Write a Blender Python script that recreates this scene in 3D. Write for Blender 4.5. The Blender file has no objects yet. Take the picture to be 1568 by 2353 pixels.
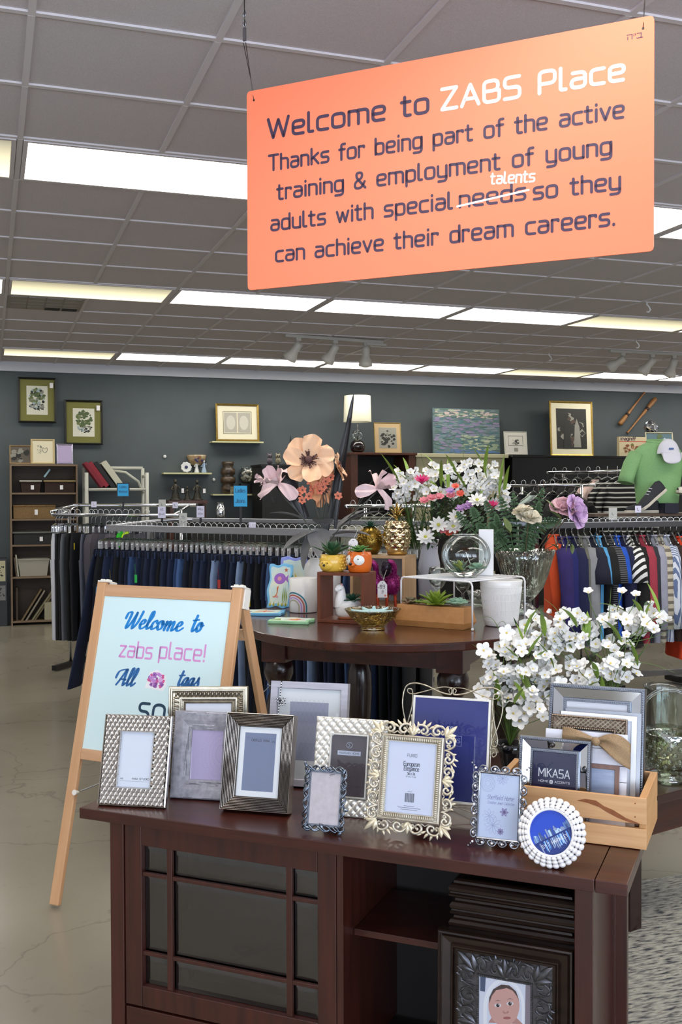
import bpy, math, random
from mathutils import Vector, Matrix, Euler
from math import sin, cos, pi, radians as rad, hypot, atan2
S = bpy.context.scene
COL = S.collection
random.seed(7)
V = Vector

# ---------------------------------------------------------------- camera
F_PX = 2366.1
YAW, PITCH, ROLL, EYE = .330571, .0180142, .00347256, 1.5
FW = V((sin(YAW)*cos(PITCH), cos(YAW)*cos(PITCH), -sin(PITCH)))
_r = V((cos(YAW), -sin(YAW), 0)); _u = _r.cross(FW)
RT = _r*cos(ROLL) - _u*sin(ROLL)
UP = _r*sin(ROLL) + _u*cos(ROLL)
cam_data = bpy.data.cameras.new('camera')
cam = bpy.data.objects.new('camera', cam_data); COL.objects.link(cam)
cam.matrix_world = Matrix(((RT.x, UP.x, -FW.x, 0), (RT.y, UP.y, -FW.y, 0), (RT.z, UP.z, -FW.z, EYE), (0, 0, 0, 1)))
cam_data.sensor_fit = 'VERTICAL'; cam_data.sensor_height = 24
cam_data.lens = F_PX*24/2353
cam_data.clip_start = .05; cam_data.clip_end = 200
S.camera = cam

# ---------------------------------------------------------------- world, light, exposure
S.view_settings.view_transform = 'Standard'
S.view_settings.look = 'None'
S.view_settings.gamma = 1
S.view_settings.exposure = 0.0
S.view_settings.use_curve_mapping = False
W = bpy.data.worlds.new('world'); S.world = W; W.use_nodes = True
W.node_tree.nodes['Background'].inputs[0].default_value = (.62, .74, 1.0, 1)
W.node_tree.nodes['Background'].inputs[1].default_value = 2.2
S.cycles.max_bounces = 7
S.cycles.diffuse_bounces = 3
S.cycles.glossy_bounces = 3
S.cycles.transmission_bounces = 6
S.cycles.transparent_max_bounces = 14
S.cycles.sample_clamp_indirect = 6
S.cycles.adaptive_threshold = .02
S.cycles.caustics_reflective = False
S.cycles.caustics_refractive = False
TROFFER_LIGHT = 8.0     # emission of the ceiling diffusers
WINDOW_LIGHT = 135.0     # watts of daylight through each storefront window

def area_light(name, loc, aim, sx, sy, power, col):
    d = bpy.data.lights.new(name, 'AREA'); d.shape = 'RECTANGLE'; d.size = sx; d.size_y = sy
    d.energy = power; d.color = col
    o = bpy.data.objects.new(name, d); COL.objects.link(o); o.location = loc
    o.rotation_euler = (V(aim)-V(loc)).to_track_quat('-Z', 'Y').to_euler()
    return o
for i in range(3):       # storefront daylight, one per window of wall_front
    x = -2.6+3.2*i
    area_light('storefront_daylight', (x, -2.95, 1.55), (x+.6, 5, 5.6), 2.7, 2.2, WINDOW_LIGHT, (.84, .90, 1.0))

# ---------------------------------------------------------------- survey: picture ray met with a plane of the room
def ray(px, py): return RT*((px-784)/F_PX) - UP*((py-1176.5)/F_PX) + FW
def on_z(px, py, z):
    r = ray(px, py); return V((0, 0, EYE)) + r*((z-EYE)/r.z)
def on_y(px, py, y):
    r = ray(px, py); return V((0, 0, EYE)) + r*(y/r.y)
def at_d(px, py, d): return V((0, 0, EYE)) + ray(px, py)*d
def project(p):
    q = V(p)-V((0, 0, EYE)); d = q.dot(FW)
    return 784+F_PX*q.dot(RT)/d, 1176.5-F_PX*q.dot(UP)/d, d

# ---------------------------------------------------------------- materials
def lin(c):
    if isinstance(c, str):
        c = c.lstrip('#'); c = [int(c[i:i+2], 16)/255 for i in (0, 2, 4)]
    return tuple((x/12.92 if x <= .04045 else ((x+.055)/1.055)**2.4) for x in c) + (1,)
MATS = {}
def mat(name, col='#808080', rough=.5, metal=0, var=None, bump=None, emit=0, coat=0, spec=.5, trans=0, sheen=0, aniso=0):
    """var=(colour2, scale or (sx,sy,sz), contrast); bump=(scale or xyz, strength)"""
    if name in MATS: return MATS[name]
    m = bpy.data.materials.new(name); m.use_nodes = True; MATS[name] = m
    nt = m.node_tree; N = nt.nodes; L = nt.links; b = N['Principled BSDF']
    b.inputs['Base Color'].default_value = lin(col)
    b.inputs['Roughness'].default_value = rough; b.inputs['Metallic'].default_value = metal
    b.inputs['Specular IOR Level'].default_value = spec
    b.inputs['Coat Weight'].default_value = coat; b.inputs['Coat Roughness'].default_value = .12
    b.inputs['Transmission Weight'].default_value = trans
    b.inputs['Sheen Weight'].default_value = sheen
    if emit:
        b.inputs['Emission Color'].default_value = lin(col); b.inputs['Emission Strength'].default_value = emit
    def noise(sc, detail=4):
        tc = N.new('ShaderNodeTexCoord'); mp = N.new('ShaderNodeMapping'); n = N.new('ShaderNodeTexNoise')
        s3 = sc if isinstance(sc, (tuple, list)) else (sc, sc, sc)
        mp.inputs['Scale'].default_value = s3; n.inputs['Scale'].default_value = 1; n.inputs['Detail'].default_value = detail
        L.new(tc.outputs['Object'], mp.inputs['Vector']); L.new(mp.outputs[0], n.inputs['Vector']); return n
    if var:
        n = noise(var[1]); cr = N.new('ShaderNodeValToRGB'); c = var[2] if len(var) > 2 else .25
        cr.color_ramp.elements[0].position = .5-c; cr.color_ramp.elements[1].position = .5+c
        cr.color_ramp.elements[0].color = lin(col); cr.color_ramp.elements[1].color = lin(var[0])
        L.new(n.outputs['Fac'], cr.inputs[0]); L.new(cr.outputs[0], b.inputs['Base Color'])
    if bump:
        n = noise(bump[0], 3); bp = N.new('ShaderNodeBump'); bp.inputs['Strength'].default_value = bump[1]; bp.inputs['Distance'].default_value = .004
        L.new(n.outputs['Fac'], bp.inputs['Height']); L.new(bp.outputs[0], b.inputs['Normal'])
    return m
def glass(name, tint='#ffffff', rough=.02, body=.08, bump=None):
    """clear hollow glass: fresnel mirror over a tinted see-through wall"""
    if name in MATS: return MATS[name]
    m = bpy.data.materials.new(name); m.use_nodes = True; MATS[name] = m
    nt = m.node_tree; N = nt.nodes; L = nt.links; N.remove(N['Principled BSDF'])
    out = N['Material Output']; t = N.new('ShaderNodeBsdfTransparent'); g = N.new('ShaderNodeBsdfGlossy'); mx = N.new('ShaderNodeMixShader')
    lw = N.new('ShaderNodeLayerWeight'); lw.inputs['Blend'].default_value = .25
    rp = N.new('ShaderNodeMapRange'); rp.inputs['To Min'].default_value = body; rp.inputs['To Max'].default_value = .75
    t.inputs['Color'].default_value = lin(tint); g.inputs['Roughness'].default_value = rough
    L.new(lw.outputs['Fresnel'], rp.inputs['Value']); L.new(rp.outputs[0], mx.inputs[0])
    L.new(t.outputs[0], mx.inputs[1]); L.new(g.outputs[0], mx.inputs[2]); L.new(mx.outputs[0], out.inputs['Surface'])
    if bump:
        tc = N.new('ShaderNodeTexCoord'); mp = N.new('ShaderNodeMapping'); n = N.new('ShaderNodeTexNoise'); bp = N.new('ShaderNodeBump')
        mp.inputs['Scale'].default_value = bump[0]; n.inputs['Scale'].default_value = 1; bp.inputs['Strength'].default_value = bump[1]; bp.inputs['Distance'].default_value = .01
        L.new(tc.outputs['Object'], mp.inputs['Vector']); L.new(mp.outputs[0], n.inputs['Vector']); L.new(n.outputs['Fac'], bp.inputs['Height'])
        L.new(bp.outputs[0], g.inputs['Normal']); L.new(bp.outputs[0], lw.inputs['Normal'])
    return m

# ---------------------------------------------------------------- mesh builder
class MB:
    def __init__(s): s.v = []; s.f = []; s.mi = []; s.sm = []; s.T = Matrix(); s.m = 0
    def at(s, loc=(0, 0, 0), rot=(0, 0, 0), sc=1):
        s.T = Matrix.Translation(loc) @ Euler(rot).to_matrix().to_4x4() @ Matrix.Diagonal((sc, sc, sc, 1) if not isinstance(sc, tuple) else sc+(1,)); return s
    def add(s, vs, fs, smooth=False):
        b = len(s.v); T = s.T
        s.v += [T @ V(p) for p in vs]
        for f in fs: s.f.append([b+i for i in f]); s.mi.append(s.m); s.sm.append(smooth)
        return s
    def box(s, x0, x1, y0, y1, z0, z1):
        return s.add([(x0,y0,z0),(x1,y0,z0),(x1,y1,z0),(x0,y1,z0),(x0,y0,z1),(x1,y0,z1),(x1,y1,z1),(x0,y1,z1)],
                     [(0,3,2,1),(4,5,6,7),(0,1,5,4),(1,2,6,5),(2,3,7,6),(3,0,4,7)])
    def cbox(s, c, d): return s.box(c[0]-d[0]/2, c[0]+d[0]/2, c[1]-d[1]/2, c[1]+d[1]/2, c[2]-d[2]/2, c[2]+d[2]/2)
    def beam(s, p0, p1, w, t, ref=(0, 0, 1)):
        p0, p1 = V(p0), V(p1); d = (p1-p0).normalized(); a = d.cross(V(ref)).normalized(); b = a.cross(d)
        vs = [p+a*(w/2*i)+b*(t/2*j) for p in (p0, p1) for i, j in ((-1,-1),(1,-1),(1,1),(-1,1))]
        return s.add(vs, [(0,1,2,3),(7,6,5,4),(0,4,5,1),(1,5,6,2),(2,6,7,3),(3,7,4,0)])
    def quad(s, a, b, c, d): return s.add([a, b, c, d], [(0, 1, 2, 3)])
    def tube(s, pts, r, n=8, closed=False, cap=True, flat=1.0):
        pts = [V(p) for p in pts]; k = len(pts)
        rs = r if isinstance(r, (list, tuple)) else [r]*k
        vs = []; pn = None
        for i, p in enumerate(pts):
            if closed: t = pts[(i+1) % k]-pts[i-1]
            else: t = pts[min(i+1, k-1)]-pts[max(i-1, 0)]
            t = t.normalized() if t.length > 1e-9 else V((0, 0, 1))
            if pn is None:
                pn = t.cross(V((0, 0, 1)) if abs(t.z) < .9 else V((1, 0, 0))).normalized()
            else:
                pn = (pn-t*pn.dot(t)); pn = pn.normalized() if pn.length > 1e-6 else t.orthogonal().normalized()
            bn = t.cross(pn)
            vs += [p+pn*(rs[i]*cos(2*pi*j/n))+bn*(rs[i]*flat*sin(2*pi*j/n)) for j in range(n)]
        fs = []
        for i in range(k if closed else k-1):
            a, b = i*n, ((i+1) % k)*n
            fs += [(a+j, a+(j+1) % n, b+(j+1) % n, b+j) for j in range(n)]
        s.add(vs, fs, True)
        if cap and not closed:
            b = len(s.v)-len(vs)
            for f in ([b+j for j in range(n)][::-1], [b+(k-1)*n+j for j in range(n)]):
                s.f.append(f); s.mi.append(s.m); s.sm.append(False)
        return s
    def lathe(s, prof, n=32, fn=None, cap0=False, cap1=False, smooth=True):
        """prof [(r,z)...] round z; fn(theta,i)->radius factor"""
        vs = [((r*(fn(2*pi*j/n, i) if fn else 1))*cos(2*pi*j/n), (r*(fn(2*pi*j/n, i) if fn else 1))*sin(2*pi*j/n), z) for i, (r, z) in enumerate(prof) for j in range(n)]
        fs = [(i*n+j, i*n+(j+1) % n, (i+1)*n+(j+1) % n, (i+1)*n+j) for i in range(len(prof)-1) for j in range(n)]
        s.add(vs, fs, smooth)
        b = len(s.v)-len(vs)
        if cap0: s.f.append([b+j for j in range(n)][::-1]); s.mi.append(s.m); s.sm.append(False)
        if cap1: s.f.append([b+(len(prof)-1)*n+j for j in range(n)]); s.mi.append(s.m); s.sm.append(False)
        return s
    def prism(s, poly, z0, z1):
        n = len(poly); return s.add([(x, y, z0) for x, y in poly]+[(x, y, z1) for x, y in poly],
            [tuple(range(n))[::-1], tuple(range(n, 2*n))]+[(i, (i+1) % n, n+(i+1) % n, n+i) for i in range(n)])
    def slab(s, poly, y0, y1):
        """polygon in x,z extruded along y (front face at y0)"""
        n = len(poly); return s.add([(x, y0, z) for x, z in poly]+[(x, y1, z) for x, z in poly],
            [tuple(range(n)), tuple(range(n, 2*n))[::-1]]+[(i, n+i, n+(i+1) % n, (i+1) % n) for i in range(n)])
    def ball(s, c, r, nu=12, nv=8):
        r = (r, r, r) if not isinstance(r, tuple) else r
        vs = [(c[0]+r[0]*sin(pi*i/nv)*cos(2*pi*j/nu), c[1]+r[1]*sin(pi*i/nv)*sin(2*pi*j/nu), c[2]+r[2]*cos(pi*i/nv)) for i in range(nv+1) for j in range(nu)]
        return s.add(vs, [(i*nu+j, (i+1)*nu+j, (i+1)*nu+(j+1) % nu, i*nu+(j+1) % nu) for i in range(nv) for j in range(nu)], True)
    def grid(s, fn, nu, nv, smooth=True):
        vs = [fn(i/nu, j/nv) for j in range(nv+1) for i in range(nu+1)]
        return s.add(vs, [(j*(nu+1)+i, j*(nu+1)+i+1, (j+1)*(nu+1)+i+1, (j+1)*(nu+1)+i) for j in range(nv) for i in range(nu)], smooth)
    def build(s, name, mats, parent=None, loc=None, rot=None, bevel=0, solid=0, sub=0, seg=2):
        me = bpy.data.meshes.new(name)
        me.from_pydata([tuple(p) for p in s.v], [], s.f)
        for m in (mats if isinstance(mats, (list, tuple)) else [mats]): me.materials.append(m)
        me.polygons.foreach_set('material_index', s.mi); me.polygons.foreach_set('use_smooth', s.sm); me.update()
        o = bpy.data.objects.new(name, me); COL.objects.link(o)
        if parent: o.parent = parent
        if loc is not None: o.location = loc
        if rot is not None: o.rotation_euler = rot
        if solid:
            md = o.modifiers.new('thickness', 'SOLIDIFY'); md.thickness = solid; md.offset = 0
        if bevel:
            md = o.modifiers.new('edge', 'BEVEL'); md.width = bevel; md.segments = seg; md.limit_method = 'ANGLE'; md.angle_limit = rad(40)
        if sub:
            md = o.modifiers.new('smooth', 'SUBSURF'); md.levels = sub; md.render_levels = sub
        return o

def tag(o, label, cat, group=None, kind=None):
    o['label'] = label; o['category'] = cat
    if group: o['group'] = group
    if kind: o['kind'] = kind
    return o
def thing(name, label, cat, loc=(0, 0, 0), rz=0, group=None, rx=0):
    o = bpy.data.objects.new(name, None); COL.objects.link(o); o.empty_display_size = .05
    o.location = loc; o.rotation_euler = (rx, 0, rz)
    return tag(o, label, cat, group)
def struct(o): o['kind'] = 'structure'; return o
def kids(o): return [c for c in bpy.data.objects if c.parent == o]
def dup(o, loc=None, rz=None, label=None, parent=None):
    c = o.copy(); COL.objects.link(c); c.parent = parent
    for ch in o.children: dup(ch, parent=c)
    if loc is not None: c.location = loc
    if rz is not None: c.rotation_euler = (o.rotation_euler[0], 0, rz)
    if label: c['label'] = label
    return c

# ---------------------------------------------------------------- stroke lettering (rounded square sans), 1 unit = cap height
def round_poly(pts, r, closed):
    pts = [V((p[0], p[1])) for p in pts]; n = len(pts); out = []
    for i, p in enumerate(pts):
        if not closed and i in (0, n-1): out.append(p); continue
        a, b = pts[i-1], pts[(i+1) % n]
        la, lb = (a-p).length, (b-p).length; q = min(r, la*.5, lb*.5)
        p0, p1 = p+(a-p)*(q/la), p+(b-p)*(q/lb)
        for k in range(6):
            t = k/5; out.append(p0*(1-t)**2+p*(2*t*(1-t))+p1*t*t)
    return out
O4 = lambda h, w=.52: ('c', [(0, 0), (w, 0), (w, h), (0, h)])
GL = {
 'a': (.52, [[(.05,.68),(.52,.68),(.52,0),(0,0),(0,.39),(.52,.39)]]), 'b': (.52, [[(0,1),(0,0)], O4(.68)]), 'c': (.48, [[(.48,.68),(0,.68),(0,0),(.48,0)]]),
 'd': (.52, [[(.52,1),(.52,0)], O4(.68)]), 'e': (.52, [[(0,.34),(.52,.34),(.52,.68),(0,.68),(0,0),(.49,0)]]), 'f': (.34, [[(.36,1),(.12,1),(.12,0)],[(-.02,.66),(.34,.66)]]),
 'g': (.52, [[(.52,.68),(.52,-.27),(.03,-.27)], O4(.68)]), 'h': (.5, [[(0,1),(0,0)],[(0,.68),(.5,.68),(.5,0)]]), 'i': (.06, [[(.03,.68),(.03,0)],[(.03,.93),(.03,.97)]]),
 'k': (.48, [[(0,1),(0,0)],[(.46,.68),(.02,.36)],[(.14,.42),(.48,0)]]), 'l': (.2, [[(0,1),(0,0),(.2,0)]]), 'm': (.86, [[(0,.68),(0,0)],[(0,.68),(.43,.68),(.43,0)],[(.4,.68),(.86,.68),(.86,0)]]),
 'n': (.5, [[(0,.68),(0,0)],[(0,.68),(.5,.68),(.5,0)]]), 'o': (.54, [O4(.68,.54)]), 'p': (.52, [[(0,.68),(0,-.28)], O4(.68)]), 'r': (.34, [[(0,.68),(0,0)],[(0,.68),(.34,.68),(.34,.6)]]),
 's': (.48, [[(.47,.68),(0,.68),(0,.35),(.48,.35),(.48,0),(0,0)]]), 't': (.34, [[(.1,.92),(.1,0),(.34,0)],[(-.04,.68),(.33,.68)]]), 'u': (.5, [[(0,.68),(0,0),(.5,0)],[(.5,.68),(.5,0)]]),
 'v': (.5, [[(0,.68),(.25,0),(.5,.68)]]), 'w': (.74, [[(0,.68),(.19,0),(.37,.62),(.55,0),(.74,.68)]]), 'x': (.46, [[(0,.68),(.46,0)],[(.46,.68),(0,0)]]), 'j': (.14, [[(.14,.68),(.14,-.27),(-.04,-.27)],[(.14,.93),(.14,.97)]]),
 'y': (.5, [[(0,.68),(0,0),(.5,0)],[(.5,.68),(.5,-.27),(.04,-.27)]]), 'z': (.48, [[(0,.68),(.48,.68),(0,0),(.48,0)]]), 'q': (.52, [[(.52,.68),(.52,-.28)], O4(.68)]),
 'W': (.98, [[(0,1),(.24,0),(.49,.92),(.74,0),(.98,1)]]), 'T': (.66, [[(0,1),(.66,1)],[(.33,1),(.33,0)]]), 'Z': (.62, [[(0,1),(.62,1),(0,0),(.62,0)]]), 'A': (.7, [[(0,0),(.35,1),(.7,0)],[(.12,.32),(.58,.32)]]),
 'B': (.62, [[(0,.52),(.56,.52),(.56,1),(0,1),(0,0),(.62,0),(.62,.52),(.5,.52)]]), 'S': (.6, [[(.58,1),(0,1),(0,.52),(.6,.52),(.6,0),(0,0)]]), 'P': (.6, [[(0,0),(0,1),(.6,1),(.6,.42),(0,.42)]]),
 'M': (.78, [[(0,0),(0,1),(.39,.3),(.78,1),(.78,0)]]), 'X': (.66, [[(0,1),(.66,0)],[(.66,1),(0,0)]]), 'U': (.62, [[(0,1),(0,0),(.62,0),(.62,1)]]), 'D': (.64, [('c', [(0,0),(.64,0),(.64,1),(0,1)])]),
 'I': (.02, [[(0,0),(0,1)]]), 'O': (.7, [('c', [(0,0),(.7,0),(.7,1),(0,1)])]), 'K': (.6, [[(0,1),(0,0)],[(.58,1),(.02,.46)],[(.16,.56),(.6,0)]]), 'H': (.62, [[(0,0),(0,1)],[(.62,0),(.62,1)],[(0,.52),(.62,.52)]]),
 'E': (.54, [[(.54,1),(0,1),(0,0),(.54,0)],[(0,.52),(.48,.52)]]), 'C': (.6, [[(.6,1),(0,1),(0,0),(.6,0)]]), 'N': (.64, [[(0,0),(0,1),(.64,0),(.64,1)]]), 'F': (.54, [[(.54,1),(0,1),(0,0)],[(0,.52),(.46,.52)]]),
 'R': (.62, [[(0,0),(0,1),(.6,1),(.6,.44),(0,.44)],[(.3,.44),(.62,0)]]), 'L': (.5, [[(0,1),(0,0),(.5,0)]]), 'J': (.46, [[(.46,1),(.46,0),(0,0),(0,.2)]]), 'Y': (.66, [[(0,1),(.33,.46),(.66,1)],[(.33,.46),(.33,0)]]), 'G': (.62, [[(.6,1),(0,1),(0,0),(.62,0),(.62,.46),(.36,.46)]]),
 '&': (.66, [[(.66,0),(.1,.7),(.1,1),(.46,1),(.46,.66),(0,.4),(0,0),(.42,0),(.62,.4)]]), '.': (.06, [[(.03,0),(.03,.04)]]), '!': (.06, [[(.03,1),(.03,.26)],[(.03,0),(.03,.04)]]), ':': (.06, [[(.03,0),(.03,.04)],[(.03,.5),(.03,.54)]]),
 '-': (.36, [[(0,.42),(.36,.42)]]), '+': (.44, [[(0,.42),(.44,.42)],[(.22,.64),(.22,.2)]]), '(': (.18, [[(.18,1.1),(0,.9),(0,.1),(.18,-.1)]]), ')': (.18, [[(0,1.1),(.18,.9),(.18,.1),(0,-.1)]]),
 '0': (.58, [('c', [(0,0),(.58,0),(.58,1),(0,1)])]), '1': (.2, [[(0,.8),(.2,1),(.2,0)]]), '2': (.54, [[(0,1),(.54,1),(.54,.52),(0,.48),(0,0),(.54,0)]]), '3': (.54, [[(0,1),(.54,1),(.54,0),(0,0)],[(.1,.52),(.54,.52)]]),
 '4': (.56, [[(.42,0),(.42,1),(0,.3),(.56,.3)]]), '5': (.54, [[(.52,1),(.03,1),(.03,.58),(.54,.58),(.54,0),(0,0)]]), '6': (.54, [[(.5,1),(0,1),(0,0),(.54,0),(.54,.54),(0,.54)]]), '7': (.5, [[(0,1),(.5,1),(.14,0)]]), '8': (.54, [('c',[(0,0),(.54,0),(.54,1),(0,1)]),[(0,.52),(.54,.52)]]), '9': (.54, [[(.04,0),(.54,0),(.54,1),(0,1),(0,.46),(.54,.46)]]),
 '$': (.6, [[(.58,.9),(0,.9),(0,.52),(.6,.52),(.6,.1),(0,.1)],[(.3,1.1),(.3,-.1)]]), '%': (.8, [('c',[(0,.6),(.26,.6),(.26,1),(0,1)]),('c',[(.54,0),(.8,0),(.8,.4),(.54,.4)]),[(.66,1),(.14,0)]]), "'": (.06, [[(.03,1),(.03,.8)]]), ',': (.06, [[(.04,.04),(0,-.12)]]),
}
def ribbon(mb, pts, w, y=0.0, closed=False, cap=True):
    """flat stroke in the x,z plane facing -y; w number or function of direction angle"""
    P = [V((p[0], p[1])) for p in pts]
    Q = [P[0]]
    for p in P[1:]:
        if (p-Q[-1]).length > 1e-6: Q.append(p)
    if closed and (Q[0]-Q[-1]).length < 1e-6: Q.pop()
    P = Q; n = len(P)
    if n < 2: return
    vs = []
    for i in range(n):
        a = P[i-1] if (i or closed) else P[i]; b = P[(i+1) % n] if (i < n-1 or closed) else P[i]
        d1 = (P[i]-a) if (P[i]-a).length > 1e-9 else (b-P[i]); d2 = (b-P[i]) if (b-P[i]).length > 1e-9 else d1
        d1.normalize(); d2.normalize(); t = d1+d2
        t = t.normalized() if t.length > 1e-4 else d1
        nr = V((-t.y, t.x)); k = 1/max(.55, nr.dot(V((-d1.y, d1.x))))
        ww = w(atan2(t.y, t.x), i/(n-1)) if callable(w) else w
        vs += [(P[i].x+nr.x*ww/2*k, y, P[i].y+nr.y*ww/2*k), (P[i].x-nr.x*ww/2*k, y, P[i].y-nr.y*ww/2*k)]
    mb.add(vs, [(2*i+1, (2*i+3) % (2*n), (2*i+2) % (2*n), 2*i) for i in range(n if closed else n-1)])
    if cap and not closed:
        for i, j in ((0, 1), (n-1, n-2)):
            d = P[i]-P[j]; a0 = atan2(d.y, d.x); ww = w(a0, i/(n-1)) if callable(w) else w
            mb.add([(P[i].x, y, P[i].y)]+[(P[i].x+ww/2*cos(a0+a), y, P[i].y+ww/2*sin(a0+a)) for a in [(-.5+k/6)*pi for k in range(7)]], [(0, k, k+1) for k in range(1, 7)])
def text_width(s, track): return sum((GL[c][0] if c in GL else .34)+track for c in s)-track
def lettering(mb, s, x, z, h, w=None, weight=.12, y=0.0, track=.22, rad_=.2, align='l', slant=0, flip=False):
    """write s with its baseline starting at x,z; w squeezes the whole line to that width"""
    tw = text_width(s, track); kx = (w/(tw*h)) if w else 1
    if align == 'c': x -= tw*h*kx/2
    if align == 'r': x -= tw*h*kx
    cx = 0
    for c in s:
        if c not in GL: cx += .34+track; continue
        adv, st = GL[c]
        for q in st:
            cl = isinstance(q, tuple); pts = q[1] if cl else q
            r = 0.03 if c in 'WvwAMXKkxZzNTYHEF' else rad_
            pp = round_poly(pts, r, cl)
            ribbon(mb, [(x+(cx+p.x+slant*p.y)*h*kx, z+p.y*h) for p in pp], weight*h, y, cl)
        cx += adv+track
    return tw*h*kx
def smooth_pts(pts, closed=False, k=6):
    P = [V(p) for p in pts]; n = len(P); out = []
    for i in range(n if closed else n-1):
        p0 = P[i-1] if (i or closed) else P[0]; p1 = P[i]; p2 = P[(i+1) % n]; p3 = P[(i+2) % n] if (i+2 < n or closed) else P[-1]
        for j in range(k):
            t = j/k
            out.append(.5*((2*p1)+(p2-p0)*t+(2*p0-5*p1+4*p2-p3)*t*t+(3*p1-p0-3*p2+p3)*t**3))
    if not closed: out.append(P[-1])
    return out
def disk(c, r, n=20, a0=0): return [(c[0]+r*cos(a0+2*pi*i/n), c[1]+r*sin(a0+2*pi*i/n)) for i in range(n)]
def face_poly(mb, poly, y): mb.add([(x, y, z) for x, z in poly], [tuple(range(len(poly)))])
# ================================================================ the room
HC = EYE+1.5483; GX, GY, TILE = .1474, 3.4713, .61
YW = 12.65; XL, XR, YF = -5.0, 11.4, -3.0
M_wall = mat('slate_wall_paint', '#545c5f', .8, var=('#4c5457', 2.5, .3), bump=(60, .15))
M_ceil = mat('ceiling_tile', '#d3cccf', .9, var=('#c9c2c5', 260, .12), bump=(170, .35))
M_white = mat('white_paint', '#e8e8ea', .5)
M_trim = mat('trim_paint', '#c9cbd2', .5)
M_tbar = mat('ceiling_bar', '#dcd6d9', .45)
M_black = mat('black_satin', '#0b0b0c', .4)
M_chrome = mat('chrome', '#d5d8dd', .14, 1)
M_steel = mat('brushed_steel', '#9a9ca2', .32, 1)
def floor_mat():
    m = mat('polished_concrete', '#938d80', .22, var=('#7b7566', (1.1, 1.1, 1), .35))
    nt = m.node_tree; N = nt.nodes; L = nt.links; b = N['Principled BSDF']
    src = b.inputs['Base Color'].links[0].from_socket
    tc = N.new('ShaderNodeTexCoord'); vo = N.new('ShaderNodeTexVoronoi'); vo.feature = 'DISTANCE_TO_EDGE'; vo.inputs['Scale'].default_value = 1.3
    n2 = N.new('ShaderNodeTexNoise'); n2.inputs['Scale'].default_value = 2.4; n2.inputs['Detail'].default_value = 6
    ad = N.new('ShaderNodeMixRGB'); ad.inputs[0].default_value = .35
    L.new(tc.outputs['Object'], n2.inputs['Vector']); L.new(tc.outputs['Object'], ad.inputs[1]); L.new(n2.outputs['Color'], ad.inputs[2]); L.new(ad.outputs[0], vo.inputs['Vector'])
    cr = N.new('ShaderNodeValToRGB'); cr.color_ramp.elements[0].position = .0; cr.color_ramp.elements[1].position = .006
    cr.color_ramp.elements[0].color = (.74, .74, .74, 1); cr.color_ramp.elements[1].color = (1, 1, 1, 1)
    L.new(vo.outputs['Distance'], cr.inputs[0])
    n3 = N.new('ShaderNodeTexNoise'); n3.inputs['Scale'].default_value = 14; n3.inputs['Detail'].default_value = 5; L.new(tc.outputs['Object'], n3.inputs['Vector'])
    c3 = N.new('ShaderNodeValToRGB'); c3.color_ramp.elements[0].position = .27; c3.color_ramp.elements[1].position = .36; c3.color_ramp.elements[0].color = (.72, .70, .66, 1); c3.color_ramp.elements[1].color = (1, 1, 1, 1)
    L.new(n3.outputs['Fac'], c3.inputs[0])
    m1 = N.new('ShaderNodeMixRGB'); m1.blend_type = 'MULTIPLY'; m1.inputs[0].default_value = 1; m2 = N.new('ShaderNodeMixRGB'); m2.blend_type = 'MULTIPLY'; m2.inputs[0].default_value = .6
    L.new(src, m1.inputs[1]); L.new(cr.outputs[0], m1.inputs[2]); L.new(m1.outputs[0], m2.inputs[1]); L.new(c3.outputs[0], m2.inputs[2]); L.new(m2.outputs[0], b.inputs['Base Color'])
    return m
M_floor = floor_mat()
struct(MB().box(XL, XR, YF, YW, -.1, 0).build('floor', M_floor))
struct(MB().box(XL, XR, YF, YW, HC, HC+.1).build('ceiling', M_ceil))
struct(MB().box(XL-.1, XR+.1, YW, YW+.12, -.1, HC+.1).build('wall_back', M_wall))
struct(MB().box(XL-.1, XL, YF, YW, -.1, HC+.1).build('wall_left', M_white))
struct(MB().box(XR, XR+.1, YF, YW, -.1, HC+.1).build('wall_right', M_white))
struct(MB().box(XL, XR, YW-.05, YW, HC-.11, HC).build('trim_1', M_trim))
wb = MB(); wb.box(XL, XR, YF-.12, YF, -.1, .35); wb.box(XL, XR, YF-.12, YF, 2.75, HC+.1)
xs = [XL, -4.05, -1.15, -.85, 2.05, 2.35, 5.25, XR]
for i in (0, 2, 4, 6): wb.box(xs[i], xs[i+1], YF-.12, YF, .35, 2.75)
struct(wb.build('wall_front', M_white))
for i, (a, b) in enumerate(((-4.05, -1.15), (-.85, 2.05), (2.35, 5.25))):
    w = MB()
    for x in (a+.03, (a+b)/2, b-.03): w.box(x-.03, x+.03, YF-.09, YF-.02, .35, 2.75)
    for z in (.38, 2.72): w.box(a+.06, b-.06, YF-.088, YF-.022, z-.03, z+.03)
    o = struct(w.build('window_%d' % (i+1), M_steel))
    MB().box(a+.06, b-.06, YF-.058, YF-.052, .41, 2.69).build('window_pane', glass('window_glass', '#eef4f6', .01, .05), o)

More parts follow.
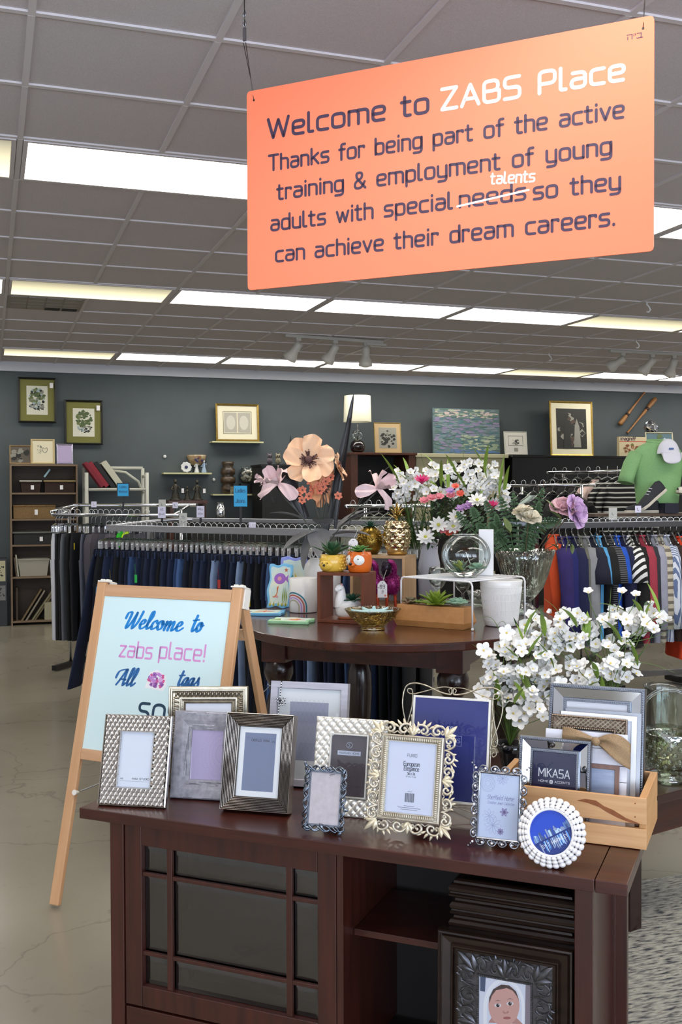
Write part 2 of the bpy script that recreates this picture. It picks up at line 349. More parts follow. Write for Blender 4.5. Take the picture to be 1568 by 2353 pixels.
# carpet of the shop front on the concrete
def carpet_mat():
    m = mat('flecked_carpet', '#9c9a90', .95, bump=(400, .5)); nt = m.node_tree; N = nt.nodes; L = nt.links; b = N['Principled BSDF']
    tc = N.new('ShaderNodeTexCoord'); mp = N.new('ShaderNodeMapping'); mp.inputs['Rotation'].default_value = (0, 0, rad(12)); mp.inputs['Scale'].default_value = (13, 55, 1)
    n = N.new('ShaderNodeTexNoise'); n.inputs['Scale'].default_value = 1.6; n.inputs['Detail'].default_value = 3
    cr = N.new('ShaderNodeValToRGB'); e = cr.color_ramp.elements
    e[0].position = .33; e[0].color = lin('#2b2f3a'); e[1].position = .47; e[1].color = lin('#8e8c84')
    q = e.new(.62); q.color = lin('#b5b2a6'); q = e.new(.70); q.color = lin('#7d7263')
    L.new(tc.outputs['Object'], mp.inputs['Vector']); L.new(mp.outputs[0], n.inputs['Vector']); L.new(n.outputs['Fac'], cr.inputs[0]); L.new(cr.outputs[0], b.inputs['Base Color']); return m
tag(MB().box(1.66, 5.2, -.4, 3.35, 0.0005, .008).build('carpet', carpet_mat()), 'grey carpet with dark flecks lying beside the dark media console', 'carpet')

# ceiling grid and fluorescent troffers
ROWS = {2: range(-4, 14, 2), 7: range(-6, 16, 2), 13: range(-6, 18, 2), -3: range(-6, 10, 2)}
def lit(i, j):   # cell belongs to a troffer
    return j in ROWS and (i//2*2) in ROWS[j]
g = MB()
for i in range(-9, 19):
    for j in range(-11, 16):
        x, y = GX+i*TILE, GY+j*TILE
        if y+TILE > YW: y1 = YW-.05
        else: y1 = y+TILE
        if y < YF or x < XL or x > XR-.6: continue
        if not (i % 2 and lit(i, j)): g.box(x-.012, x+.012, y+.012, y1-.012, HC-.008, HC+.002)
        g.box(x-.012, x+TILE-.012, y-.012, y+.012, HC-.0075, HC+.002)
struct(g.build('trim_2', M_tbar))
def diffuser_mat(name, strength, col, dim=False):
    m = bpy.data.materials.new(name); m.use_nodes = True; N = m.node_tree.nodes; L = m.node_tree.links; b = N['Principled BSDF']
    b.inputs['Base Color'].default_value = (.8, .8, .76, 1); b.inputs['Roughness'].default_value = .4
    b.inputs['Emission Color'].default_value = lin(col); b.inputs['Emission Strength'].default_value = strength
    if dim:   # the tube on the far side of the tray is dead
        tc = N.new('ShaderNodeTexCoord'); sp = N.new('ShaderNodeSeparateXYZ'); mr = N.new('ShaderNodeMapRange')
        mr.inputs['From Min'].default_value = -.28; mr.inputs['From Max'].default_value = .28; mr.inputs['To Min'].default_value = .22; mr.inputs['To Max'].default_value = strength*.8
        L.new(tc.outputs['Object'], sp.inputs[0]); L.new(sp.outputs['Y'], mr.inputs['Value']); L.new(mr.outputs[0], b.inputs['Emission Strength'])
    return m
D_full = diffuser_mat('diffuser_lit', TROFFER_LIGHT, '#fffaf0')
D_dim = diffuser_mat('diffuser_half_lit', 2.2, '#fff3c4', True)
rowname = {2: 'row nearest the orange sign', 7: 'middle row', 13: 'row along the back wall', -3: 'row above the shop front'}
tro = None
for j, cols in ROWS.items():
    for k, i in enumerate(cols):
        x, y = GX+(i+1)*TILE, GY+(j+.5)*TILE
        dim = (i == 0 and j in (7, 13)) or (i == -2 and j == 2) or (i == 8 and j == 7) or (i == 10 and j == 13)
        x0, _, d0 = project((x-.6, y, HC)); x1, _, d1 = project((x+.6, y, HC))
        seen = j > 0 and d0 > 0 and x1 > 0 and x0 < 1568
        lab = ('half-lit yellowish' if dim else 'bright white')+' fluorescent ceiling panel, '+rowname[j]
        if j == 2: lab += {-2: ', cut by the left picture edge', 0: ', left of the sign', 2: ', hidden behind the sign', 4: ', peeking out right of the sign', 6: ', at the right picture edge'}.get(i, ', outside the picture')
        elif j > 0 and seen: lab += ', number %d counted from the left' % (1+sum(1 for q in cols if q < i and project((GX+(q+2)*TILE, y, HC))[0] > 0))
        else: lab += ', outside the picture'
        t = thing('ceiling_light', lab, 'ceiling light', (x, y, HC), group='fluorescent ceiling panels')
        f = MB()
        for a, b, c, d in ((-.595, .595, -.292, -.272), (-.595, .595, .272, .292), (-.595, -.575, -.272, .272), (.575, .595, -.272, .272)): f.box(a, b, c, d, -.012, -.0005)
        f.build('frame', M_tbar, t)
        MB().box(-.574, .574, -.271, .271, -.009, -.003).build('diffuser', D_dim if dim else D_full, t)
# air vent tile
t = thing('ceiling_vent', 'square ceiling air vent with two dark louvre openings behind the half-lit panel', 'vent', (GX+1*TILE*.5, GY+8.5*TILE, HC))
M_vent = mat('vent_metal', '#9b948c', .6)
v = MB()
v.box(-.29, .29, -.29, .29, -.012, -.001); v.build('vent_plate', M_vent, t)
v = MB()
for a in range(4):
    for b in range(4): v.box(-.27+a*.137, -.27+a*.137+.125, -.27+b*.137, -.27+b*.137+.125, -.016, -.0121)
v.build('louvre', M_vent, t)
v = MB()
for a in (2, 3): v.box(-.268+a*.137, -.27+a*.137+.123, .142, .263, -.0175, -.0161)
v.build('louvre_opening', mat('vent_dark', '#2a2725', .8), t)

# track lights
M_track = mat('track_white', '#b9b6ae', .45)
def track_light(px0, py0, px1, py1, heads, label):
    a, b = on_z(px0, py0, HC-.02), on_z(px1, py1, HC-.02)
    t = thing('track_light', label, 'track light', (a.x, a.y, HC-.0085), atan2(b.y-a.y, b.x-a.x)); L = (b-a).length
    MB().box(0, L, -.018, .018, -.03, 0).build('track', M_track, t, bevel=.003)
    MB().box(L-.2, L+.03, -.03, .03, -.055, -.0305).build('feed_box', M_track, t, bevel=.004)
    for (fx, tilt) in heads:
        h = MB().at((0, 0, 0)); h.tube([(0, 0, -.03), (0, 0, -.1)], .012); h.cbox((0, 0, -.045), (.05, .03, .03))
        ho = h.build('lamp_head', M_track, t, loc=(fx*L, 0, 0))
        c = MB().at((0, 0, -.1), (tilt*.8, tilt, 0)); c.lathe([(.038, .03), (.042, .0), (.04, -.06), (.05, -.09), (.066, -.12), (.07, -.15), (.066, -.165)], 20, cap0=True)
        c.build('lamp_shade', M_track, ho)
        c = MB().at((0, 0, -.1), (tilt*.8, tilt, 0)); c.ball((0, 0, -.158), (.06, .06, .02), 16, 6); c.build('bulb', mat('bulb_glass', '#e9e4d6', .3), ho)
track_light(655, 770, 880, 786, ((.13, .5), (.5, .45), (.82, .02)), 'white ceiling track with three spot lamps between the two rear light rows')
track_light(1402, 806, 1640, 818, ((.12, .9), (.4, .6), (.61, .25)), 'white ceiling track with spot lamps at the right picture edge')
for px, py, lb in ((1487, 700, 'small white ceiling hook above the right end of the middle light row'), (1463, 787, 'small white ceiling hook above the right-hand track light'), (1262, 818, 'small white ceiling hook nearest the rear light row')):
    p = on_z(px, py-6, HC-.01)
    tag(MB().tube([(0, 0, -.0082), (0, 0, -.03), (.02, 0, -.045), (.035, 0, -.07), (.02, 0, -.09), (0, 0, -.088)], .006).build('ceiling_hook', M_white, loc=(p.x, p.y, HC)), lb, 'hook')
# ================================================================ large furniture
def wood(name, c1, c2, scale=(3, 30, 30), rough=.35, coat=.2, con=.3): return mat(name, c1, rough, var=(c2, scale, con), coat=coat)
W_esp = wood('espresso_wood', '#461d13', '#260e09', (4, 40, 60), .34, .25)
W_espv = wood('espresso_wood_upright', '#482016', '#28100b', (50, 50, 4), .36, .2)
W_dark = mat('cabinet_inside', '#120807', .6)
W_cherry = wood('cherry_top', '#4d2216', '#30140d', (5, 40, 40), .22, .35)
W_cherryv = wood('cherry_apron', '#54231a', '#331310', (14, 14, 40), .34, .25)
W_turn = mat('turned_dark_wood', '#26100d', .25, coat=.4)
W_pine = wood('pine', '#d8ac84', '#c79569', (30, 30, 2.5), .5, 0)
W_pineh = wood('pine_rail', '#d6ac88', '#c2946c', (2.5, 30, 50), .5, 0)
M_tglass = glass('smoked_pane', '#a4aab4', .03, .17)

# ---- media console
CABH = .68
_a, _b = on_z(182, 1856, CABH), on_z(1443, 2032, CABH)
CAB_YAW = atan2(_b.y-_a.y, _b.x-_a.x); CW = (_b-_a).length; CD = .445
cab = thing('media_console', 'dark espresso media console with a glazed door and an open shelf', 'cabinet', (_a.x, _a.y, 0), CAB_YAW)
CAB_M = Matrix.Translation((_a.x, _a.y, 0)) @ Matrix.Rotation(CAB_YAW, 4, 'Z')
CAB_I = CAB_M.inverted()
def cab_at(px, py, z=CABH):
    """local x,y on the console for a point of its top"""
    return CAB_I @ on_z(px, py, z)
MB().box(0, 1.326, 0, CD, CABH-.028, CABH).build('top_board', W_esp, cab, bevel=.002)
MB().box(1.3275, CW, 0, CD, CABH-.028, CABH).build('breadboard_end', W_esp, cab, bevel=.002)
zt = CABH-.0285
for x0, x1, y0, y1 in ((.074, .116, .03, .075), (1.279, 1.319, .03, .075), (.074, .116, CD-.07, CD-.03), (1.279, 1.319, CD-.07, CD-.03)):
    MB().box(x0, x1, y0, y1, 0, zt).build('post', W_espv, cab, bevel=.002)
for x in (.086, 1.296):
    MB().box(x, x+.014, .0755, CD-.0705, .06, zt).build('side_panel', W_espv, cab)
MB().box(1.319, 1.345, CD-.065, CD-.035, .0, zt).build('side_rail', W_espv, cab)
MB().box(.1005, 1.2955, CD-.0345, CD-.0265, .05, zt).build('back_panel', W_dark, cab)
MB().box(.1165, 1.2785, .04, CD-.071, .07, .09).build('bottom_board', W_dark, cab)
MB().box(.718, .7345, .034, CD-.036, .0905, zt).build('divider', W_espv, cab)
MB().box(.7355, 1.2785, .10, CD-.072, .425, .441).build('shelf', W_esp, cab, bevel=.001)
MB().box(.1195, .7175, .032, .048, .0905, .166).build('drawer_front', W_esp, cab, bevel=.002)
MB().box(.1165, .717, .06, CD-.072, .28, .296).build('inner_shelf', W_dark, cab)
# glazed door with a prairie grid
x0, x1, z0, z1 = .119, .7165, .172, .648
xa, xb, za, zb = .170, .668, .227, .592
d = MB(); d.box(x0, xa, .032, .052, z0, z1); d.box(xb, x1, .032, .052, z0, z1); d.box(xa, xb, .032, .052, z0, za); d.box(xa, xb, .032, .052, zb, z1)
door = d.build('cabinet_door', W_espv, cab, bevel=.002)
m = MB()
for a in (.244, .583): m.box(a, a+.016, .035, .046, za, zb)
for a in (.306, .512):
    for p, q in ((xa, .244), (.26, .583), (.599, xb)): m.box(p, q, .036, .0455, a, a+.010)
m.build('muntin_grid', W_espv, door, bevel=.0015)
cx, cz = [xa, .252, .591, xb], [za, .311, .517, zb]
for i in range(3):
    for j in range(3):
        p = MB(); a, b, c, e = cx[i]+.001, cx[i+1]-.001, cz[j]+.001, cz[j+1]-.001; q = .02
        vs = [(a, .049, c), (b, .049, c), (b, .049, e), (a, .049, e), (a+q, .0468, c+q), (b-q, .0468, c+q), (b-q, .0468, e-q), (a+q, .0468, e-q)]
        p.add(vs, [(0, 1, 5, 4), (1, 2, 6, 5), (2, 3, 7, 6), (3, 0, 4, 7), (4, 5, 6, 7)]); p.build('glass_pane', M_tglass, door)

# ---- hanging sign
sp = at_d(571, 668, 1); 
SGN_YAW = -.7574
sign = thing('hanging_sign', 'large orange welcome sign hanging on thin wires from the ceiling', 'sign', (.769, 3.119, 2.129), SGN_YAW)
SW, SH = 1.2125, .61
M_or = mat('sign_orange', '#ff8260', .42, spec=.35)
M_nav = mat('sign_navy', '#3a2a46', .5); M_wht = mat('sign_white', '#ffffff', .45)
rr = round_poly([(0, 0), (SW, 0), (SW, SH), (0, SH)], .014, True)
MB().slab([(p.x, p.y) for p in rr], -.003, .003).build('sign_board', M_or, sign)
def words(parent, mtl, line, x0, x1, z, h, label=None, track=.22, **k):
    """one line set as one mesh per word, the whole squeezed to x0..x1"""
    kx = (x1-x0)/(text_width(line, track)*h); x = x0
    for wd in line.split(' '):
        b = MB(); ww = text_width(wd, track)*h*kx
        lettering(b, wd, x, z, h, w=ww, track=track, **k); o = b.build('word', mtl, parent)
        if label: o['label'] = label
        x += ww+(.34+2*track)*h*kx
def sgn(mtl, s, x0, x1, z, h, label=None): words(sign, mtl, s, x0, x1, z, h, label, weight=.175, y=-.0036)
sgn(M_nav, 'Welcome to', .075, .591, .456, .057)
sgn(M_wht, 'ZABS Place', .633, 1.136, .456, .057, 'white word')
sgn(M_nav, 'Thanks for being part of the active', .077, 1.135, .358, .045)
sgn(M_nav, 'training & employment of young', .107, 1.103, .267, .045)
sgn(M_nav, 'adults with special', .084, .662, .175, .045); sgn(M_nav, 'needs', .686, .872, .175, .045); sgn(M_nav, 'so they', .897, 1.126, .172, .045)
sgn(M_nav, 'can achieve their dream careers.', .10, 1.112, .079, .045)
b = MB(); b.at((.776, 0, .229), (0, rad(4), 0)); lettering(b, 'talents', 0, 0, .030, w=.122, weight=.17, y=-.0038); o = b.build('word', M_wht, sign); o['label'] = 'white inserted word'
b = MB(); ribbon(b, [(.678, .178), (.882, .199)], .0055, -.0042); o = b.build('strike_line', M_wht, sign)
b = MB(); k = .0014     # the two Hebrew letters and the double tick
ribbon(b, [(1.144, .570), (1.157, .570), (1.157, .558)], .0022, -.0036); ribbon(b, [(1.146, .565), (1.146, .558)], .0022, -.0036)
ribbon(b, [(1.162, .571), (1.161, .566)], .0018, -.0036); ribbon(b, [(1.166, .571), (1.165, .566)], .0018, -.0036)
ribbon(b, [(1.170, .570), (1.180, .570), (1.180, .558), (1.184, .558)], .0022, -.0036); ribbon(b, [(1.169, .558), (1.180, .558)], .0022, -.0036)
b.build('lettering', M_nav, sign)
M_wire = mat('wire', '#4b4644', .4, .8)
for hx, tx, ty in ((.025, -.02, .02), (1.185, 1.192, .02)):
    zc = HC-2.129-.006
    b = MB(); b.tube([(hx, -.004, .582), (tx+.004, ty, zc-.14)], .0011, 6); b.tube([(hx, .004, .582), (tx-.004, ty, zc-.14)], .0011, 6)
    b.tube([(tx, ty, zc-.09), (tx, ty, zc)], .0015, 6)
    c = b.build('wire', M_wire, sign)
    b = MB(); b.cbox((tx, ty, zc-.115), (.010, .006, .04)); b.tube([(tx, ty, zc-.095), (tx+.006, ty, zc-.08), (tx, ty, zc-.065), (tx-.006, ty, zc-.08), (tx, ty, zc-.095)], .0016, 6); b.tube([(tx, ty, zc-.065), (tx+.005, ty, zc-.05), (tx, ty, zc-.035), (tx-.005, ty, zc-.05), (tx, ty, zc-.065)], .0016, 6)
    b.build('clip', M_steel, c)
    b = MB(); b.tube([(hx, -.0034, .580), (hx, .0034, .580)], .0035, 10); b.build('hole', M_black, sign)

# ---- A-frame board
AYAW, LEAN = -.77589, .2451
af = thing('sandwich_board', 'pine A-frame board with a pale sheet of printed lettering, left of the console', 'sign', (.194, 3.857, 0), AYAW)
fr = bpy.data.objects.new('front_frame', None); COL.objects.link(fr); fr.parent = af; fr.rotation_euler = (-LEAN, 0, 0)
AW, AL = .65, 1.2
def af_part(name, mb, m, **k): return mb.build(name, m, fr, **k)
for x in (0, AW-.042):
    af_part('post', MB().box(x, x+.042, 0, .02, .012, AL), W_pine, bevel=.004)
af_part('rail', MB().box(.042, AW-.042, .001, .019, 1.145, 1.19), W_pineh, bevel=.002)
af_part('rail', MB().box(.042, AW-.042, .001, .019, .532, .572), W_pineh, bevel=.002)
M_sheet = mat('pale_aqua_sheet', '#d9f3f8', .35, coat=.3)
sheet = af_part('board_sheet', MB().box(.042, AW-.042, .006, .012, .572, 1.145), M_sheet)
for x in (.004, AW-.046):
    b = MB(); b.box(x, x+.05, -.004, .055, AL-.002, AL+.004); b.box(x+.038, x+.05, .02, .06, AL-.075, AL-.002); b.cbox((x+.016, .016, AL+.007), (.018, .024, .006)); b.cbox((x+.04, .016, AL+.007), (.012, .024, .006))
    b.build('hinge', mat('hinge_plastic', '#ece9e2', .4), fr, bevel=.0015)
b = MB(); b.tube([(.052, .005, .413), (.052, -.012, .413)], .007, 10); b.tube([(.052, -.01, .413), (.052, -.016, .413)], .010, 10)
b.build('wing_nut', mat('hinge_plastic', '#ece9e2'), fr)
# lettering on the sheet
Y_ = .0054
def brush(mb, strokes, x, z, s, wmax, slant=.28):
    for st in strokes:
        P = [(x+(p.x+slant*p.y)*s, z+p.y*s) for p in smooth_pts([V((q[0], q[1])) for q in st], k=7)]
        ribbon(mb, P, lambda a, t: wmax*(.38+.62*abs(sin(a-.35))**1.5), Y_)
SC = {'W': (.84, [[(-.18,.62),(-.12,.95),(.06,1.0),(.1,.8),(.02,.1),(.1,0),(.3,.45),(.44,.98)],[(.44,.98),(.4,.1),(.47,0),(.66,.4),(.78,1.08)]]),
 'e': (.42, [[(0,.24),(.2,.32),(.26,.5),(.13,.56),(.02,.32),(.06,.06),(.2,0),(.42,.2)]]), 'l': (.32, [[(0,.2),(.2,.75),(.2,1.08),(.1,1.05),(.04,.4),(.1,0),(.32,.2)]]),
 'c': (.38, [[(.28,.44),(.2,.56),(.05,.42),(.02,.14),(.12,0),(.38,.2)]]), 'o': (.44, [[(.26,.52),(.1,.54),(.0,.26),(.1,0),(.26,.1),(.3,.4),(.22,.54),(.26,.34),(.44,.4)]]),
 'm': (.72, [[(0,.5),(.06,.5),(.02,0)],[(.04,.22),(.2,.54),(.27,.46),(.24,0)],[(.26,.24),(.42,.54),(.5,.46),(.47,.06),(.54,0),(.72,.2)]]),
 't': (.36, [[(.14,.98),(.08,.4),(.08,.08),(.16,0),(.34,.2)],[(-.06,.68),(.12,.7),(.34,.74)]]),
 'A': (.66, [[(-.3,.46),(-.2,.84),(.16,1.0),(.42,1.0)],[(.34,1.0),(.1,.4),(-.1,0)],[(.4,1.0),(.38,.4),(.42,0),(.56,.14)],[(.02,.34),(.3,.38),(.5,.36)]]),
 'a': (.44, [[(.28,.48),(.14,.56),(.0,.3),(.06,0),(.18,.12),(.3,.52)],[(.3,.54),(.25,.1),(.32,0),(.46,.2)]]), 'g': (.44, [[(.28,.48),(.14,.56),(.0,.3),(.06,.02),(.18,.12),(.3,.52)],[(.3,.54),(.22,-.2),(.1,-.4),(-.02,-.34),(.1,-.1),(.44,.2)]]),
 's': (.36, [[(0,.18),(.16,.4),(.2,.6),(.2,.44),(.28,.16),(.16,0),(.02,.06)]])}
def script(mb, s, x0, x1, z, h, wmax):
    tot = sum(SC[c][0] for c in s); k = (x1-x0)/(tot*h); cx = 0
    for c in s:
        adv, st = SC[c]
        for q in st:
            P = [(x0+((cx+p.x)*k+.26*p.y)*h, z+p.y*h) for p in smooth_pts([V(t) for t in q], k=7)]
            ribbon(mb, P, lambda a, t: wmax*(.42+.58*abs(sin(a-.3))**1.4), Y_)
        cx += adv
M_blue = mat('print_blue', '#1b86d6', .5); M_blue2 = mat('print_denim_blue', '#2f6dae', .5); M_pink = mat('print_pink', '#dc9ad6', .5); M_ink = mat('print_dark_teal', '#173d56', .5)
for a in (('Welcome', .160, .415, 1.030, .058, .0135), ('to', .452, .500, 1.032, .058, .0135)): b = MB(); script(b, *a); b.build('word', M_blue, fr)
for wd, x, z, ww in (('zabs', .150, .921, .145), ('place!', .330, .927, .196)): b = MB(); lettering(b, wd, x, z, .058, w=ww, weight=.13, y=Y_, rad_=.12); b.build('word', M_pink, fr)
for a in (('All', .160, .236, .816, .058, .012), ('tags', .424, .515, .834, .052, .012)): b = MB(); script(b, *a); b.build('word', M_blue2, fr)
b = MB(); lettering(b, '50%', .272, .690, .068, w=.2, weight=.16, y=Y_, rad_=.3); b.build('word', M_ink, fr)
# taped flower picture
b = MB(); face_poly(b, [(.285, .815), (.300, .872), (.330, .884), (.372, .862), (.378, .828), (.365, .808)], .0052); b.build('sticker', mat('sticker_white', '#f4f6fa', .5), fr)
random.seed(3); b = MB(); ms = [mat('peony_%d' % i, c, .5) for i, c in enumerate(('#c98fd8', '#a86fc4', '#d65f9f', '#e2b3e6', '#8c4f9e'))]
for k in range(46):
    r = .03*math.sqrt(random.random()); a = random.random()*6.28; c = (.332+r*cos(a)*1.15, .845+r*sin(a)*.9); b.m = k % 5; q = .012-.00016*k; t0 = random.random()*6
    face_poly(b, [(c[0]+q*cos(t0+t)*(1, .5)[i % 2], c[1]+q*sin(t0+t)*.8) for i, t in enumerate([j*.785 for j in range(8)])], .0051-.00004*k)
b.build('flower_print', ms, fr)
# rear legs
top = V((0, sin(LEAN)*AL, cos(LEAN)*AL))
for x in (.008, AW-.05):
    p0 = V((x+.021, top.y+.04, top.z-.012)); p1 = V((x+.021, top.y+.40, .0))
    MB().beam(p0, p1, .042, .02, (1, 0, 0)).build('rear_leg', W_pine, af, bevel=.003)
MB().beam((.03, top.y+.085, .98), (AW-.03, top.y+.085, .98), .018, .04).build('rear_rail', W_pineh, af)
b = MB(); b.tube([(.052, .02+sin(LEAN)*.413, cos(LEAN)*.413), (.052, .28, .40), (.052, top.y+.30, .34)], .0025, 6); b.build('chain', M_steel, af)

# ---- oval cherry dining table
TH = .92; TC = V((1.82, 4.5)); TA, TB, TTH = .90, .735, rad(65)
def oval(a, b, n=72):
    return [(TC.x+a*cos(t)*cos(TTH)-b*sin(t)*sin(TTH), TC.y+a*cos(t)*sin(TTH)+b*sin(t)*cos(TTH)) for t in [2*pi*i/n for i in range(n)]]
tab = thing('dining_table', 'oval cherry wood table on turned legs, crowded with planters and vases', 'table', (TC.x, TC.y, 0))
sh = lambda P: [(x-TC.x, y-TC.y) for x, y in P]
MB().prism(sh(oval(TA, TB)), TH-.036, TH).build('table_top', W_cherry, tab, bevel=.006, seg=3)
e1, e2 = V((.755, -.655)), V((.655, .755))
LB = V((1.215, 4.40)); RB = LB+e1*.80; blocks = [LB, RB, LB+e2*1.0, RB+e2*1.0]
for k, p in enumerate(blocks):
    lg = bpy.data.objects.new('leg', None); COL.objects.link(lg); lg.parent = tab; lg.location = (p.x-TC.x, p.y-TC.y, 0); lg.rotation_euler = (0, 0, atan2(e1.y, e1.x))
    MB().box(-.0575, .0575, -.0575, .0575, .76, TH-.0365).build('block', W_cherryv, lg, bevel=.003)
    MB().lathe([(.03, 0), (.034, .02), (.04, .06), (.05, .12), (.036, .16), (.034, .18), (.05, .22), (.062, .34), (.068, .46), (.064, .55), (.046, .61), (.036, .625), (.044, .635), (.044, .645), (.038, .652), (.055, .675), (.066, .705), (.066, .735), (.056, .7595)], 28, cap0=True).build('turned_leg', W_turn, lg)
for i, j in ((0, 1), (1, 3), (3, 2), (2, 0)):
    p, q = blocks[i], blocks[j]; d = (q-p).normalized(); p, q = p+d*.058, q-d*.058; nr = V((d.y, -d.x))*.030
    MB().beam((p.x-TC.x+nr.x, p.y-TC.y+nr.y, TH-.0915), (q.x-TC.x+nr.x, q.y-TC.y+nr.y, TH-.0915), .02, .11).build('apron', W_cherryv, tab)
# paper tag tied to the near leg
b = MB(); p = blocks[0]; b.tube([(p.x+.05*cos(t), p.y+.05*sin(t), .655) for t in [k*.52 for k in range(12)]], .0016, 5, closed=True); b.tube([(p.x-.045, p.y-.02, .655), (p.x-.12, p.y-.05, .60)], .0012, 5); b.tube([(p.x+.04, p.y-.03, .655), (p.x+.062, p.y-.045, .60)], .0012, 5)
b.m = 1; b.add([(p.x-.13, p.y-.06, .61), (p.x-.10, p.y-.045, .615), (p.x-.11, p.y-.05, .55), (p.x-.135, p.y-.065, .545)], [(0, 1, 2, 3)])
tag(b.build('tag', [mat('string', '#e6e4e0', .8), M_black]), 'black tag on white string tied around the left turned table leg', 'tag')

# ---- low dark table behind the console
lt = thing('low_table', 'low dark wooden table behind the pine crate, holding the glass vases', 'table', (1.45, 2.68, 0), rad(15.5))
MB().box(0, 1.3, 0, .72, .47, .5).build('table_top', wood('low_table_wood', '#3f2620', '#241310', (4, 40, 40), .3, .3), lt, bevel=.003)
MB().box(.05, 1.25, .03, .05, .36, .469).build('apron', W_esp, lt); MB().box(.05, 1.25, .67, .69, .36, .469).build('apron', W_esp, lt)
for x in (.14, 1.21):
    MB().box(x-.09, x-.07, .05, .67, .36, .469).build('apron', W_esp, lt)
for x in (.16, .68):
    for y in (.14, .6): MB().box(x-.03, x+.03, y-.03, y+.03, 0.008, .469).build('leg', W_turn, lt, bevel=.003)
# ================================================================ photo frames on the console
M_sil = mat('antique_silver', '#d6d1cb', .24, 1, var=('#b3aea8', 60, .3))
M_champ = mat('champagne_silver', '#c2b8a6', .32, .9, var=('#8f8470', 45, .3))
M_pew = mat('pewter', '#9da0a8', .28, 1, var=('#6d7078', 70, .3))
M_pewd = mat('dark_pewter', '#7d828c', .3, 1)
M_pearl = mat('pearl_white_metal', '#d8d4cb', .3, .55, coat=.3)
M_ivory = mat('ivory_silver', '#d9d2c4', .34, .6, var=('#b5a98f', 25, .25))
M_back = mat('black_easel_back', '#18181a', .7)
M_paper = mat('white_print', '#e4e9f6', .6); M_mat = mat('white_mat', '#f2f4f6', .7)
M_greyp = mat('slate_print', '#7681a0', .55); M_txt = mat('print_ink', '#3c4152', .6); M_txtw = mat('print_white', '#f0f2f6', .6)
G_pane = glass('frame_glass', '#ffffff', .015, .05)
M_mir = mat('mirror', '#d9dce0', .03, 1)

def fit(base, yaw, lean, z, **px):
    """plane through a base point of the resting surface: returns origin and {name:(x,z)} for picture points on it"""
    P = on_z(*base, z) if len(base) == 2 else V(base); u = V((cos(yaw), sin(yaw), 0)); b = V((-sin(yaw), cos(yaw), 0))
    up = b*sin(lean)+V((0, 0, cos(lean))); n = u.cross(up); out = {}
    for k, q in px.items():
        r = ray(*q); o = V((0, 0, EYE)); t = (P-o).dot(n)/r.dot(n); w = o+r*t-P; out[k] = (w.dot(u), w.dot(up))
    return P, u, out
def moulding(mb, w, h, prof):
    """mitred frame swept round a w x h rectangle whose base is z=0; prof [(inset, y)...], outside to inside"""
    for (i0, y0), (i1, y1) in zip(prof, prof[1:]):
        R = lambda i, y: [(-w/2+i, y, i), (w/2-i, y, i), (w/2-i, y, h-i), (-w/2+i, y, h-i)]
        a, b = R(i0, y0), R(i1, y1); mb.add(a+b, [(k, (k+1) % 4, 4+(k+1) % 4, 4+k) for k in range(4)])
def rect_path(w, h, inset, step):
    x, z0, z1 = w/2-inset, inset, h-inset; out = []
    for (ax, az), (bx, bz) in (((-x, z0), (x, z0)), ((x, z0), (x, z1)), ((x, z1), (-x, z1)), ((-x, z1), (-x, z0))):
        n = max(1, round(hypot(bx-ax, bz-az)/step)); out += [(ax+(bx-ax)*k/n, az+(bz-az)*k/n) for k in range(n)]
    return out
def beads(mb, w, h, inset, step, r, y, fl=.8):
    for x, z in rect_path(w, h, inset, step): mb.ball((x, y, z), (r, r*fl, r), 7, 5)
def panel(mb, x0, x1, z0, z1, y): mb.quad((x0, y, z0), (x1, y, z0), (x1, y, z1), (x0, y, z1))
def leaf(mb, p, ang, L, w, y, bulge, curl=0, bend=0, nu=6):
    """teardrop leaf in the x,z plane from p toward ang"""
    def f(u, v):
        a = ang+bend*u; l = L*u; ww = w*(sin(pi*min(1, u*.96+.04))**.8)*(v-.5)
        return (p[0]+cos(a)*l-sin(a)*ww, y-bulge*sin(pi*v)*sin(pi*(u*.9+.08))-curl*u*u, p[1]+sin(a)*l+cos(a)*ww)
    mb.grid(f, nu, 4)
def curl2(mb, pts, r0, r1, y, k=5, fl=.8, bead=0, rise=0):
    P = smooth_pts([V(p) for p in pts], k=k); n = len(P)
    mb.tube([(p.x, y-rise*sin(pi*i/(n-1)), p.y) for i, p in enumerate(P)], [r0+(r1-r0)*abs(2*i/(n-1)-1)**1.5 for i in range(n)], 7, flat=fl)
    if bead: mb.ball((P[-1].x, y-.001, P[-1].y), (bead, bead*.8, bead), 8, 6)
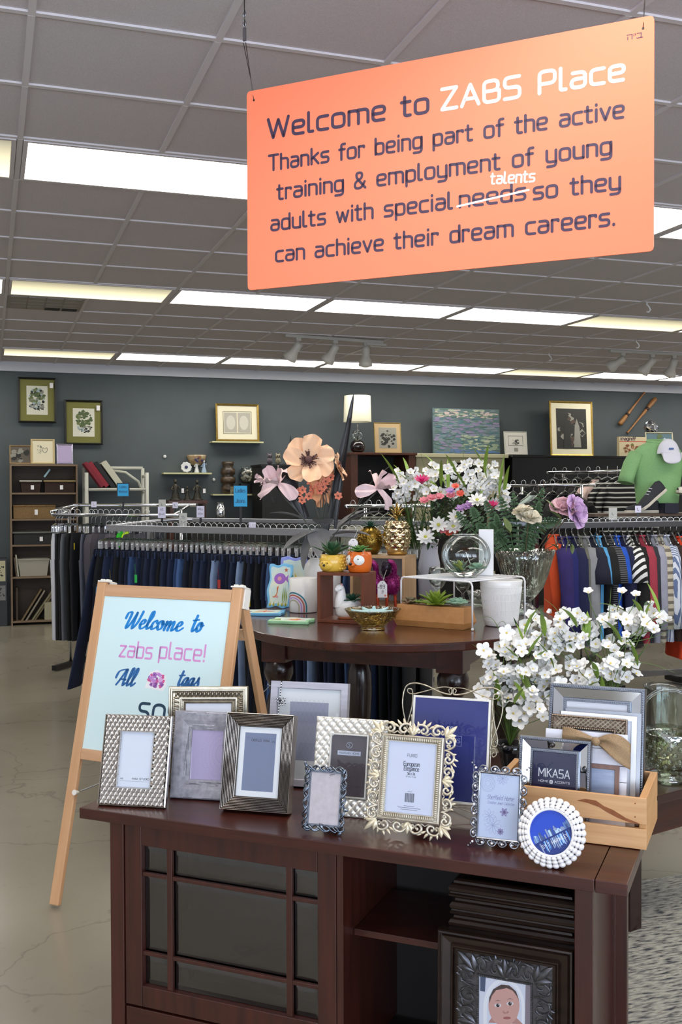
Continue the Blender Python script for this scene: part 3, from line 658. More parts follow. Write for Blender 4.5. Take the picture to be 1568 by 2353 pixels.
def scroll_band(mb, wi, hi, zi, band, y, r, units, leaves=True, bead=.003, leaf_mi=0):
    """acanthus scrolls round an inner rectangle wi x hi standing at z=zi"""
    sides = [((0, zi+hi), (1, 0), (0, 1), wi), ((0, zi), (1, 0), (0, -1), wi), ((-wi/2, zi+hi/2), (0, 1), (-1, 0), hi), ((wi/2, zi+hi/2), (0, 1), (1, 0), hi)]
    for (c, t, n, L), nu in zip(sides, (units[0], units[0], units[1], units[1])):
        half = L/2+band*.25
        for sg in (1, -1):
            Q = lambda s, q: (c[0]+t[0]*s*sg+n[0]*q*band, c[1]+t[1]*s*sg+n[1]*q*band)
            a = half/nu
            for k in range(nu):
                s0 = k*a; fl = k % 2
                m = lambda s, q: Q(s0+(1-s if fl else s)*a, q)
                curl2(mb, [m(*p) for p in ((0, .05), (.08, .5), (.32, .9), (.66, .86), (.84, .52), (.7, .22), (.5, .26), (.46, .48), (.57, .56))], r, r*.5, y, bead=bead, rise=.003)
                curl2(mb, [m(*p) for p in ((.4, .92), (.2, .74), (.17, .42), (.3, .26), (.38, .42), (.3, .5))], r*.75, r*.4, y, bead=bead*.8)
                curl2(mb, [m(*p) for p in ((.62, .2), (.8, .12), (1, .3))], r*.6, r*.4, y)
                if leaves:
                    mb.m = leaf_mi
                    for s, q, da, l in ((.45, .88, .5, .34), (.66, .8, .2, .4), (.2, .7, 1.0, .3)):
                        p0 = m(s, q); p1 = m(s+.5*cos(da), q+.8*sin(da)); leaf(mb, p0, atan2(p1[1]-p0[1], p1[0]-p0[0]), a*l*1.2, a*.16, y-.002, .003, 0, .5*sg)
                    mb.m = 0
        p0 = (c[0]+n[0]*band*.05, c[1]+n[1]*band*.05); a0 = atan2(n[1], n[0])
        if leaves:
            mb.m = leaf_mi
            for da, l in ((0, 1.02), (.55, .8), (-.55, .8)): leaf(mb, p0, a0+da, band*l, band*.36, y-.003, .004)
            mb.m = 0
    for sx in (-1, 1):
        for zz, sz in ((zi, -1), (zi+hi, 1)):
            p0 = (sx*wi/2, zz); a0 = atan2(sz, sx)
            if leaves:
                mb.m = leaf_mi
                for da, l in ((0, 1.38), (.6, .95), (-.6, .95)): leaf(mb, (p0[0]+sx*band*.1, p0[1]+sz*band*.1), a0+da, band*l, band*.4, y-.003, .004)
                mb.m = 0
            else:
                for k in range(3):
                    q = .55+.3*k; mb.ball((p0[0]+sx*band*q, y-.001, p0[1]+sz*band*q), (bead*.9,)*3, 8, 6)
def easel(o, w, h, lean, t=.012, y=.016):
    """strut of a table frame, reaching the table behind it"""
    hh = h*.62; dy = .055+hh*.12
    s, c = sin(lean), cos(lean)
    fy = hh*s+dy                      # foot on the table, level with the frame's own base
    b = MB(); b.beam((0, y, hh), (0, fy*c-.003*s, fy*s+.003*c), .003, .045, (1, 0, 0)); return b.build('easel_strut', M_back, o)
FR = []
def frame(name, label, base, yaw, lean, tl, tr, z=CABH, gap=.0006, strut=True, group='photo frames for sale', **px):
    P, u, q = fit(base, yaw, lean, z, tl=tl, tr=tr, **px)
    x0, x1 = q['tl'][0], q['tr'][0]; w = x1-x0; h = (q['tl'][1]+q['tr'][1])/2; c = P+u*((x0+x1)/2)
    t = thing(name, label, 'photo frame', (c.x, c.y, z+gap), yaw, group, -lean)
    if strut: easel(t, w, h, lean)
    xm = (x0+x1)/2
    return t, w, h, {k: (v[0]-xm, v[1]) for k, v in q.items()}
CY = CAB_YAW
d_ = lambda a: CY+rad(a)

# 1 faceted silver frame
t, w, h, q = frame('photo_frame', 'silver photo frame covered in small raised triangles, at the left end of the console', (224, 1852), d_(13), rad(15), (243, 1643), (396, 1650), i0=(280, 1684), i1=(355, 1688), i2=(265, 1812))
iw = (q['i1'][0]-q['i0'][0]); il = q['i0'][0]; it = q['i0'][1]; ib = q['i2'][1]; ir = il+iw
b = MB(); moulding(b, w, h, [(0, .014), (0, 0), (.003, -.002)])
b.slab([(-w/2+.003, .003), (w/2-.003, .003), (w/2-.003, h-.003), (-w/2+.003, h-.003)], .004, .014); s_ = .0128; hh = s_*.866
for r_ in range(int(h/hh)):
    for c_ in range(-1, int(2*w/s_)+2):
        up = (r_+c_) % 2; xa = -w/2+c_*s_/2; za = .002+r_*hh
        tri = [(xa, za), (xa+s_, za), (xa+s_/2, za+hh)] if up else [(xa, za+hh), (xa+s_/2, za), (xa+s_, za+hh)]
        cx_, cz_ = sum(p[0] for p in tri)/3, sum(p[1] for p in tri)/3
        if cx_ < -w/2+.004 or cx_ > w/2-.004 or cz_ > h-.003 or (il-.001 < cx_ < ir+.001 and ib-.001 < cz_ < it+.001): continue
        tri = [(max(-w/2+.002, min(w/2-.002, x)), max(.001, min(h-.001, zz))) for x, zz in tri]
        b.add([(x, 0, zz) for x, zz in tri]+[(cx_, -.0042, cz_)], [(0, 1, 3), (1, 2, 3), (2, 0, 3)])
for a_, b_, c_, e_ in ((il-.002, il, ib-.002, it+.002), (ir, ir+.002, ib-.002, it+.002), (il, ir, ib-.002, ib), (il, ir, it, it+.002)): b.box(a_, b_, -.0045, .004, c_, e_)
b.build('moulding', M_sil, t)
b = MB(); panel(b, il, ir, ib, it, .0035); b.m = 1
lettering(b, 'MAX STUDIO', ir-.006, ib+.021, .0045, w=.046, weight=.2, y=.0033, align='r'); lettering(b, '4X6', il+.006, ib+.021, .0035, weight=.18, y=.0033)
b.box(il+.006, ir-.006, .0032, .0034, ib+.0165, ib+.0169); o = b.build('print', [M_paper, M_txt], t)
b = MB(); panel(b, il, ir, ib, it, .0015); b.build('pane', G_pane, t)

# 2 ornate champagne frame behind
t, w, h, q = frame('photo_frame', 'ornate champagne photo frame with leaf moulding, behind the grey washed frame', (389, 1808), rad(-19.5), rad(9), (388, 1581), (570, 1580))
b = MB(); moulding(b, w, h, [(0, .022), (0, .004), (.002, -.002), (.005, -.002), (.006, .004), (.008, .004), (.009, -.006), (.0115, -.006), (.013, .0), (.030, .006), (.031, .0), (.034, .0), (.035, .006), (.042, .008), (.043, .004), (.048, .009)])
for x, z in rect_path(w, h, .0205, .0115):
    sd = abs(abs(x)-(w/2-.0205)) < .001; k = 1
    a = (0 if x < 0 else pi) if sd and .021 < z < h-.021 else (pi/2 if z < h/2 else -pi/2)
    leaf(b, (x-.008*cos(a), z-.008*sin(a)), a+.35, .019, .008, .002, .0055, -.001, -.5)
    b.ball((x-.006*cos(a+.9), -.001, z-.006*sin(a+.9)), (.0025, .003, .0025), 6, 5)
beads(b, w, h, .0385, .0045, .0018, .006)
b.build('moulding', M_champ, t)
b = MB(); panel(b, -w/2+.046, w/2-.046, .046, h-.046, .010); b.build('print', M_paper, t)

# 3 grey washed wood frame
t, w, h, q = frame('photo_frame', 'flat grey washed wooden photo frame between the triangle frame and the ribbed frame', (394, 1836), d_(11), rad(12), (403, 1635), (556, 1641), i0=(441, 1673), i2=(436, 1795))
bw = q['i0'][0]+w/2
b = MB(); M_wash = mat('grey_wash_wood', '#a5a3ab', .55, .15, var=('#6f6d76', (60, 60, 60), .3))
moulding(b, w, h, [(0, .016), (0, 0), (.003, -.003), (bw*.5, -.001), (bw-.004, .004), (bw, .005), (bw, .010)]); b.build('moulding', M_wash, t)
nt = M_wash.node_tree
b = MB()
random.seed(5)
for k in range(150):
    sd = k % 4; i_ = random.uniform(.003, bw-.005); s0 = random.uniform(-.5, .4)
    L = (w if sd < 2 else h)-2*i_; a, e = (s0)*L, min(.5, s0+random.uniform(.06, .35))*L; yy = -.003+.007*i_/bw-.0006; th = random.uniform(.0003, .0009)
    if sd < 2: z = i_ if sd == 0 else h-i_; b.add([(a, yy, z-th), (e, yy, z-th), (e, yy, z+th), (a, yy, z+th)], [(0, 1, 2, 3)])
    else: x = (-w/2+i_) if sd == 2 else w/2-i_; b.add([(x-th, yy, h/2+a), (x+th, yy, h/2+a), (x+th, yy, h/2+e), (x-th, yy, h/2+e)], [(0, 1, 2, 3)])
    b.mi[-1] = k % 2
b.build('wood_grain', [mat('wash_dark', '#5f5d66', .6), mat('wash_light', '#c4c2c9', .6)], t)
b = MB(); panel(b, -w/2+bw-.002, w/2-bw+.002, bw-.002, h-bw+.002, .009); b.m = 1
for k in range(5):
    for j in range(26):
        a = pi*.5+j*.11; r = .02+.011*k; x, z = w/2-bw+r*cos(a)*.9, h*.52+r*sin(a)*1.2
        if abs(x) < w/2-bw and bw < z < h-bw: b.add([(x-.0006, .0088, z-.0006), (x+.0006, .0088, z-.0006), (x+.0006, .0088, z+.0006), (x-.0006, .0088, z+.0006)], [(0, 1, 2, 3)])
b.build('print', [mat('lilac_print', '#b9a9cf', .5), mat('lilac_dots', '#8f7fae', .5)], t)
b = MB(); panel(b, -w/2+bw, w/2-bw, bw, h-bw, .0065); b.build('pane', G_pane, t)

# 4 ribbed silver frame
t, w, h, q = frame('photo_frame', 'silver photo frame with deep stepped ribs around a white mat', (503, 1866), d_(8.5), rad(14), (523, 1643), (677, 1652), i0=(556, 1678), i1=(652, 1684), i2=(543, 1832))
bw = (q['i0'][0]+w/2+w/2-q['i1'][0])/2
prof = [(0, .034), (0, 0)]
for k in range(9):
    i0 = bw*k/9; yb = .010*k/9
    prof += [(i0+.0004, yb-.0038), (i0+bw/9*.22, yb-.0046), (i0+bw/9*.46, yb-.0036), (i0+bw/9*.56, yb+.0022), (i0+bw/9*.95, yb+.0026)]
prof += [(bw, .013), (bw, .016)]
b = MB()
for s0, s1 in zip(prof, prof[1:]): b.m = int(s0[1]-.010*s0[0]/bw > .0015 and s1[1]-.010*s1[0]/bw > .0015); moulding(b, w, h, [s0, s1])
b.build('moulding', [mat('ribbed_silver', '#cfc8c1', .17, 1), mat('rib_groove', '#3b352f', .4, .6)], t)
mx = w/2-bw; b = MB(); panel(b, -mx-.001, mx+.001, bw-.001, h-bw+.001, .0145)
b.m = 1; mw = .0145; panel(b, -mx+mw, mx-mw, bw+mw, h-bw-mw, .0142); b.m = 2
b.at((0, .0140, h-bw-mw), (0, pi, 0)); lettering(b, 'MAX STUDIO', 0, .016, .0055, w=.048, weight=.2, y=0, align='c'); lettering(b, '5X7', -mx+mw+.003, .018, .0045, weight=.18); ribbon(b, [(-mx+mw+.003, .013), (mx-mw-.003, .013)], .0003); b.at()
b.build('print', [M_mat, M_greyp, M_txt], t)
b = MB(); panel(b, -mx, mx, bw, h-bw, .0125); b.build('pane', G_pane, t)

# 5 tall grey frame with twine
t, w, h, q = frame('photo_frame', 'tall silver grey photo frame with wide white mat and a knotted black-and-white twine', (592, 1806), d_(9), rad(11), (624, 1567), (800, 1578), i0=(641, 1587), i1=(788, 1596))
bw = .020; b = MB(); moulding(b, w, h, [(0, .030), (0, 0), (bw-.002, 0), (bw, .002), (bw, .014)]); b.build('moulding', mat('brushed_grey_wood', '#b6b4bd', .42, .3, var=('#9c9aa4', (12, 12, 90), .3)), t, bevel=.0008)
b = MB(); panel(b, -w/2+bw, w/2-bw, bw, h-bw, .012); b.m = 1; a, e = .036, .036; x0, x1, z0, z1 = -w/2+bw+a, w/2-bw-a, bw+.05, h-bw-.036; panel(b, x0, x1, z0, z1, .0115); b.m = 2
for k in range(8):
    for j in range(12):
        x, z = x0+(k+.5*(j % 2)+.3)*(x1-x0)/8.5, z0+(j+.5)*(z1-z0)/12
        b.add([(x-.0007, .0112, z-.0007), (x+.0007, .0112, z-.0007), (x+.0007, .0112, z+.0007), (x-.0007, .0112, z+.0007)], [(0, 1, 2, 3)])
        for dx, dz in ((1, 1), (-1, 1)): ribbon(b, [(x, z), (x+dx*(x1-x0)/17, z+(z1-z0)/12)], .00025, .0113, cap=False)
b.build('print', [M_mat, mat('grey_lilac_print', '#a6a9c0', .55), mat('print_lines', '#8b8ea8', .6)], t)
b = MB(); panel(b, -w/2+bw, w/2-bw, bw, h-bw, .008); b.build('pane', G_pane, t)
xk, zk = -w/2+.031, h-.055; b = MB()
for k in range(56):
    z = h*.25+k*(h*.75)/56; b.m = k % 2; b.tube([(xk-.012*(1-k/56), -.002, z), (xk-.012*(1-(k+1)/56)+.0004, -.002, z+h*.75/56)], .0016, 6, cap=False)
for a, r in ((.3, .016), (pi-.2, .014), (-1.1, .015), (-.5, .018)):
    for k in range(10):
        b.m = k % 2; f = lambda s: (xk+r*sin(pi*s)*cos(a+1.2*(s-.5)), -.004-.003*sin(pi*s), zk+r*sin(pi*s)*sin(a+1.6*(s-.5)))
        b.tube([f(k/10), f((k+1)/10)], .0014, 6, cap=False)
b.ball((xk, -.005, zk), .004, 8, 6); b.build('twine', [mat('twine_white', '#e8e8ec', .8), mat('twine_black', '#22242c', .8)], t)

# 6 quilted pearl frame
t, w, h, q = frame('photo_frame', 'pearly quilted photo frame with a brown insert, behind the small wire frame', (706, 1869), d_(6), rad(13), (733, 1648), (889, 1660), i0=(765, 1688), i1=(846, 1694), i2=(745, 1826))
il, it, ib, ir = q['i0'][0], q['i0'][1], q['i2'][1], q['i1'][0]
b = MB(); b.slab([(-w/2+.006, .006), (w/2-.006, .006), (w/2-.006, h-.006), (-w/2+.006, h-.006)], .004, .014)
nx, nz = 8, 10; px_, pz_ = w/nx, h/nz
for j in range(0, 2*nz+1):
    for i in range(0, 2*nx+1):
        if (i+j) % 2: continue
        cx_, cz_ = -w/2+i*px_/2, j*pz_/2
        if il-.004 < cx_ < ir+.004 and ib-.004 < cz_ < it+.004: continue
        def f(u, v, cx_=cx_, cz_=cz_):
            a, c = u-.5, v-.5; x, z = cx_+(a-c)*px_/1.0*.97, cz_+(a+c)*pz_/1.0*.97
            x = max(-w/2-.004, min(w/2+.004, x)); z = max(.0, min(h+.003, z))
            if ib-.004 <= cz_ <= it+.004: x = min(x, il-.004) if cx_ < il else max(x, ir+.004)
            elif il-.004 <= cx_ <= ir+.004: z = min(z, ib-.004) if cz_ < ib else max(z, it+.004)
            return (x, .003-.0085*(cos(pi*a)*cos(pi*c))**.6 if abs(a) < .499 and abs(c) < .499 else .003, z)
        b.grid(f, 4, 4)
moulding(b, w, h, [(.004, .014), (.004, .004)])
for a_, b_, c_, e_ in ((il-.004, il, ib-.004, it+.004), (ir, ir+.004, ib-.004, it+.004), (il, ir, ib-.004, ib), (il, ir, it, it+.004)): b.box(a_, b_, -.007, .006, c_, e_)
b.build('moulding', M_pearl, t)
b = MB(); panel(b, il, ir, ib, it, -.001); b.m = 1; xm, zl = (il+ir)/2, it-(it-ib)*.30
b.at((0, 0, 0)); b.quad((xm-.031, -.0013, zl-.005), (xm+.031, -.0013, zl-.005), (xm+.031, -.0013, zl+.006), (xm-.031, -.0013, zl+.006)); b.add([(x, -.0013, z) for x, z in disk((xm, zl+.021), .0078, 24)], [tuple(range(24))])
b.m = 2; b.add([(x, -.0014, z) for x, z in disk((xm, zl+.021), .0069, 24)], [tuple(range(24))]); lettering(b, 'PARISIAN HOME', xm, zl-.002, .005, w=.054, weight=.13, y=-.0015, align='c')
b.m = 1; ribbon(b, smooth_pts([V(p) for p in ((xm+.002, zl+.025), (xm-.003, zl+.023), (xm+.002, zl+.019), (xm-.003, zl+.017))]), .0008, -.0015)
b.build('print', [mat('brown_slate_print', '#5b5057', .45, var=('#3f363b', 25, .3)), mat('label_pale', '#c3cbe0', .5), mat('label_ink', '#3a3438', .5)], t)
b = MB(); panel(b, il, ir, ib, it, -.0035); b.build('pane', G_pane, t)

# 7 small wire-vine frame with bare cardboard
t, w, h, q = frame('photo_frame', 'small pewter photo frame of twisted vine wire with a bare cardboard insert', (684, 1912), d_(6), rad(13), (701, 1757), (802, 1768))
b = MB(); wi = .012
for ph, amp, tw in ((0, .008, 11), (pi, .008, 11), (1.4, .0055, 17)):
    P = rect_path(w, h, wi*.75, .0022); n = len(P); pts = []
    for k, (x, z) in enumerate(P):
        L = 2*(w+h); s_ = amp*sin(ph+tw*2*pi*k/n+.5*sin(5*2*pi*k/n)); cxx, czz = x, z-h/2; d = V((cxx*.9, czz)).normalized()
        sd = abs(abs(x)-(w/2-wi*.75)) < .001; nn = V((1 if x > 0 else -1, 0)) if sd else V((0, 1 if z > h/2 else -1))
        pts.append((x+nn.x*s_*.75, -.002-.003*cos(ph+tw*2*pi*k/n), z+nn.y*s_*.75))
    b.tube(pts, .0021, 6, closed=True)
for k in range(9):
    x, z = rect_path(w, h, wi*.7, .05)[k*1 % len(rect_path(w, h, wi*.7, .05))]; leaf(b, (x, z), k*2.1, .016, .008, -.004, .002)
b.build('wire_border', mat('blued_pewter', '#8a929e', .25, 1, var=('#4d5866', 60, .3)), t)
b = MB(); b.box(-w/2+wi+.003, w/2-wi-.003, .001, .007, wi+.003, h-wi-.003); b.m = 1; i_ = wi+.001
for a_, b_, c_, e_ in ((-w/2+i_, -w/2+i_+.006, i_, h-i_), (w/2-i_-.006, w/2-i_, i_, h-i_), (-w/2+i_, w/2-i_, i_, i_+.006), (-w/2+i_, w/2-i_, h-i_-.006, h-i_)): b.box(a_, b_, -.0005, .0045, c_, e_)
b.m = 2; b.at((w*.14, -.0003, h*.86), (0, rad(-12), 0)); b.box(-.007, .007, -.0004, 0, -.0004, .0006); b.at()
b.build('cardboard_insert', [mat('cardboard_grey', '#b7b0b6', .8, var=('#a39ba1', 60, .3)), M_pewd, M_black], t)

# 8 big scroll frame
t, w, h, q = frame('photo_frame', 'large ivory silver photo frame with pierced acanthus scrolls, front and centre of the console', (823, 1914), d_(2), rad(14), (858, 1656), (1055, 1672), i0=(881, 1686), i1=(1021, 1698), i2=(857, 1879), o0=(894, 1701), o1=(1004, 1710), o2=(874, 1866))
il, ir, it, ib = q['i0'][0], q['i1'][0], q['i0'][1], q['i2'][1]; wi, hi = ir-il, it-ib; xm = (il+ir)/2
bw = ((q['o0'][0]-il)+(ir-q['o1'][0]))/2
b = MB(); b.at((xm, 0, 0)); band = min(h-it, ib)*1.0
scroll_band(b, wi, hi, ib, band*.98, .004, .0042, (2, 3), True, .0042, 1)
o = b.build('scrollwork', [M_ivory, mat('ivory_leaf', '#d8cbae', .38, .4)], t)
b = MB(); b.at((xm, 0, ib)); moulding(b, wi, hi, [(0, .014), (0, -.003), (.002, -.005), (bw*.22, -.005), (bw*.3, -.002), (bw*.55, -.002), (bw*.85, 0), (bw*.9, -.003), (bw, -.003), (bw, .004)])
for x, z in rect_path(wi, hi, bw*.58, .0046):
    sd = abs(abs(x)-(wi/2-bw*.58)) < .0008; b.ball((x, -.003, z), (bw*.30, .0030, .0021) if sd else (.0021, .0030, bw*.30), 8, 6)
b.at(); b.build('ribbed_moulding', M_ivory, t)
x0, x1, z0, z1 = xm-wi/2+bw, xm+wi/2-bw, ib+bw, it-bw; b = MB(); panel(b, x0, x1, z0, z1, .003); b.m = 1; H_ = z1-z0
def tline(s, zf, hgt, wid, wt=.15): lettering(b, s, (x0+x1)/2, z0+H_*zf, hgt, w=wid, weight=wt, y=.0027, align='c')
tline('FURIO', .795, .0068, .024, .12); tline('European', .665, .0098, .040); tline('Elegance', .60, .0098, .037); tline('5in x 7in', .54, .0062, .019); tline('(12 cm x 17 cm)', .507, .003, .024)
for k in range(19):
    ww = (.0005, .0011, .0007)[k*7 % 3]; x = (x0+x1)/2-.012+k*.00128; b.add([(x, .0027, z0+H_*.16), (x+ww, .0027, z0+H_*.16), (x+ww, .0027, z0+H_*.285), (x, .0027, z0+H_*.285)], [(0, 1, 2, 3)])
for zf, wid in ((.305, .012), (.105, .026), (.08, .058), (.055, .042)): ribbon(b, [((x0+x1)/2-wid/2, z0+H_*zf), ((x0+x1)/2+wid/2, z0+H_*zf)], .0009, .0027, cap=False)
b.build('print', [mat('pale_blue_print', '#dfe5fa', .55), M_txt], t)
b = MB(); panel(b, x0, x1, z0, z1, .001); b.build('pane', G_pane, t)

# 9 blue print in a wire scroll easel
t, w, h, q = frame('photo_frame', 'navy blue print in a white edged frame with curling wire scrolls around it', (925, 1868), d_(3), rad(12), (951, 1596), (1129, 1610), strut=False, b0=(1098, 1852))
zb = q['b0'][1]; b = MB()
b.at((0, 0, zb)); moulding(b, w, h-zb, [(0, .010), (0, 0), (.0055, 0), (.0055, .004)]); b.at(); b.build('moulding', mat('cream_metal', '#dcd7cd', .35, .4), t)
b = MB(); panel(b, -w/2+.005, w/2-.005, zb+.005, h-.005, .003); b.m = 1; zc = h-(h-zb)*.31
for sx in (-1, 1):
    x = sx*.0045; ribbon(b, smooth_pts([V(p) for p in ((x-sx*.0035, zc-.006), (x-sx*.0035, zc+.006), (x+sx*.001, zc+.0065), (x+sx*.002, zc+.002), (x-sx*.002, zc), (x+sx*.003, zc-.002), (x+sx*.002, zc-.006), (x-sx*.0035, zc-.006))]), .0012, .0027)
ribbon(b, [(-.03, zc-.015), (.03, zc-.015), (.03, zc-.04), (-.03, zc-.04)], .0007, .0027, True); lettering(b, 'BURNES', -.024, zc-.032, .010, w=.05, weight=.1, y=.0027); lettering(b, 'especially', .0, zb+.06, .004, w=.03, weight=.14, y=.0027, align='r')
b.build('print', [mat('navy_print', '#12247e', .4), mat('silver_print', '#b9c4e8', .4)], t)
b = MB(); panel(b, -w/2+.005, w/2-.005, zb+.005, h-.005, .0018); b.build('pane', G_pane, t)
b = MB(); W2 = w/2
for sg in (1, -1):
    m = lambda *P: [(sg*x, z) for x, z in P]
    curl2(b, m((.006, h+.010), (.010, h+.018), (.003, h+.022), (.0015, h+.014), (.006, h+.007), (.035, h+.012), (W2*.7, h+.026), (W2+.002, h+.030), (W2+.024, h+.018), (W2+.030, h-.02), (W2+.022, h-.06), (W2+.006, h-.10), (W2+.002, h-.125)), .0026, .0014, .004)
    curl2(b, m((0, h+.024), (.03, h+.024), (W2*.75, h+.010), (W2+.004, h+.002), (W2+.017, h+.006), (W2+.017, h+.014), (W2+.008, h+.014), (W2+.004, h+.004), (W2+.004, h-.03), (W2+.014, h-.075), (W2+.020, h-.10), (W2+.016, h-.116), (W2+.006, h-.114), (W2+.006, h-.106), (W2+.012, h-.104)), .0022, .0013, .005)
    curl2(b, m((W2+.003, h-.14), (W2+.003, h-.125), (W2+.014, h-.122), (W2+.018, h-.135), (W2+.010, h-.142), (W2+.007, h-.134), (W2+.012, h-.131)), .002, .0013, .005)
    curl2(b, m((W2+.004, h-.05), (W2+.003, h-.12), (W2+.002, zb), (W2-.004, zb*.4), (W2-.01, .002)), .0022, .0022, .007)
    curl2(b, m((W2-.01, .012), (0, zb*.8), (-W2+.02, zb)), .0013, .0013, .009)
b.tube([(-W2+.01, .02, .03), (0, .07, .02), (W2-.01, .02, .03)], .0016, 6)
b.build('wire_scrolls', mat('worn_gilt_wire', '#948b78', .35, .9, var=('#c8c0ae', 120, .2)), t)

# 10 pewter scroll frame with pearls
t, w, h, q = frame('photo_frame', 'pewter photo frame with looping scrolls and small pearls, left of the round frame', (1074, 1945), d_(3), rad(14), (1087, 1757), (1213, 1771), i0=(1104, 1780), i1=(1196, 1790), i2=(1094, 1929))
il, ir, it, ib = q['i0'][0], q['i1'][0], q['i0'][1], q['i2'][1]; wi, hi = ir-il, it-ib; xm = (il+ir)/2
b = MB(); b.at((xm, 0, 0)); scroll_band(b, wi, hi, ib, min(h-it, (w-wi)/2)*1.0, .002, .0030, (2, 3), False, .0030)
b.at((xm, 0, ib)); moulding(b, wi, hi, [(-.0035, .007), (-.0035, -.001), (-.001, -.003), (.0015, -.001), (.0015, .004)]); b.at(); b.build('scrollwork', M_pew, t)
b = MB()
for k, (x, z) in enumerate(rect_path(wi+.02, hi+.02, 0, .022)): b.ball((xm+x, -.003, ib-.01+z), .0028, 8, 6)
b.build('pearls', mat('pearl', '#f2eef4', .2, coat=.6), t)
b = MB(); b.slab([(il, ib), (ir, ib), (ir, it), (il, it)], .003, .006); b.m = 1; xc, H_ = xm, hi
def fl(cx_, cz_, r, n, wd=.0004, y=.0027):
    for k in range(n):
        a = 2*pi*k/n; ribbon(b, smooth_pts([V((cx_, cz_)), V((cx_+r*.6*cos(a-.3), cz_+r*.6*sin(a-.3))), V((cx_+r*cos(a), cz_+r*sin(a))), V((cx_+r*.6*cos(a+.3), cz_+r*.6*sin(a+.3))), V((cx_, cz_))], k=3), wd, y, cap=False)
for r in (.006, .010, .014, .017): ribbon(b, [(il+.019+r*cos(a*.314), it-.024+r*1.1*sin(a*.314)) for a in range(20)], .0004, .0027, True)
fl(xc+.006, it-.010, .014, 9); fl(xc-.012, ib+.03, .02, 10, .0003); fl(xc-.022, ib+.05, .016, 8, .0003)
script_ = lambda s, x, z, hh, ww: lettering(b, s, x, z, hh, w=ww, weight=.09, y=.0026, slant=.45, rad_=.34, align='c')
script_('Sheffield Home', xc+.002, ib+H_*.60, .0095, .062); script_('Creative Jewel Collection', xc+.004, ib+H_*.53, .006, .062)
b.m = 2; fl(xc+.013, ib+H_*.42, .009, 6, .0022); fl(xc+.006, ib+H_*.12, .007, 8, .0016)
b.build('print', [mat('ice_blue_print', '#cfdcf8', .5), mat('faint_violet_ink', '#8f8fc0', .6), mat('violet_ink', '#9b8fc4', .6)], t)
b = MB(); panel(b, il, ir, ib, it, .001); b.build('pane', G_pane, t)

# 11 round beaded frame
P, u, q = fit((1262, 1998), d_(-2), rad(17), CABH, c=(1262, 1915), t=(1268, 1833), l=(1184, 1911), r=(1341, 1921))
R = (q['r'][0]-q['l'][0])/2
t = thing('photo_frame', 'round white beaded photo frame with a blue city skyline, leaning against the pine crate', 'photo frame', (P.x, P.y, CABH+.0006), d_(-2), 'photo frames for sale', -rad(17))
b = MB(); N_ = 30; ri = R*.62
for k in range(N_):
    a = 2*pi*k/N_; b.at((0, 0, R), (0, a, 0))
    for rr_, s_, y in ((.925, .072, .004), (.82, .066, -.001), (.725, .058, -.005)): b.ball((0, y, R*rr_), (R*s_*1.42, R*.10, R*s_*1.12), 12, 8)
b.at((0, 0, R), (pi/2, 0, 0)); b.lathe([(R*.95, .0), (R*.93, -.012), (R*.6, -.014)], 48); b.lathe([(ri*1.12, .0), (ri*1.11, .010), (ri*1.08, .011), (ri*1.07, .0095), (ri*1.045, .011), (ri*1.03, .0095), (ri*1.01, .010), (ri, .004), (ri, .0)], 56); b.at()
b.build('beaded_rim', mat('white_washed_resin', '#e9e6e6', .4, .1, coat=.2), t)
b = MB(); random.seed(11)
def clipc(poly):     # keep print polygons inside the round opening
    return [(x*(ri/hypot(x, z)) if hypot(x, z) > ri else x, z*(ri/hypot(x, z)) if hypot(x, z) > ri else z) for x, z in poly]
b.at((0, 0, R), (0, rad(-32), 0)); face_poly(b, disk((0, 0), ri, 40), -.003)
b.m = 1; face_poly(b, [(x, min(z, -ri*.17)) for x, z in disk((0, 0), ri, 60)], -.0032)
for k in range(44):
    x = random.uniform(-.93, .86)*ri; hgt = random.uniform(.1, .46)*ri*(1-.35*abs(x/ri)); ww = random.uniform(.05, .12)*ri; b.m = 2+k % 4
    face_poly(b, clipc([(x, -ri*.15), (x+ww, -ri*.15), (x+ww, -ri*.15+hgt), (x+ww*.5, -ri*.15+hgt*1.08), (x, -ri*.15+hgt)]), -.0033-.00002*k)
for k in range(34):
    x = random.uniform(-.8, .8)*ri; ww = random.uniform(.02, .06)*ri; b.m = (3, 6, 4, 5)[k % 4]; face_poly(b, clipc([(x, -ri*.22), (x+ww, -ri*.22), (x+ww, -ri*random.uniform(.5, .85)), (x, -ri*.7)]), -.0033-.00002*k)
b.m = 1; face_poly(b, clipc([(-ri*.97, -ri*.22), (ri*.97, -ri*.22), (ri*.97, -ri*.155), (-ri*.97, -ri*.155)]), -.0047)
b.m = 7; lettering(b, 'SY T HARWILEY', 0, -ri*.50, ri*.15, w=ri*1.35, weight=.09, y=-.0049, align='c'); b.at()
b.build('print', [mat('sky_blue_print', '#1d43b4', .4), mat('deep_blue_print', '#122a73', .4), mat('city_a', '#5f7fae', .4), mat('city_b', '#a9c6ea', .4), mat('city_c', '#3b4f80', .4), mat('city_d', '#7f8fb0', .4), mat('city_e', '#4f8fe0', .4), M_txtw], t)
b = MB(); b.beam((0, .012, R*1.2), (0, .07, .022), .003, .04, (1, 0, 0)); b.build('easel_strut', M_back, t)
bpy.context.view_layer.update()
def settle(t, z, gap=.0004):
    """rest a thing on height z: lift it by whatever pokes below"""
    lo = 1e9
    def walk(o):
        nonlocal lo
        if o.type == 'MESH':
            M = o.matrix_world; lo = min([lo]+[(M @ v.co).z for v in o.data.vertices])
        for c in o.children: walk(c)
    walk(t); t.location.z += z+gap-lo
for o in [o for o in bpy.data.objects if o.get('category') == 'photo frame']: settle(o, CABH)
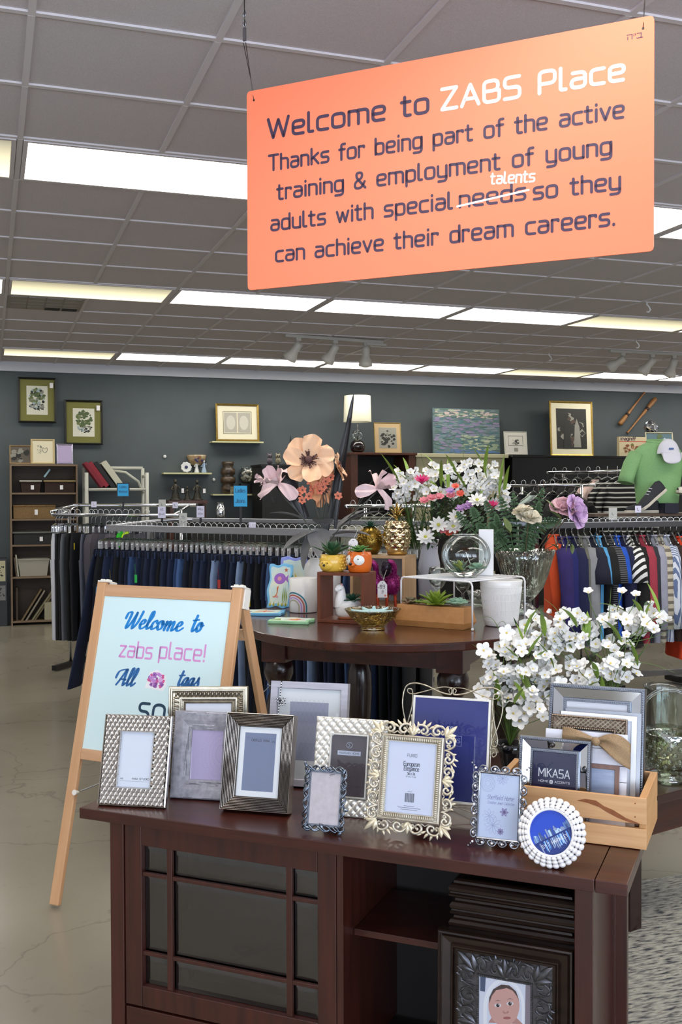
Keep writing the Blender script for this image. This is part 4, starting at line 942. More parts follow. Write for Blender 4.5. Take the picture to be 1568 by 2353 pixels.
# ================================================================ pine crate and the frames standing in it
W_crate = wood('crate_pine', '#d6aa7c', '#bd8c5c', (5, 60, 90), .6, 0, .35)
W_crate2 = wood('crate_pine_end', '#cfa06c', '#b5824f', (60, 5, 40), .6, 0, .35)
M_knot = mat('knot', '#7a4220', .6, var=('#93582f', 60, .3))
X0, X1, Y0, Y1 = 1.045, 1.408, .222, .468
cp = CAB_M @ V((X0, Y0, CABH+.0006))
crate = thing('crate', 'pine slat crate packed with picture frames at the right end of the console', 'crate', cp, CAB_YAW)
cw, cd = X1-X0, Y1-Y0
MB().box(0, cw, 0, .009, .001, .048).build('slat', W_crate, crate, bevel=.0012)
up = MB().box(0, cw, 0, .009, .059, .119).build('slat', W_crate, crate, bevel=.0012)
b = MB(); random.seed(4)
kn = [(.205, .098), (.225, .104), (.25, .103), (.268, .092), (.29, .085), (.318, .07), (.345, .062), (.35, .060), (.33, .0597), (.30, .068), (.272, .080), (.258, .088), (.232, .095)]
face_poly(b, kn, -.0006); b.build('knot', M_knot, up)
b = MB()
for x, z in ((.338, .106), (.338, .075)): b.add([(x-.002, -.0004, z-.0015), (x+.002, -.0004, z-.0012), (x+.0015, -.0004, z+.002), (x-.001, -.0004, z+.0015)], [(0, 1, 2, 3)])
b.build('staple_hole', M_knot, up)
for z0, z1 in ((.001, .048), (.059, .119)): MB().box(0, cw, cd-.009, cd, z0, z1).build('slat', W_crate, crate, bevel=.0012)
for x in (0, cw-.017): MB().box(x, x+.017, .0095, cd-.0095, .001, .119).build('end_board', W_crate2, crate, bevel=.0015)
MB().box(.0175, cw-.0175, .0095, cd-.0095, .001, .009).build('bottom_board', W_crate, crate)
def in_crate(name, label, y, lean, tl, tr, z=.0105, **px):
    return frame(name, label, CAB_M @ V((0, y, CABH+z)), CAB_YAW, lean, tl, tr, CABH+z, .004, False, 'frames standing in the pine crate', **px)
def mirror_frame(t, w, h, e, m, i, step, t_=.02):
    b = MB(); moulding(b, w, h, [(0, t_), (0, 0), (.0015, -.003), (e-.0015, -.003), (e, 0)])
    moulding(b, w, h, [(e+m, .004), (e+m+.001, .001), (e+m+i-.001, .001), (e+m+i, .006)]); b.build('moulding', M_pewd, t)
    b = MB(); beads(b, w, h, e*.5, step, step*.40, -.003); beads(b, w, h, e+m+i*.5, step*.85, step*.33, .001); b.build('bead_trim', M_pew, t)
    b = MB(); moulding(b, w, h, [(e, -.001), (e+m, .005)]); b.build('mirror_border', M_mir, t)
    b = MB(); b.box(-w/2+.004, w/2-.004, t_*.6, t_, .004, h-.004); b.build('backing', M_back, t)
    k = e+m+i; return k
# small mirrored frame with a navy print
t, w, h, q = in_crate('photo_frame', 'small beaded mirror frame with a navy print, frontmost in the pine crate', .252, .2, (1195, 1693), (1360, 1707))
k = mirror_frame(t, w, h, .0085, .019, .0075, .0052)
b = MB(); panel(b, -w/2+k, w/2-k, k, h-k, .004); b.m = 1; xm, zm = 0, h*.5
lettering(b, 'MIKASA', 0, h-.093, .019, w=.074, weight=.11, y=.0037, rad_=.1, align='c'); lettering(b, 'HOME', -.037, h-.106, .0045, w=.023, weight=.16, y=.0037, align='l'); lettering(b, 'ACCENTS', .038, h-.106, .0045, w=.036, weight=.16, y=.0037, align='r')
b.add([(x, .0037, z) for x, z in [(p.x, p.y) for p in round_poly([(-.0105, h-.109), (-.0025, h-.109), (-.0025, h-.100), (-.0105, h-.100)], .003, True)]], [tuple(range(24))]); b.m = 0; ribbon(b, [(-.0085, h-.1045), (-.0045, h-.1045)], .001, .0036); ribbon(b, [(-.0065, h-.107), (-.0065, h-.102)], .001, .0036)
b.build('print', [mat('midnight_print', '#171a45', .35), M_txtw], t); b = MB(); panel(b, -w/2+k, w/2-k, k, h-k, .002); b.build('pane', G_pane, t)
# white plank frame with burlap bow
t, w, h, q = in_crate('photo_frame', 'whitewashed plank photo frame with a burlap bow, behind the small mirror frame', .300, .2, (1255, 1672), (1443, 1693), i0=(1362, 1757), i1=(1425, 1762))
M_plank = mat('whitewashed_plank', '#e6e6ee', .6, var=('#c9c9d6', (5, 60, 60), .3))
b = MB(); n_ = 6
for j in range(n_): b.box(-w/2, w/2, 0, .012, h*j/n_+.0006, h*(j+1)/n_-.0006)
b.build('plank_board', M_plank, t, bevel=.001)
x1, zt_ = q['i1']; x0 = q['i0'][0]-.05; b = MB(); b.at(((x0+x1)/2, -.006, zt_-.12)); moulding(b, x1-x0, .12, [(0, .0055), (0, 0), (.010, 0), (.011, .003)]); b.at(); pf = b.build('inner_frame', wood('brown_strip', '#86675c', '#6d5249', (60, 60, 10), .55, 0), t)
b = MB(); panel(b, x0+.01, x1-.01, zt_-.11, zt_-.01, -.002); b.build('print', mat('sea_print', '#a9b4cc', .5, var=('#8593b0', (10, 10, 90), .3)), t)
b = MB(); M_burlap = mat('burlap', '#b09473', .95, var=('#8f7453', 420, .3), bump=(520, .8))
zb = h-.022
def bow(sg):
    def f(u, v):
        a = u; ww = .008+.034*sin(pi*min(1, a*.62+.02))**1.2*(1 if sg > 0 else .7); x = sg*(.004+a*.078); dz = -(.030 if sg > 0 else -.004)*a*a
        return (x, -.006-.016*sin(pi*min(1, a*1.02))-.004*sin(v*9+a*3)*(1-a*.5), zb+dz+(v-.5)*2*ww*.75+.002*sin(v*14))
    return f
b.at((w*.13, 0, 0)); b.grid(bow(1), 14, 12); b.grid(bow(-1), 14, 12); b.ball((0, -.011, zb), (.011, .009, .010), 10, 8); b.at()
b.build('burlap_bow', M_burlap, t, solid=.0015)
# lattice frame
t, w, h, q = in_crate('photo_frame', 'bronze lattice photo frame standing behind the burlap bow in the crate', .328, .2, (1268, 1637), (1442, 1662))
b = MB(); moulding(b, w, h, [(0, .014), (0, 0), (.003, -.002), (.005, .003), (.026, .005)]); moulding(b, w, h, [(.026, .006), (.026, -.002), (.030, -.003), (.034, .001), (.034, .008)]); b.build('moulding', mat('bronze_dark', '#5d4b40', .35, .8), t)
b = MB()
for z_lo, z_hi in ((h-.026, h-.005),):
    for k in range(-3, int(w/.012)+1):
        for off in (0, .0025):
            for sg in (1, -1):
                xa = -w/2+k*.012+off+(0 if sg > 0 else .024); xb = xa+sg*.024
                P = [(xa, z_lo), (xb, z_hi)]
                if min(xa, xb) < -w/2+.003 or max(xa, xb) > w/2-.003: continue
                b.tube([(xa, .0025, z_lo), (xb, .0025, z_hi)], .0009, 5, cap=False)
for sx in (-1, 1):
    for k in range(int(h/.012)):
        for off in (0, .0025):
            for sg in (1, -1):
                za = k*.012+off+(0 if sg > 0 else .022); zb_ = za+sg*.022
                if min(za, zb_) < .004 or max(za, zb_) > h-.004: continue
                b.tube([(sx*(w/2-.026), .0025, za), (sx*(w/2-.005), .0025, zb_)], .0009, 5, cap=False)
beads(b, w, h, .0025, .0042, .0016, -.001); beads(b, w, h, .030, .0048, .0019, -.003); b.build('lattice', M_champ, t)
b = MB(); panel(b, -w/2+.033, w/2-.033, .033, h-.033, .006); b.build('print', mat('pale_lattice_print', '#d9d9e4', .5), t)
# two plain white frame edges seen at the right
for k, (y, x0, x1, hh, lb) in enumerate(((.347, 1.18, 1.366, .262, 'plain white-edged frame behind the bronze lattice frame'), (.358, 1.19, 1.3755, .268, 'plain silver-edged frame just in front of the tall mirror frame'))):
    p = CAB_M @ V(((x0+x1)/2, y, CABH+.0105)); t = thing('photo_frame', lb, 'photo frame', p, CAB_YAW, 'frames standing in the pine crate', -.2)
    b = MB(); moulding(b, x1-x0, hh, [(0, .009), (0, 0), (.012, 0), (.012, .004)]); b.build('moulding', (M_mat, M_steel)[k], t)
    b = MB(); panel(b, -(x1-x0)/2+.012, (x1-x0)/2-.012, .012, hh-.012, .004); b.build('print', M_paper, t)
# tall mirrored frame
t, w, h, q = in_crate('photo_frame', 'tall beaded mirror frame with a blank white print, rearmost in the pine crate', .378, .2, (1265, 1570), (1484, 1593))
k = mirror_frame(t, w, h, .010, .024, .009, .0058, .03)
b = MB(); panel(b, -w/2+k, w/2-k, k, h-k, .005); b.build('print', mat('blank_print', '#eceef8', .5), t); b = MB(); panel(b, -w/2+k, w/2-k, k, h-k, .003); b.build('pane', G_pane, t)
bpy.context.view_layer.update()
for o in [o for o in bpy.data.objects if o.get('group') == 'frames standing in the pine crate']: settle(o, CABH+.0102)

# ================================================================ inside the open bay of the console
M_bronze = mat('bronze_black_moulding', '#150d0a', .25, .3, var=('#33241c', (6, 60, 60), .3))
bx0, bx1 = .983, 1.277
for k in range(4):
    p = CAB_M @ V(((bx0+bx1)/2-.003*(k % 2), .080, .4416+.0405*k))
    o_ = ('lowest', 'second from below', 'third from below', 'topmost')[k]
    t = thing('picture_frame', 'dark bronze picture frame lying flat on the console shelf, %s in its stack' % o_, 'picture frame', p, CAB_YAW, 'dark frames stacked on the console shelf')
    b = MB(); w, h = bx1-bx0, .245; b.at((0, 0, .040), (-pi/2, 0, 0), (1, 1, -1)) if False else b.at((0, 0, .040))
    pr = [(.006, .040), (.001, .038), (.0, .034), (.003, .031), (.004, .028), (.001, .025), (0, .018), (.004, .012), (.010, .009), (.011, .004), (.016, .001), (.022, 0), (.04, .008), (.044, .006), (.048, .014)]
    for (i0, y0), (i1, y1) in zip(pr, pr[1:]):
        R = lambda i, y: [(-w/2+i, i, -y), (w/2-i, i, -y), (w/2-i, h-i, -y), (-w/2+i, h-i, -y)]
        b.add(R(i0, y0)+R(i1, y1), [(c, (c+1) % 4, 4+(c+1) % 4, 4+c) for c in range(4)])
    b.at(); b.build('moulding', M_bronze, t); b = MB(); b.box(-w/2+.047, w/2-.047, .047, h-.047, .018, .024); b.build('backing', M_black, t)
# framed baby portrait
P, u, q = fit(CAB_M @ V((0, .038, .0905)), CAB_YAW, .03, .0905, tl=(1006, 2133), tr=(1318, 2190), a0=(1051, 2190), a1=(1273, 2225), b0=(1099, 2244), b1=(1223, 2267))
x0, x1 = q['tl'][0], q['tr'][0]; xm = (x0+x1)/2; w = x1-x0; h = (q['tl'][1]+q['tr'][1])/2; c = P+u*xm
t = thing('picture_frame', 'bronze framed portrait of a baby in a white hood, standing in the open bay', 'picture frame', (c.x, c.y, .0916), CAB_YAW, None, -.03)
o1 = q['a0'][0]-x0; o2 = q['b0'][0]-x0
b = MB(); moulding(b, w, h, [(0, .026), (0, .002), (.002, -.003), (.006, -.004), (.009, 0), (.011, .001), (.012, -.002), (.030, .006), (.033, .001), (.036, .001), (.037, .006), (.039, .004), (.0395, .010), (o1, .010), (o1, .014)]); b.build('moulding', M_bronze, t)
b = MB(); moulding(b, w, h, [(o1, .013), (o2-.006, .013), (o2-.005, .009), (o2-.001, .009), (o2, .012)])
scroll_band(b, w-2*o2+.012, h-2*o2+.012, o2-.006, o2-o1-.008, .011, .0022, (2, 3), True, .002)
for x, z in rect_path(w, h, o2-.003, .0042): b.ball((x, .0085, z), (.0022, .002, .0016), 6, 5)
b.build('carved_mat', mat('carved_pewter', '#6f6f76', .3, .9, var=('#3c3c44', 60, .3)), t)
b = MB(); panel(b, -w/2+o2, w/2-o2, o2, h-o2, .0115)
def pl(pts, y): face_poly(b, [(p[0]-xm, p[1]) for p in (fit(CAB_M @ V((0, .038, .0905)), CAB_YAW, .03, .0905, k=s_)[2]['k'] for s_ in pts)], y)
el = lambda cx, cy, rx, ry, a0=0, a1=2*pi, n=24: [(cx+rx*cos(a0+(a1-a0)*k/n), cy+ry*sin(a0+(a1-a0)*k/n)) for k in range(n+(a1-a0 < 6))]
b.m = 7; pl([(1101, 2247), (1114, 2250), (1112, 2285), (1101, 2283)], .0114)
b.m = 1; pl(el(1156, 2322, 48, 68, pi, 2*pi)+[(1204, 2360), (1108, 2360)], .0113)
b.m = 0; pl(el(1157, 2322, 40, 58, pi, 2*pi)+[(1197, 2370), (1117, 2370)], .0112)
b.m = 3; pl(el(1156, 2316, 36, 48), .0110); b.m = 4; pl(el(1155, 2318, 34, 30, pi, 2*pi)[::1], .01105)
b.m = 2; pl([(1122, 2312), (1122, 2298), (1131, 2279), (1150, 2268), (1168, 2270), (1184, 2284), (1191, 2306), (1185, 2294), (1176, 2282), (1162, 2276), (1150, 2279), (1138, 2281), (1128, 2294)], .0109)
b.m = 4; pl([(1120, 2356), (1128, 2343), (1185, 2345), (1200, 2360)], .01115); b.m = 3; pl(el(1157, 2326, 33, 36), .0108)
for ex, ey in ((1142, 2316), (1170, 2312)):
    b.m = 5; pl(el(ex, ey, 8, 4.5), .0107); b.m = 6; pl(el(ex, ey, 4, 4.4), .0106); b.m = 5; pl(el(ex+1.3, ey-1.6, 1, 1), .0105)
    b.m = 2; pl([(ex-9, ey-9), (ex, ey-12), (ex+9, ey-9), (ex, ey-10.5)], .0107)
b.m = 4; pl(el(1160, 2331, 7.5, 4.5), .0107); b.m = 8; pl(el(1157, 2333, 1.3, 1), .0106); pl(el(1164, 2332, 1.3, 1), .0106); pl(el(1163, 2345, 9, 3), .0107); b.m = 3; pl(el(1160, 2328, 4, 4), .01065)
b.m = 9; pl([(1206, 2264), (1221, 2267), (1218, 2370), (1204, 2370)], .0110)
b.build('print', [mat('photo_pale', '#dfe3f2', .4), mat('photo_hood', '#f3f5fb', .4), mat('photo_hair', '#4b3a3a', .4), mat('photo_skin', '#d6a49b', .4), mat('photo_skin_shade', '#c08d85', .4), mat('photo_eye_white', '#e6e2e6', .4), mat('photo_iris', '#2a2329', .4), mat('photo_blue', '#4a5878', .4), mat('photo_lip', '#a8605f', .4), mat('photo_strip', '#8b7f8b', .4)], t)
b = MB(); panel(b, -w/2+o1, w/2-o1, o1, h-o1, .004); b.build('pane', glass('frame_glass'), t)
b = MB(); b.box(-w/2+.006, w/2-.006, .018, .024, .006, h-.006); b.build('backing', M_back, t)
# ================================================================ things on the cherry table
M_cer = mat('white_ceramic', '#f1f0ee', .28, coat=.3)
M_gold = mat('gold_glaze', '#e6d4a6', .15, 1)
M_goldm = mat('matt_gold', '#c89a4e', .35, .7)
M_leafd = mat('dark_leaf', '#2f5a35', .5, var=('#1f3f26', 25, .3)); M_leafb = mat('lime_leaf', '#8a9f2e', .5, var=('#5f7a22', 25, .3)); M_leafp = mat('pale_mint_leaf', '#9fc0a6', .5, var=('#7fa58b', 25, .3)); M_leafg = mat('mid_leaf', '#5f8f3c', .5, var=('#3f6b30', 25, .3))
M_soil = mat('planter_soil', '#3b2a22', .9)
G_clear = glass('clear_glass', '#f4f8f6', .015, .06)
G_cut = glass('cut_glass', '#e9f0ec', .03, .16, ((50, 50, 6), .9))
G_amber = glass('amber_glass', '#e8dcae', .04, .14, ((70, 70, 20), .8))
def leaf3(mb, p, az, el, L, w, bend=0., cup=0., ex=1.0, nu=6, nv=2, ruff=0, ph=0, roll=0, pet=0):
    """leaf or petal growing from p; elevation el bends by -bend along its length"""
    ca, sa = cos(az), sin(az); pts = [(0, 0)]
    for k in range(nu):
        e = el-bend*(k+.5)/nu; pts.append((pts[-1][0]+L/nu*cos(e), pts[-1][1]+L/nu*sin(e)))
    def f(u, v):
        k = min(nu, round(u*nu)); r, z = pts[k]; e = el-bend*u; s = (v-.5)*2
        ww = w*.5*max(.0, sin(pi*min(1, max(0, u**ex*.94+.05))))**.85
        if pet: ww = w*.5*sin(pi*.5*min(1, u*1.2+.10))**.8; r *= 1-pet*s*s*u; z *= 1-pet*s*s*u
        n = cup*s*s*ww+(ruff*sin(s*5+ph+u*7)*u*w if ruff else 0)+roll*s*ww
        return (p[0]+ca*(r-sin(e)*n)-sa*s*ww, p[1]+sa*(r-sin(e)*n)+ca*s*ww, p[2]+z+cos(e)*n)
    mb.grid(f, nu, nv)
def rosette(mb, c, R, rings, w, el0, el1, bend=.3, cup=.35, ex=1.1, seed=1):
    rnd = random.Random(seed)
    for i, n in enumerate(rings):
        t = i/max(1, len(rings)-1)
        for k in range(n):
            leaf3(mb, c, 2*pi*(k+.5*(i % 2))/n+rnd.uniform(-.12, .12), el0+(el1-el0)*t+rnd.uniform(-.06, .06), R*(1-.35*t), w*(1-.25*t), bend, cup, ex)
def on_table(px, py): p = on_z(px, py, TH); return V((p.x, p.y, TH+.0008))
VX, VY = V((cos(CY), sin(CY), 0)), V((-sin(CY), cos(CY), 0))     # table furniture squares with the console

# ---- hand painted sea tiles
M_t1 = mat('tile_sky_blue', '#4fa9e2', .5, var=('#8fcdea', 14, .3)); M_t2 = mat('tile_violet_blue', '#6f7fd6', .5, var=('#98a3e6', 14, .3)); M_t3 = mat('tile_green', '#9ed3a4', .5); M_cream = mat('tile_cream', '#ece6c2', .5, var=('#a9d6e8', 11, .25))
tc = {k: mat('paint_'+k, c, .5) for k, c in dict(purple='#9a63c0', orange='#d9773a', rust='#b5562f', red='#d6503a', yellow='#e0c44a', green='#7f9a3a', navy='#32508f', pink='#d99aa6', teal='#4aa5a0', dark='#2e3a3f').items()}
def wavy(w, h, a=.006, n=5, seed=0):
    rnd = random.Random(seed); P = []
    for (x0, z0), (x1, z1) in (((-w/2, 0), (w/2, 0)), ((w/2, 0), (w/2, h)), ((w/2, h), (-w/2, h)), ((-w/2, h), (-w/2, 0))):
        nx, nz = (z1-z0), -(x1-x0); l = hypot(nx, nz); ph = rnd.uniform(0, 6)
        for k in range(16):
            t = k/16; q = a*sin(ph+t*n*2)*sin(pi*t)**.4; P.append((x0+(x1-x0)*t+nx/l*q, z0+(z1-z0)*t+nz/l*q))
    return P
def tile(name, label, loc, rz, rx, w, h, body, art, seed):
    t = thing(name, label, 'tile', loc, rz, 'painted sea tiles', rx)
    P = wavy(w, h, seed=seed); MB().slab(P, 0, .014).build('tile_body', body, t, bevel=.003)
    b = MB(); b.slab([(x*.82, h/2+(z-h/2)*.86) for x, z in P], -.0006, .001); b.build('cream_field', M_cream, t)
    mats = list(tc.values()); keys = list(tc); b = MB()
    for i, (k, pts) in enumerate(art):
        b.m = keys.index(k); b.slab([(p[0]*w, p[1]*h) for p in pts], -.0010-.0001*i, -.0004)
    b.build('painted_motif', mats, t); return t
E_ = lambda cx, cz, rx, rz, n=16: [(cx+rx*cos(2*pi*k/n), cz+rz*sin(2*pi*k/n)) for k in range(n)]
star = lambda cx, cz, r, n=5, q=.42, asp=1.: [(cx+r*(1 if k % 2 == 0 else q)*cos(pi*k/n+1.57), cz+r*asp*(1 if k % 2 == 0 else q)*sin(pi*k/n+1.57)) for k in range(2*n)]
fish = [('purple', E_(0, .66, .26, .13)), ('pink', E_(-.02, .66, .09, .05)), ('purple', [(.2, .66), (.38, .76), (.34, .66), (.38, .56)]), ('rust', star(.25, .86, .10, 5, .4, .6)),
        ('orange', [(-.12, .44), (-.05, .50), (-.04, .45), (-.1, .38), (-.12, .30), (-.22, .24), (-.3, .26), (-.24, .22), (-.14, .23), (-.07, .32), (-.06, .40)]), ('pink', E_(-.08, .24, .06, .03))]+[('green', [(.2+dx, .05), (.24+dx, .25), (.2+dx*.5, .46), (.18+dx, .25)]) for dx in (-.04, .04, .12)]+[('yellow', E_(x, .06, .05, .03)) for x in (-.36, -.2, 0, .16, .32)]+[('green', [(x-.03, .02), (x+.03, .02), (x+.01, .14)]) for x in (-.36, -.2, 0, .16, .32)]
pA = on_table(634, 1402); pa = on_table(614, 1391)
sea1 = tile('painted_tile', 'upright blue painted tile with a purple fish and an orange seahorse', (pA.x+.02, pA.y+.03, TH+.003), rad(-28), -rad(20), .118, .225, M_t1, fish, 1)
p = on_table(684, 1393)
tile('painted_tile', 'violet-blue painted tile with an angelfish, standing behind the purple fish tile', (p.x, p.y+.05, TH+.003), rad(-14), -rad(12), .135, .245, M_t2, [('navy', E_(-.25, .48, .14, .14)), ('teal', E_(-.12, .5, .1, .15)), ('yellow', [(.02, .42), (.12, .55), (.02, .66)]), ('dark', E_(-.3, .46, .05, .08))], 2)
p = on_table(600, 1413)
tile('painted_tile', 'flat blue-edged painted tile with a red starfish at the table end', (p.x-.02, p.y-.045, TH+.0148), rad(-24), -pi/2, .21, .15, M_t1, [('red', star(.08, .5, .26, 6, .35)), ('navy', [(-.4, .3), (-.3, .5), (-.2, .35), (-.28, .25)]), ('yellow', E_(-.1, .25, .08, .06)), ('orange', star(.08, .5, .14, 6, .35))], 3)
p = on_table(645, 1433)
tile('painted_tile', 'flat green-edged painted tile with an orange lobster in front of the rainbow pot', (p.x+.02, p.y-.035, TH+.0148), rad(-34), -pi/2, .185, .135, M_t3, [('orange', star(.1, .45, .28, 7, .3)), ('red', E_(.12, .45, .12, .2)), ('green', [(-.45, .2), (-.3, .6), (-.2, .2)]), ('yellow', star(.1, .45, .12, 7, .3))], 4)

bpy.context.view_layer.update()
for o in [o for o in bpy.data.objects if o.get('group') == 'painted sea tiles']: settle(o, TH)
# ---- rainbow pot
p = on_table(697, 1406); t = thing('planter_pot', 'white pot with a striped rainbow arc, between the sea tiles and the wooden cube', 'pot', p)
r, h = .068, .167; b = MB(); b.lathe([(0, .001), (r*.97, .001), (r, .004), (r, h-.002), (r-.002, h), (r-.005, h-.003), (r-.006, .02), (0, .018)], 48); b.build('pot', M_cer, t)
b = MB(); mats = [mat('rainbow_teal', '#2f8296', .4), mat('rainbow_coral', '#c0605a', .4), mat('rainbow_lilac', '#c3a0dc', .4), mat('rainbow_sand', '#b9b39f', .4)]
ac = atan2(-cos(YAW), -sin(YAW))-.75     # arc centre, facing the shop front
for i, rr in enumerate((.070, .058, .046, .034)):
    b.m = i; P = [(rr*cos(a), rr*1.0*sin(a)+.028) for a in [pi*k/20 for k in range(21)]]; P = [(P[0][0], .004)]+P+[(P[-1][0], .004)]; ww = .0072
    for (x0, z0), (x1, z1) in zip(P, P[1:]):
        d = V((x1-x0, z1-z0)).normalized(); n = V((-d.y, d.x))*ww/2
        f = lambda x, z: ((r+.0006)*cos(ac+x/r), (r+.0006)*sin(ac+x/r), z)
        b.add([f(x0-n.x, z0-n.y), f(x1-n.x, z1-n.y), f(x1+n.x, z1+n.y), f(x0+n.x, z0+n.y)], [(0, 1, 2, 3)])
b.build('rainbow_print', mats, t)

# ---- brown cube shelf, llama planter inside, hedgehog and fox on top
cube_p = on_table(729.5, 1430); CBW, CBH, CBD = .226, .226, .15
cube = thing('display_cube', 'open brown wooden cube holding the white llama planter', 'display cube', cube_p, CY)
W_cube = wood('brown_cube', '#7a3f26', '#5d2c1b', (40, 40, 8), .45, .1)
b = MB(); k = .014
MB().box(0, CBW, 0, CBD, 0, k).build('bottom_board', W_cube, cube, bevel=.001); MB().box(0, CBW, 0, CBD, CBH-k, CBH).build('top_board', W_cube, cube, bevel=.001)
MB().box(0, k, .0005, CBD, k, CBH-k).build('side_board', W_cube, cube); MB().box(CBW-k, CBW, .0005, CBD, k, CBH-k).build('side_board', W_cube, cube)
def cube_at(x, y, z): q = cube_p+VX*x+VY*y; return V((q.x, q.y, cube_p.z+z))
t = thing('llama_planter', 'small white ceramic llama planter with a dark succulent, inside the brown cube', 'planter', cube_at(.122, .072, k+.0005), rad(-14))
b = MB(); b.lathe([(0, 0), (.045, 0), (.047, .006), (.047, .009), (0, .010)], 32); b.build('saucer', mat('terracotta', '#a8623f', .6), t)
b = MB(); b.at((0, 0, .010), (0, 0, 0), (1.22, .95, 1)); b.lathe([(0, 0), (.040, .0), (.046, .012), (.049, .035), (.047, .055), (.040, .070), (.034, .074), (.030, .070), (.030, .05), (0, .045)], 36)
b.at((0, 0, .010)); P = smooth_pts([V(q) for q in ((-.030, 0, .045), (-.034, 0, .075), (-.032, 0, .10), (-.034, 0, .118), (-.040, 0, .128))], k=5); n = len(P); b.tube(P, [.034-.016*min(1, i/(n*.55))+.001 for i in range(n)], 18)
b.ball((-.040, -.004, .128), (.021, .019, .018), 18, 12); b.ball((-.051, -.007, .122), (.013, .013, .011), 14, 10)
b.build('llama_body', M_cer, t)
b = MB(); b.ball((-.037, -.002, .144), (.015, .014, .007), 14, 8); b.ball((-.04, 0, .152), (.005, .005, .006), 8, 6); b.ball((-.030, -.013, .150), (.004, .003, .009), 8, 6); b.ball((-.030, .013, .150), (.004, .003, .009), 8, 6); b.build('topknot', mat('pink_glaze', '#d99a94', .35), t)
b = MB(); b.ball((-.036, -.0225, .131), (.0028, .0014, .0018), 8, 6); b.build('painted_eye', mat('glaze_navy', '#22304a', .4), t)
b = MB(); rosette(b, (.018, 0, .076), .066, (8, 7, 5), .024, .25, 1.2, .2, .3); b.build('succulent', mat('deep_green_leaf', '#1e4a33', .5), t, solid=.002)
# hedgehog
t = thing('hedgehog_planter', 'yellow ceramic hedgehog planter with a spiky green plant, on the brown cube', 'planter', cube_at(.048, .068, CBH+.0006), CY)
M_yel = mat('yellow_glaze', '#ecc04a', .3, coat=.4); b = MB(); b.lathe([(0, 0), (.046, 0), (.054, .008), (.061, .03), (.060, .055), (.054, .074), (.052, .076), (.048, .072), (.049, .05), (0, .045)], 40); b.build('pot', M_yel, t)
b = MB()
for j in range(5):
    for i in range(22):
        a = 2*pi*(i+.5*(j % 2))/22; da = ((a-(-pi/2-.22)+pi) % (2*pi))-pi
        if abs(da) < 1.15: continue
        rr = (.057, .0605, .061, .059, .056)[j]; b.ball((rr*cos(a), rr*sin(a), .014+.0135*j), .0062, 8, 6)
b.build('bobble_coat', M_yel, t)
fd = V((cos(-pi/2-.22), sin(-pi/2-.22), 0)); sd = V((-fd.y, fd.x, 0))
b = MB(); q = fd*.051; b.at((q.x, q.y, .030), (0, 0, atan2(fd.y, fd.x))); b.ball((0, 0, 0), (.016, .036, .024), 20, 12); b.at(); b.build('face', M_yel, t)
b = MB(); q = fd*.0685; b.ball((q.x, q.y, .030), (.006, .006, .006), 12, 8)
for s in (-.012, .016): q = fd*.0655+sd*s; b.ball((q.x, q.y, .040), .0027, 8, 6)
b.build('nose_and_eyes', mat('glaze_black', '#120f10', .2, coat=.5), t)
b = MB(); q = fd*.040-sd*.040; 
for k_ in range(5): a = k_*1.257; b.ball((q.x+.004*cos(a)*sd.x-.004, q.y+.004*cos(a)*sd.y-.004, .066+.004*sin(a)), .0028, 6, 5)
b.build('grey_flower', mat('glaze_grey_blue', '#7f8a94', .4), t)
b = MB(); rosette(b, (0, 0, .066), .108, (7, 6, 5), .034, .55, 1.45, .12, .3, .9, 3); b.build('spiky_leaves', M_leafd, t, solid=.0015)
b = MB(); rosette(b, (0, 0, .070), .062, (11,), .005, .25, .3, .5); b.build('grassy_fringe', mat('grey_green_leaf', '#7b8f77', .6), t)
# fox
t = thing('fox_planter', 'orange ceramic fox planter with white eye patches, on the brown cube', 'planter', cube_at(.179, .068, CBH+.0006), CY)
M_fox = mat('orange_glaze', '#dd6a1f', .28, coat=.4); b = MB(); b.lathe([(0, 0), (.044, 0), (.049, .004), (.053, .02), (.057, .045), (.055, .075), (.048, .092), (.044, .088), (.044, .06), (0, .055)], 40)
fd = V((cos(-pi/2-.20), sin(-pi/2-.20), 0)); sd = V((-fd.y, fd.x, 0))
b.at((fd.x*.026, fd.y*.026, .05), (0, 0, atan2(fd.y, fd.x))); b.ball((0, 0, .004), (.036, .050, .036), 24, 14); b.at((fd.x*.058, fd.y*.058, .036), (0, rad(10), atan2(fd.y, fd.x))); b.ball((0, 0, 0), (.016, .015, .012), 14, 10); b.at()
b.ball((-fd.x*.05, -fd.y*.05, .02), (.016, .016, .014), 12, 8)
for s in (-1, 1):
    q = fd*.022+sd*s*.036; b.at((q.x, q.y, .088), (0, 0, atan2(fd.y, fd.x))); b.add([(-.006, -.013, -.012), (.008, -.013, -.012), (.008, .013, -.012), (-.006, .013, -.012), (.001, s*.006, .020)], [(0, 1, 4), (1, 2, 4), (2, 3, 4), (3, 0, 4), (0, 3, 2, 1)]); b.at()
b.build('fox_body', M_fox, t, bevel=.002)
b = MB()
def on_head(u, v, off):   # point on the head ellipsoid: u sideways angle, v up angle
    d = (cos(v)*cos(u), cos(v)*sin(u), sin(v)); q = V((d[0]*(.036+off), d[1]*(.050+off), .004+d[2]*(.036+off)))
    c, s = fd.x, fd.y; return (fd.x*.026+c*q.x-s*q.y, fd.y*.026+s*q.x+c*q.y, .05+q.z)
for s in (-1, 1):
    b.grid(lambda u, v, s=s: on_head(s*.74+.58*(u)*cos(2*pi*v), .08+.66*u*sin(2*pi*v), .0012), 5, 22)
    q = fd*.0315+sd*s*.037; b.add([(q.x-sd.x*.006, q.y-sd.y*.006, .082), (q.x+sd.x*.006, q.y+sd.y*.006, .082), (q.x-fd.x*.004, q.y-fd.y*.004, .098)], [(0, 1, 2)])
b.build('white_patches', M_cer, t)
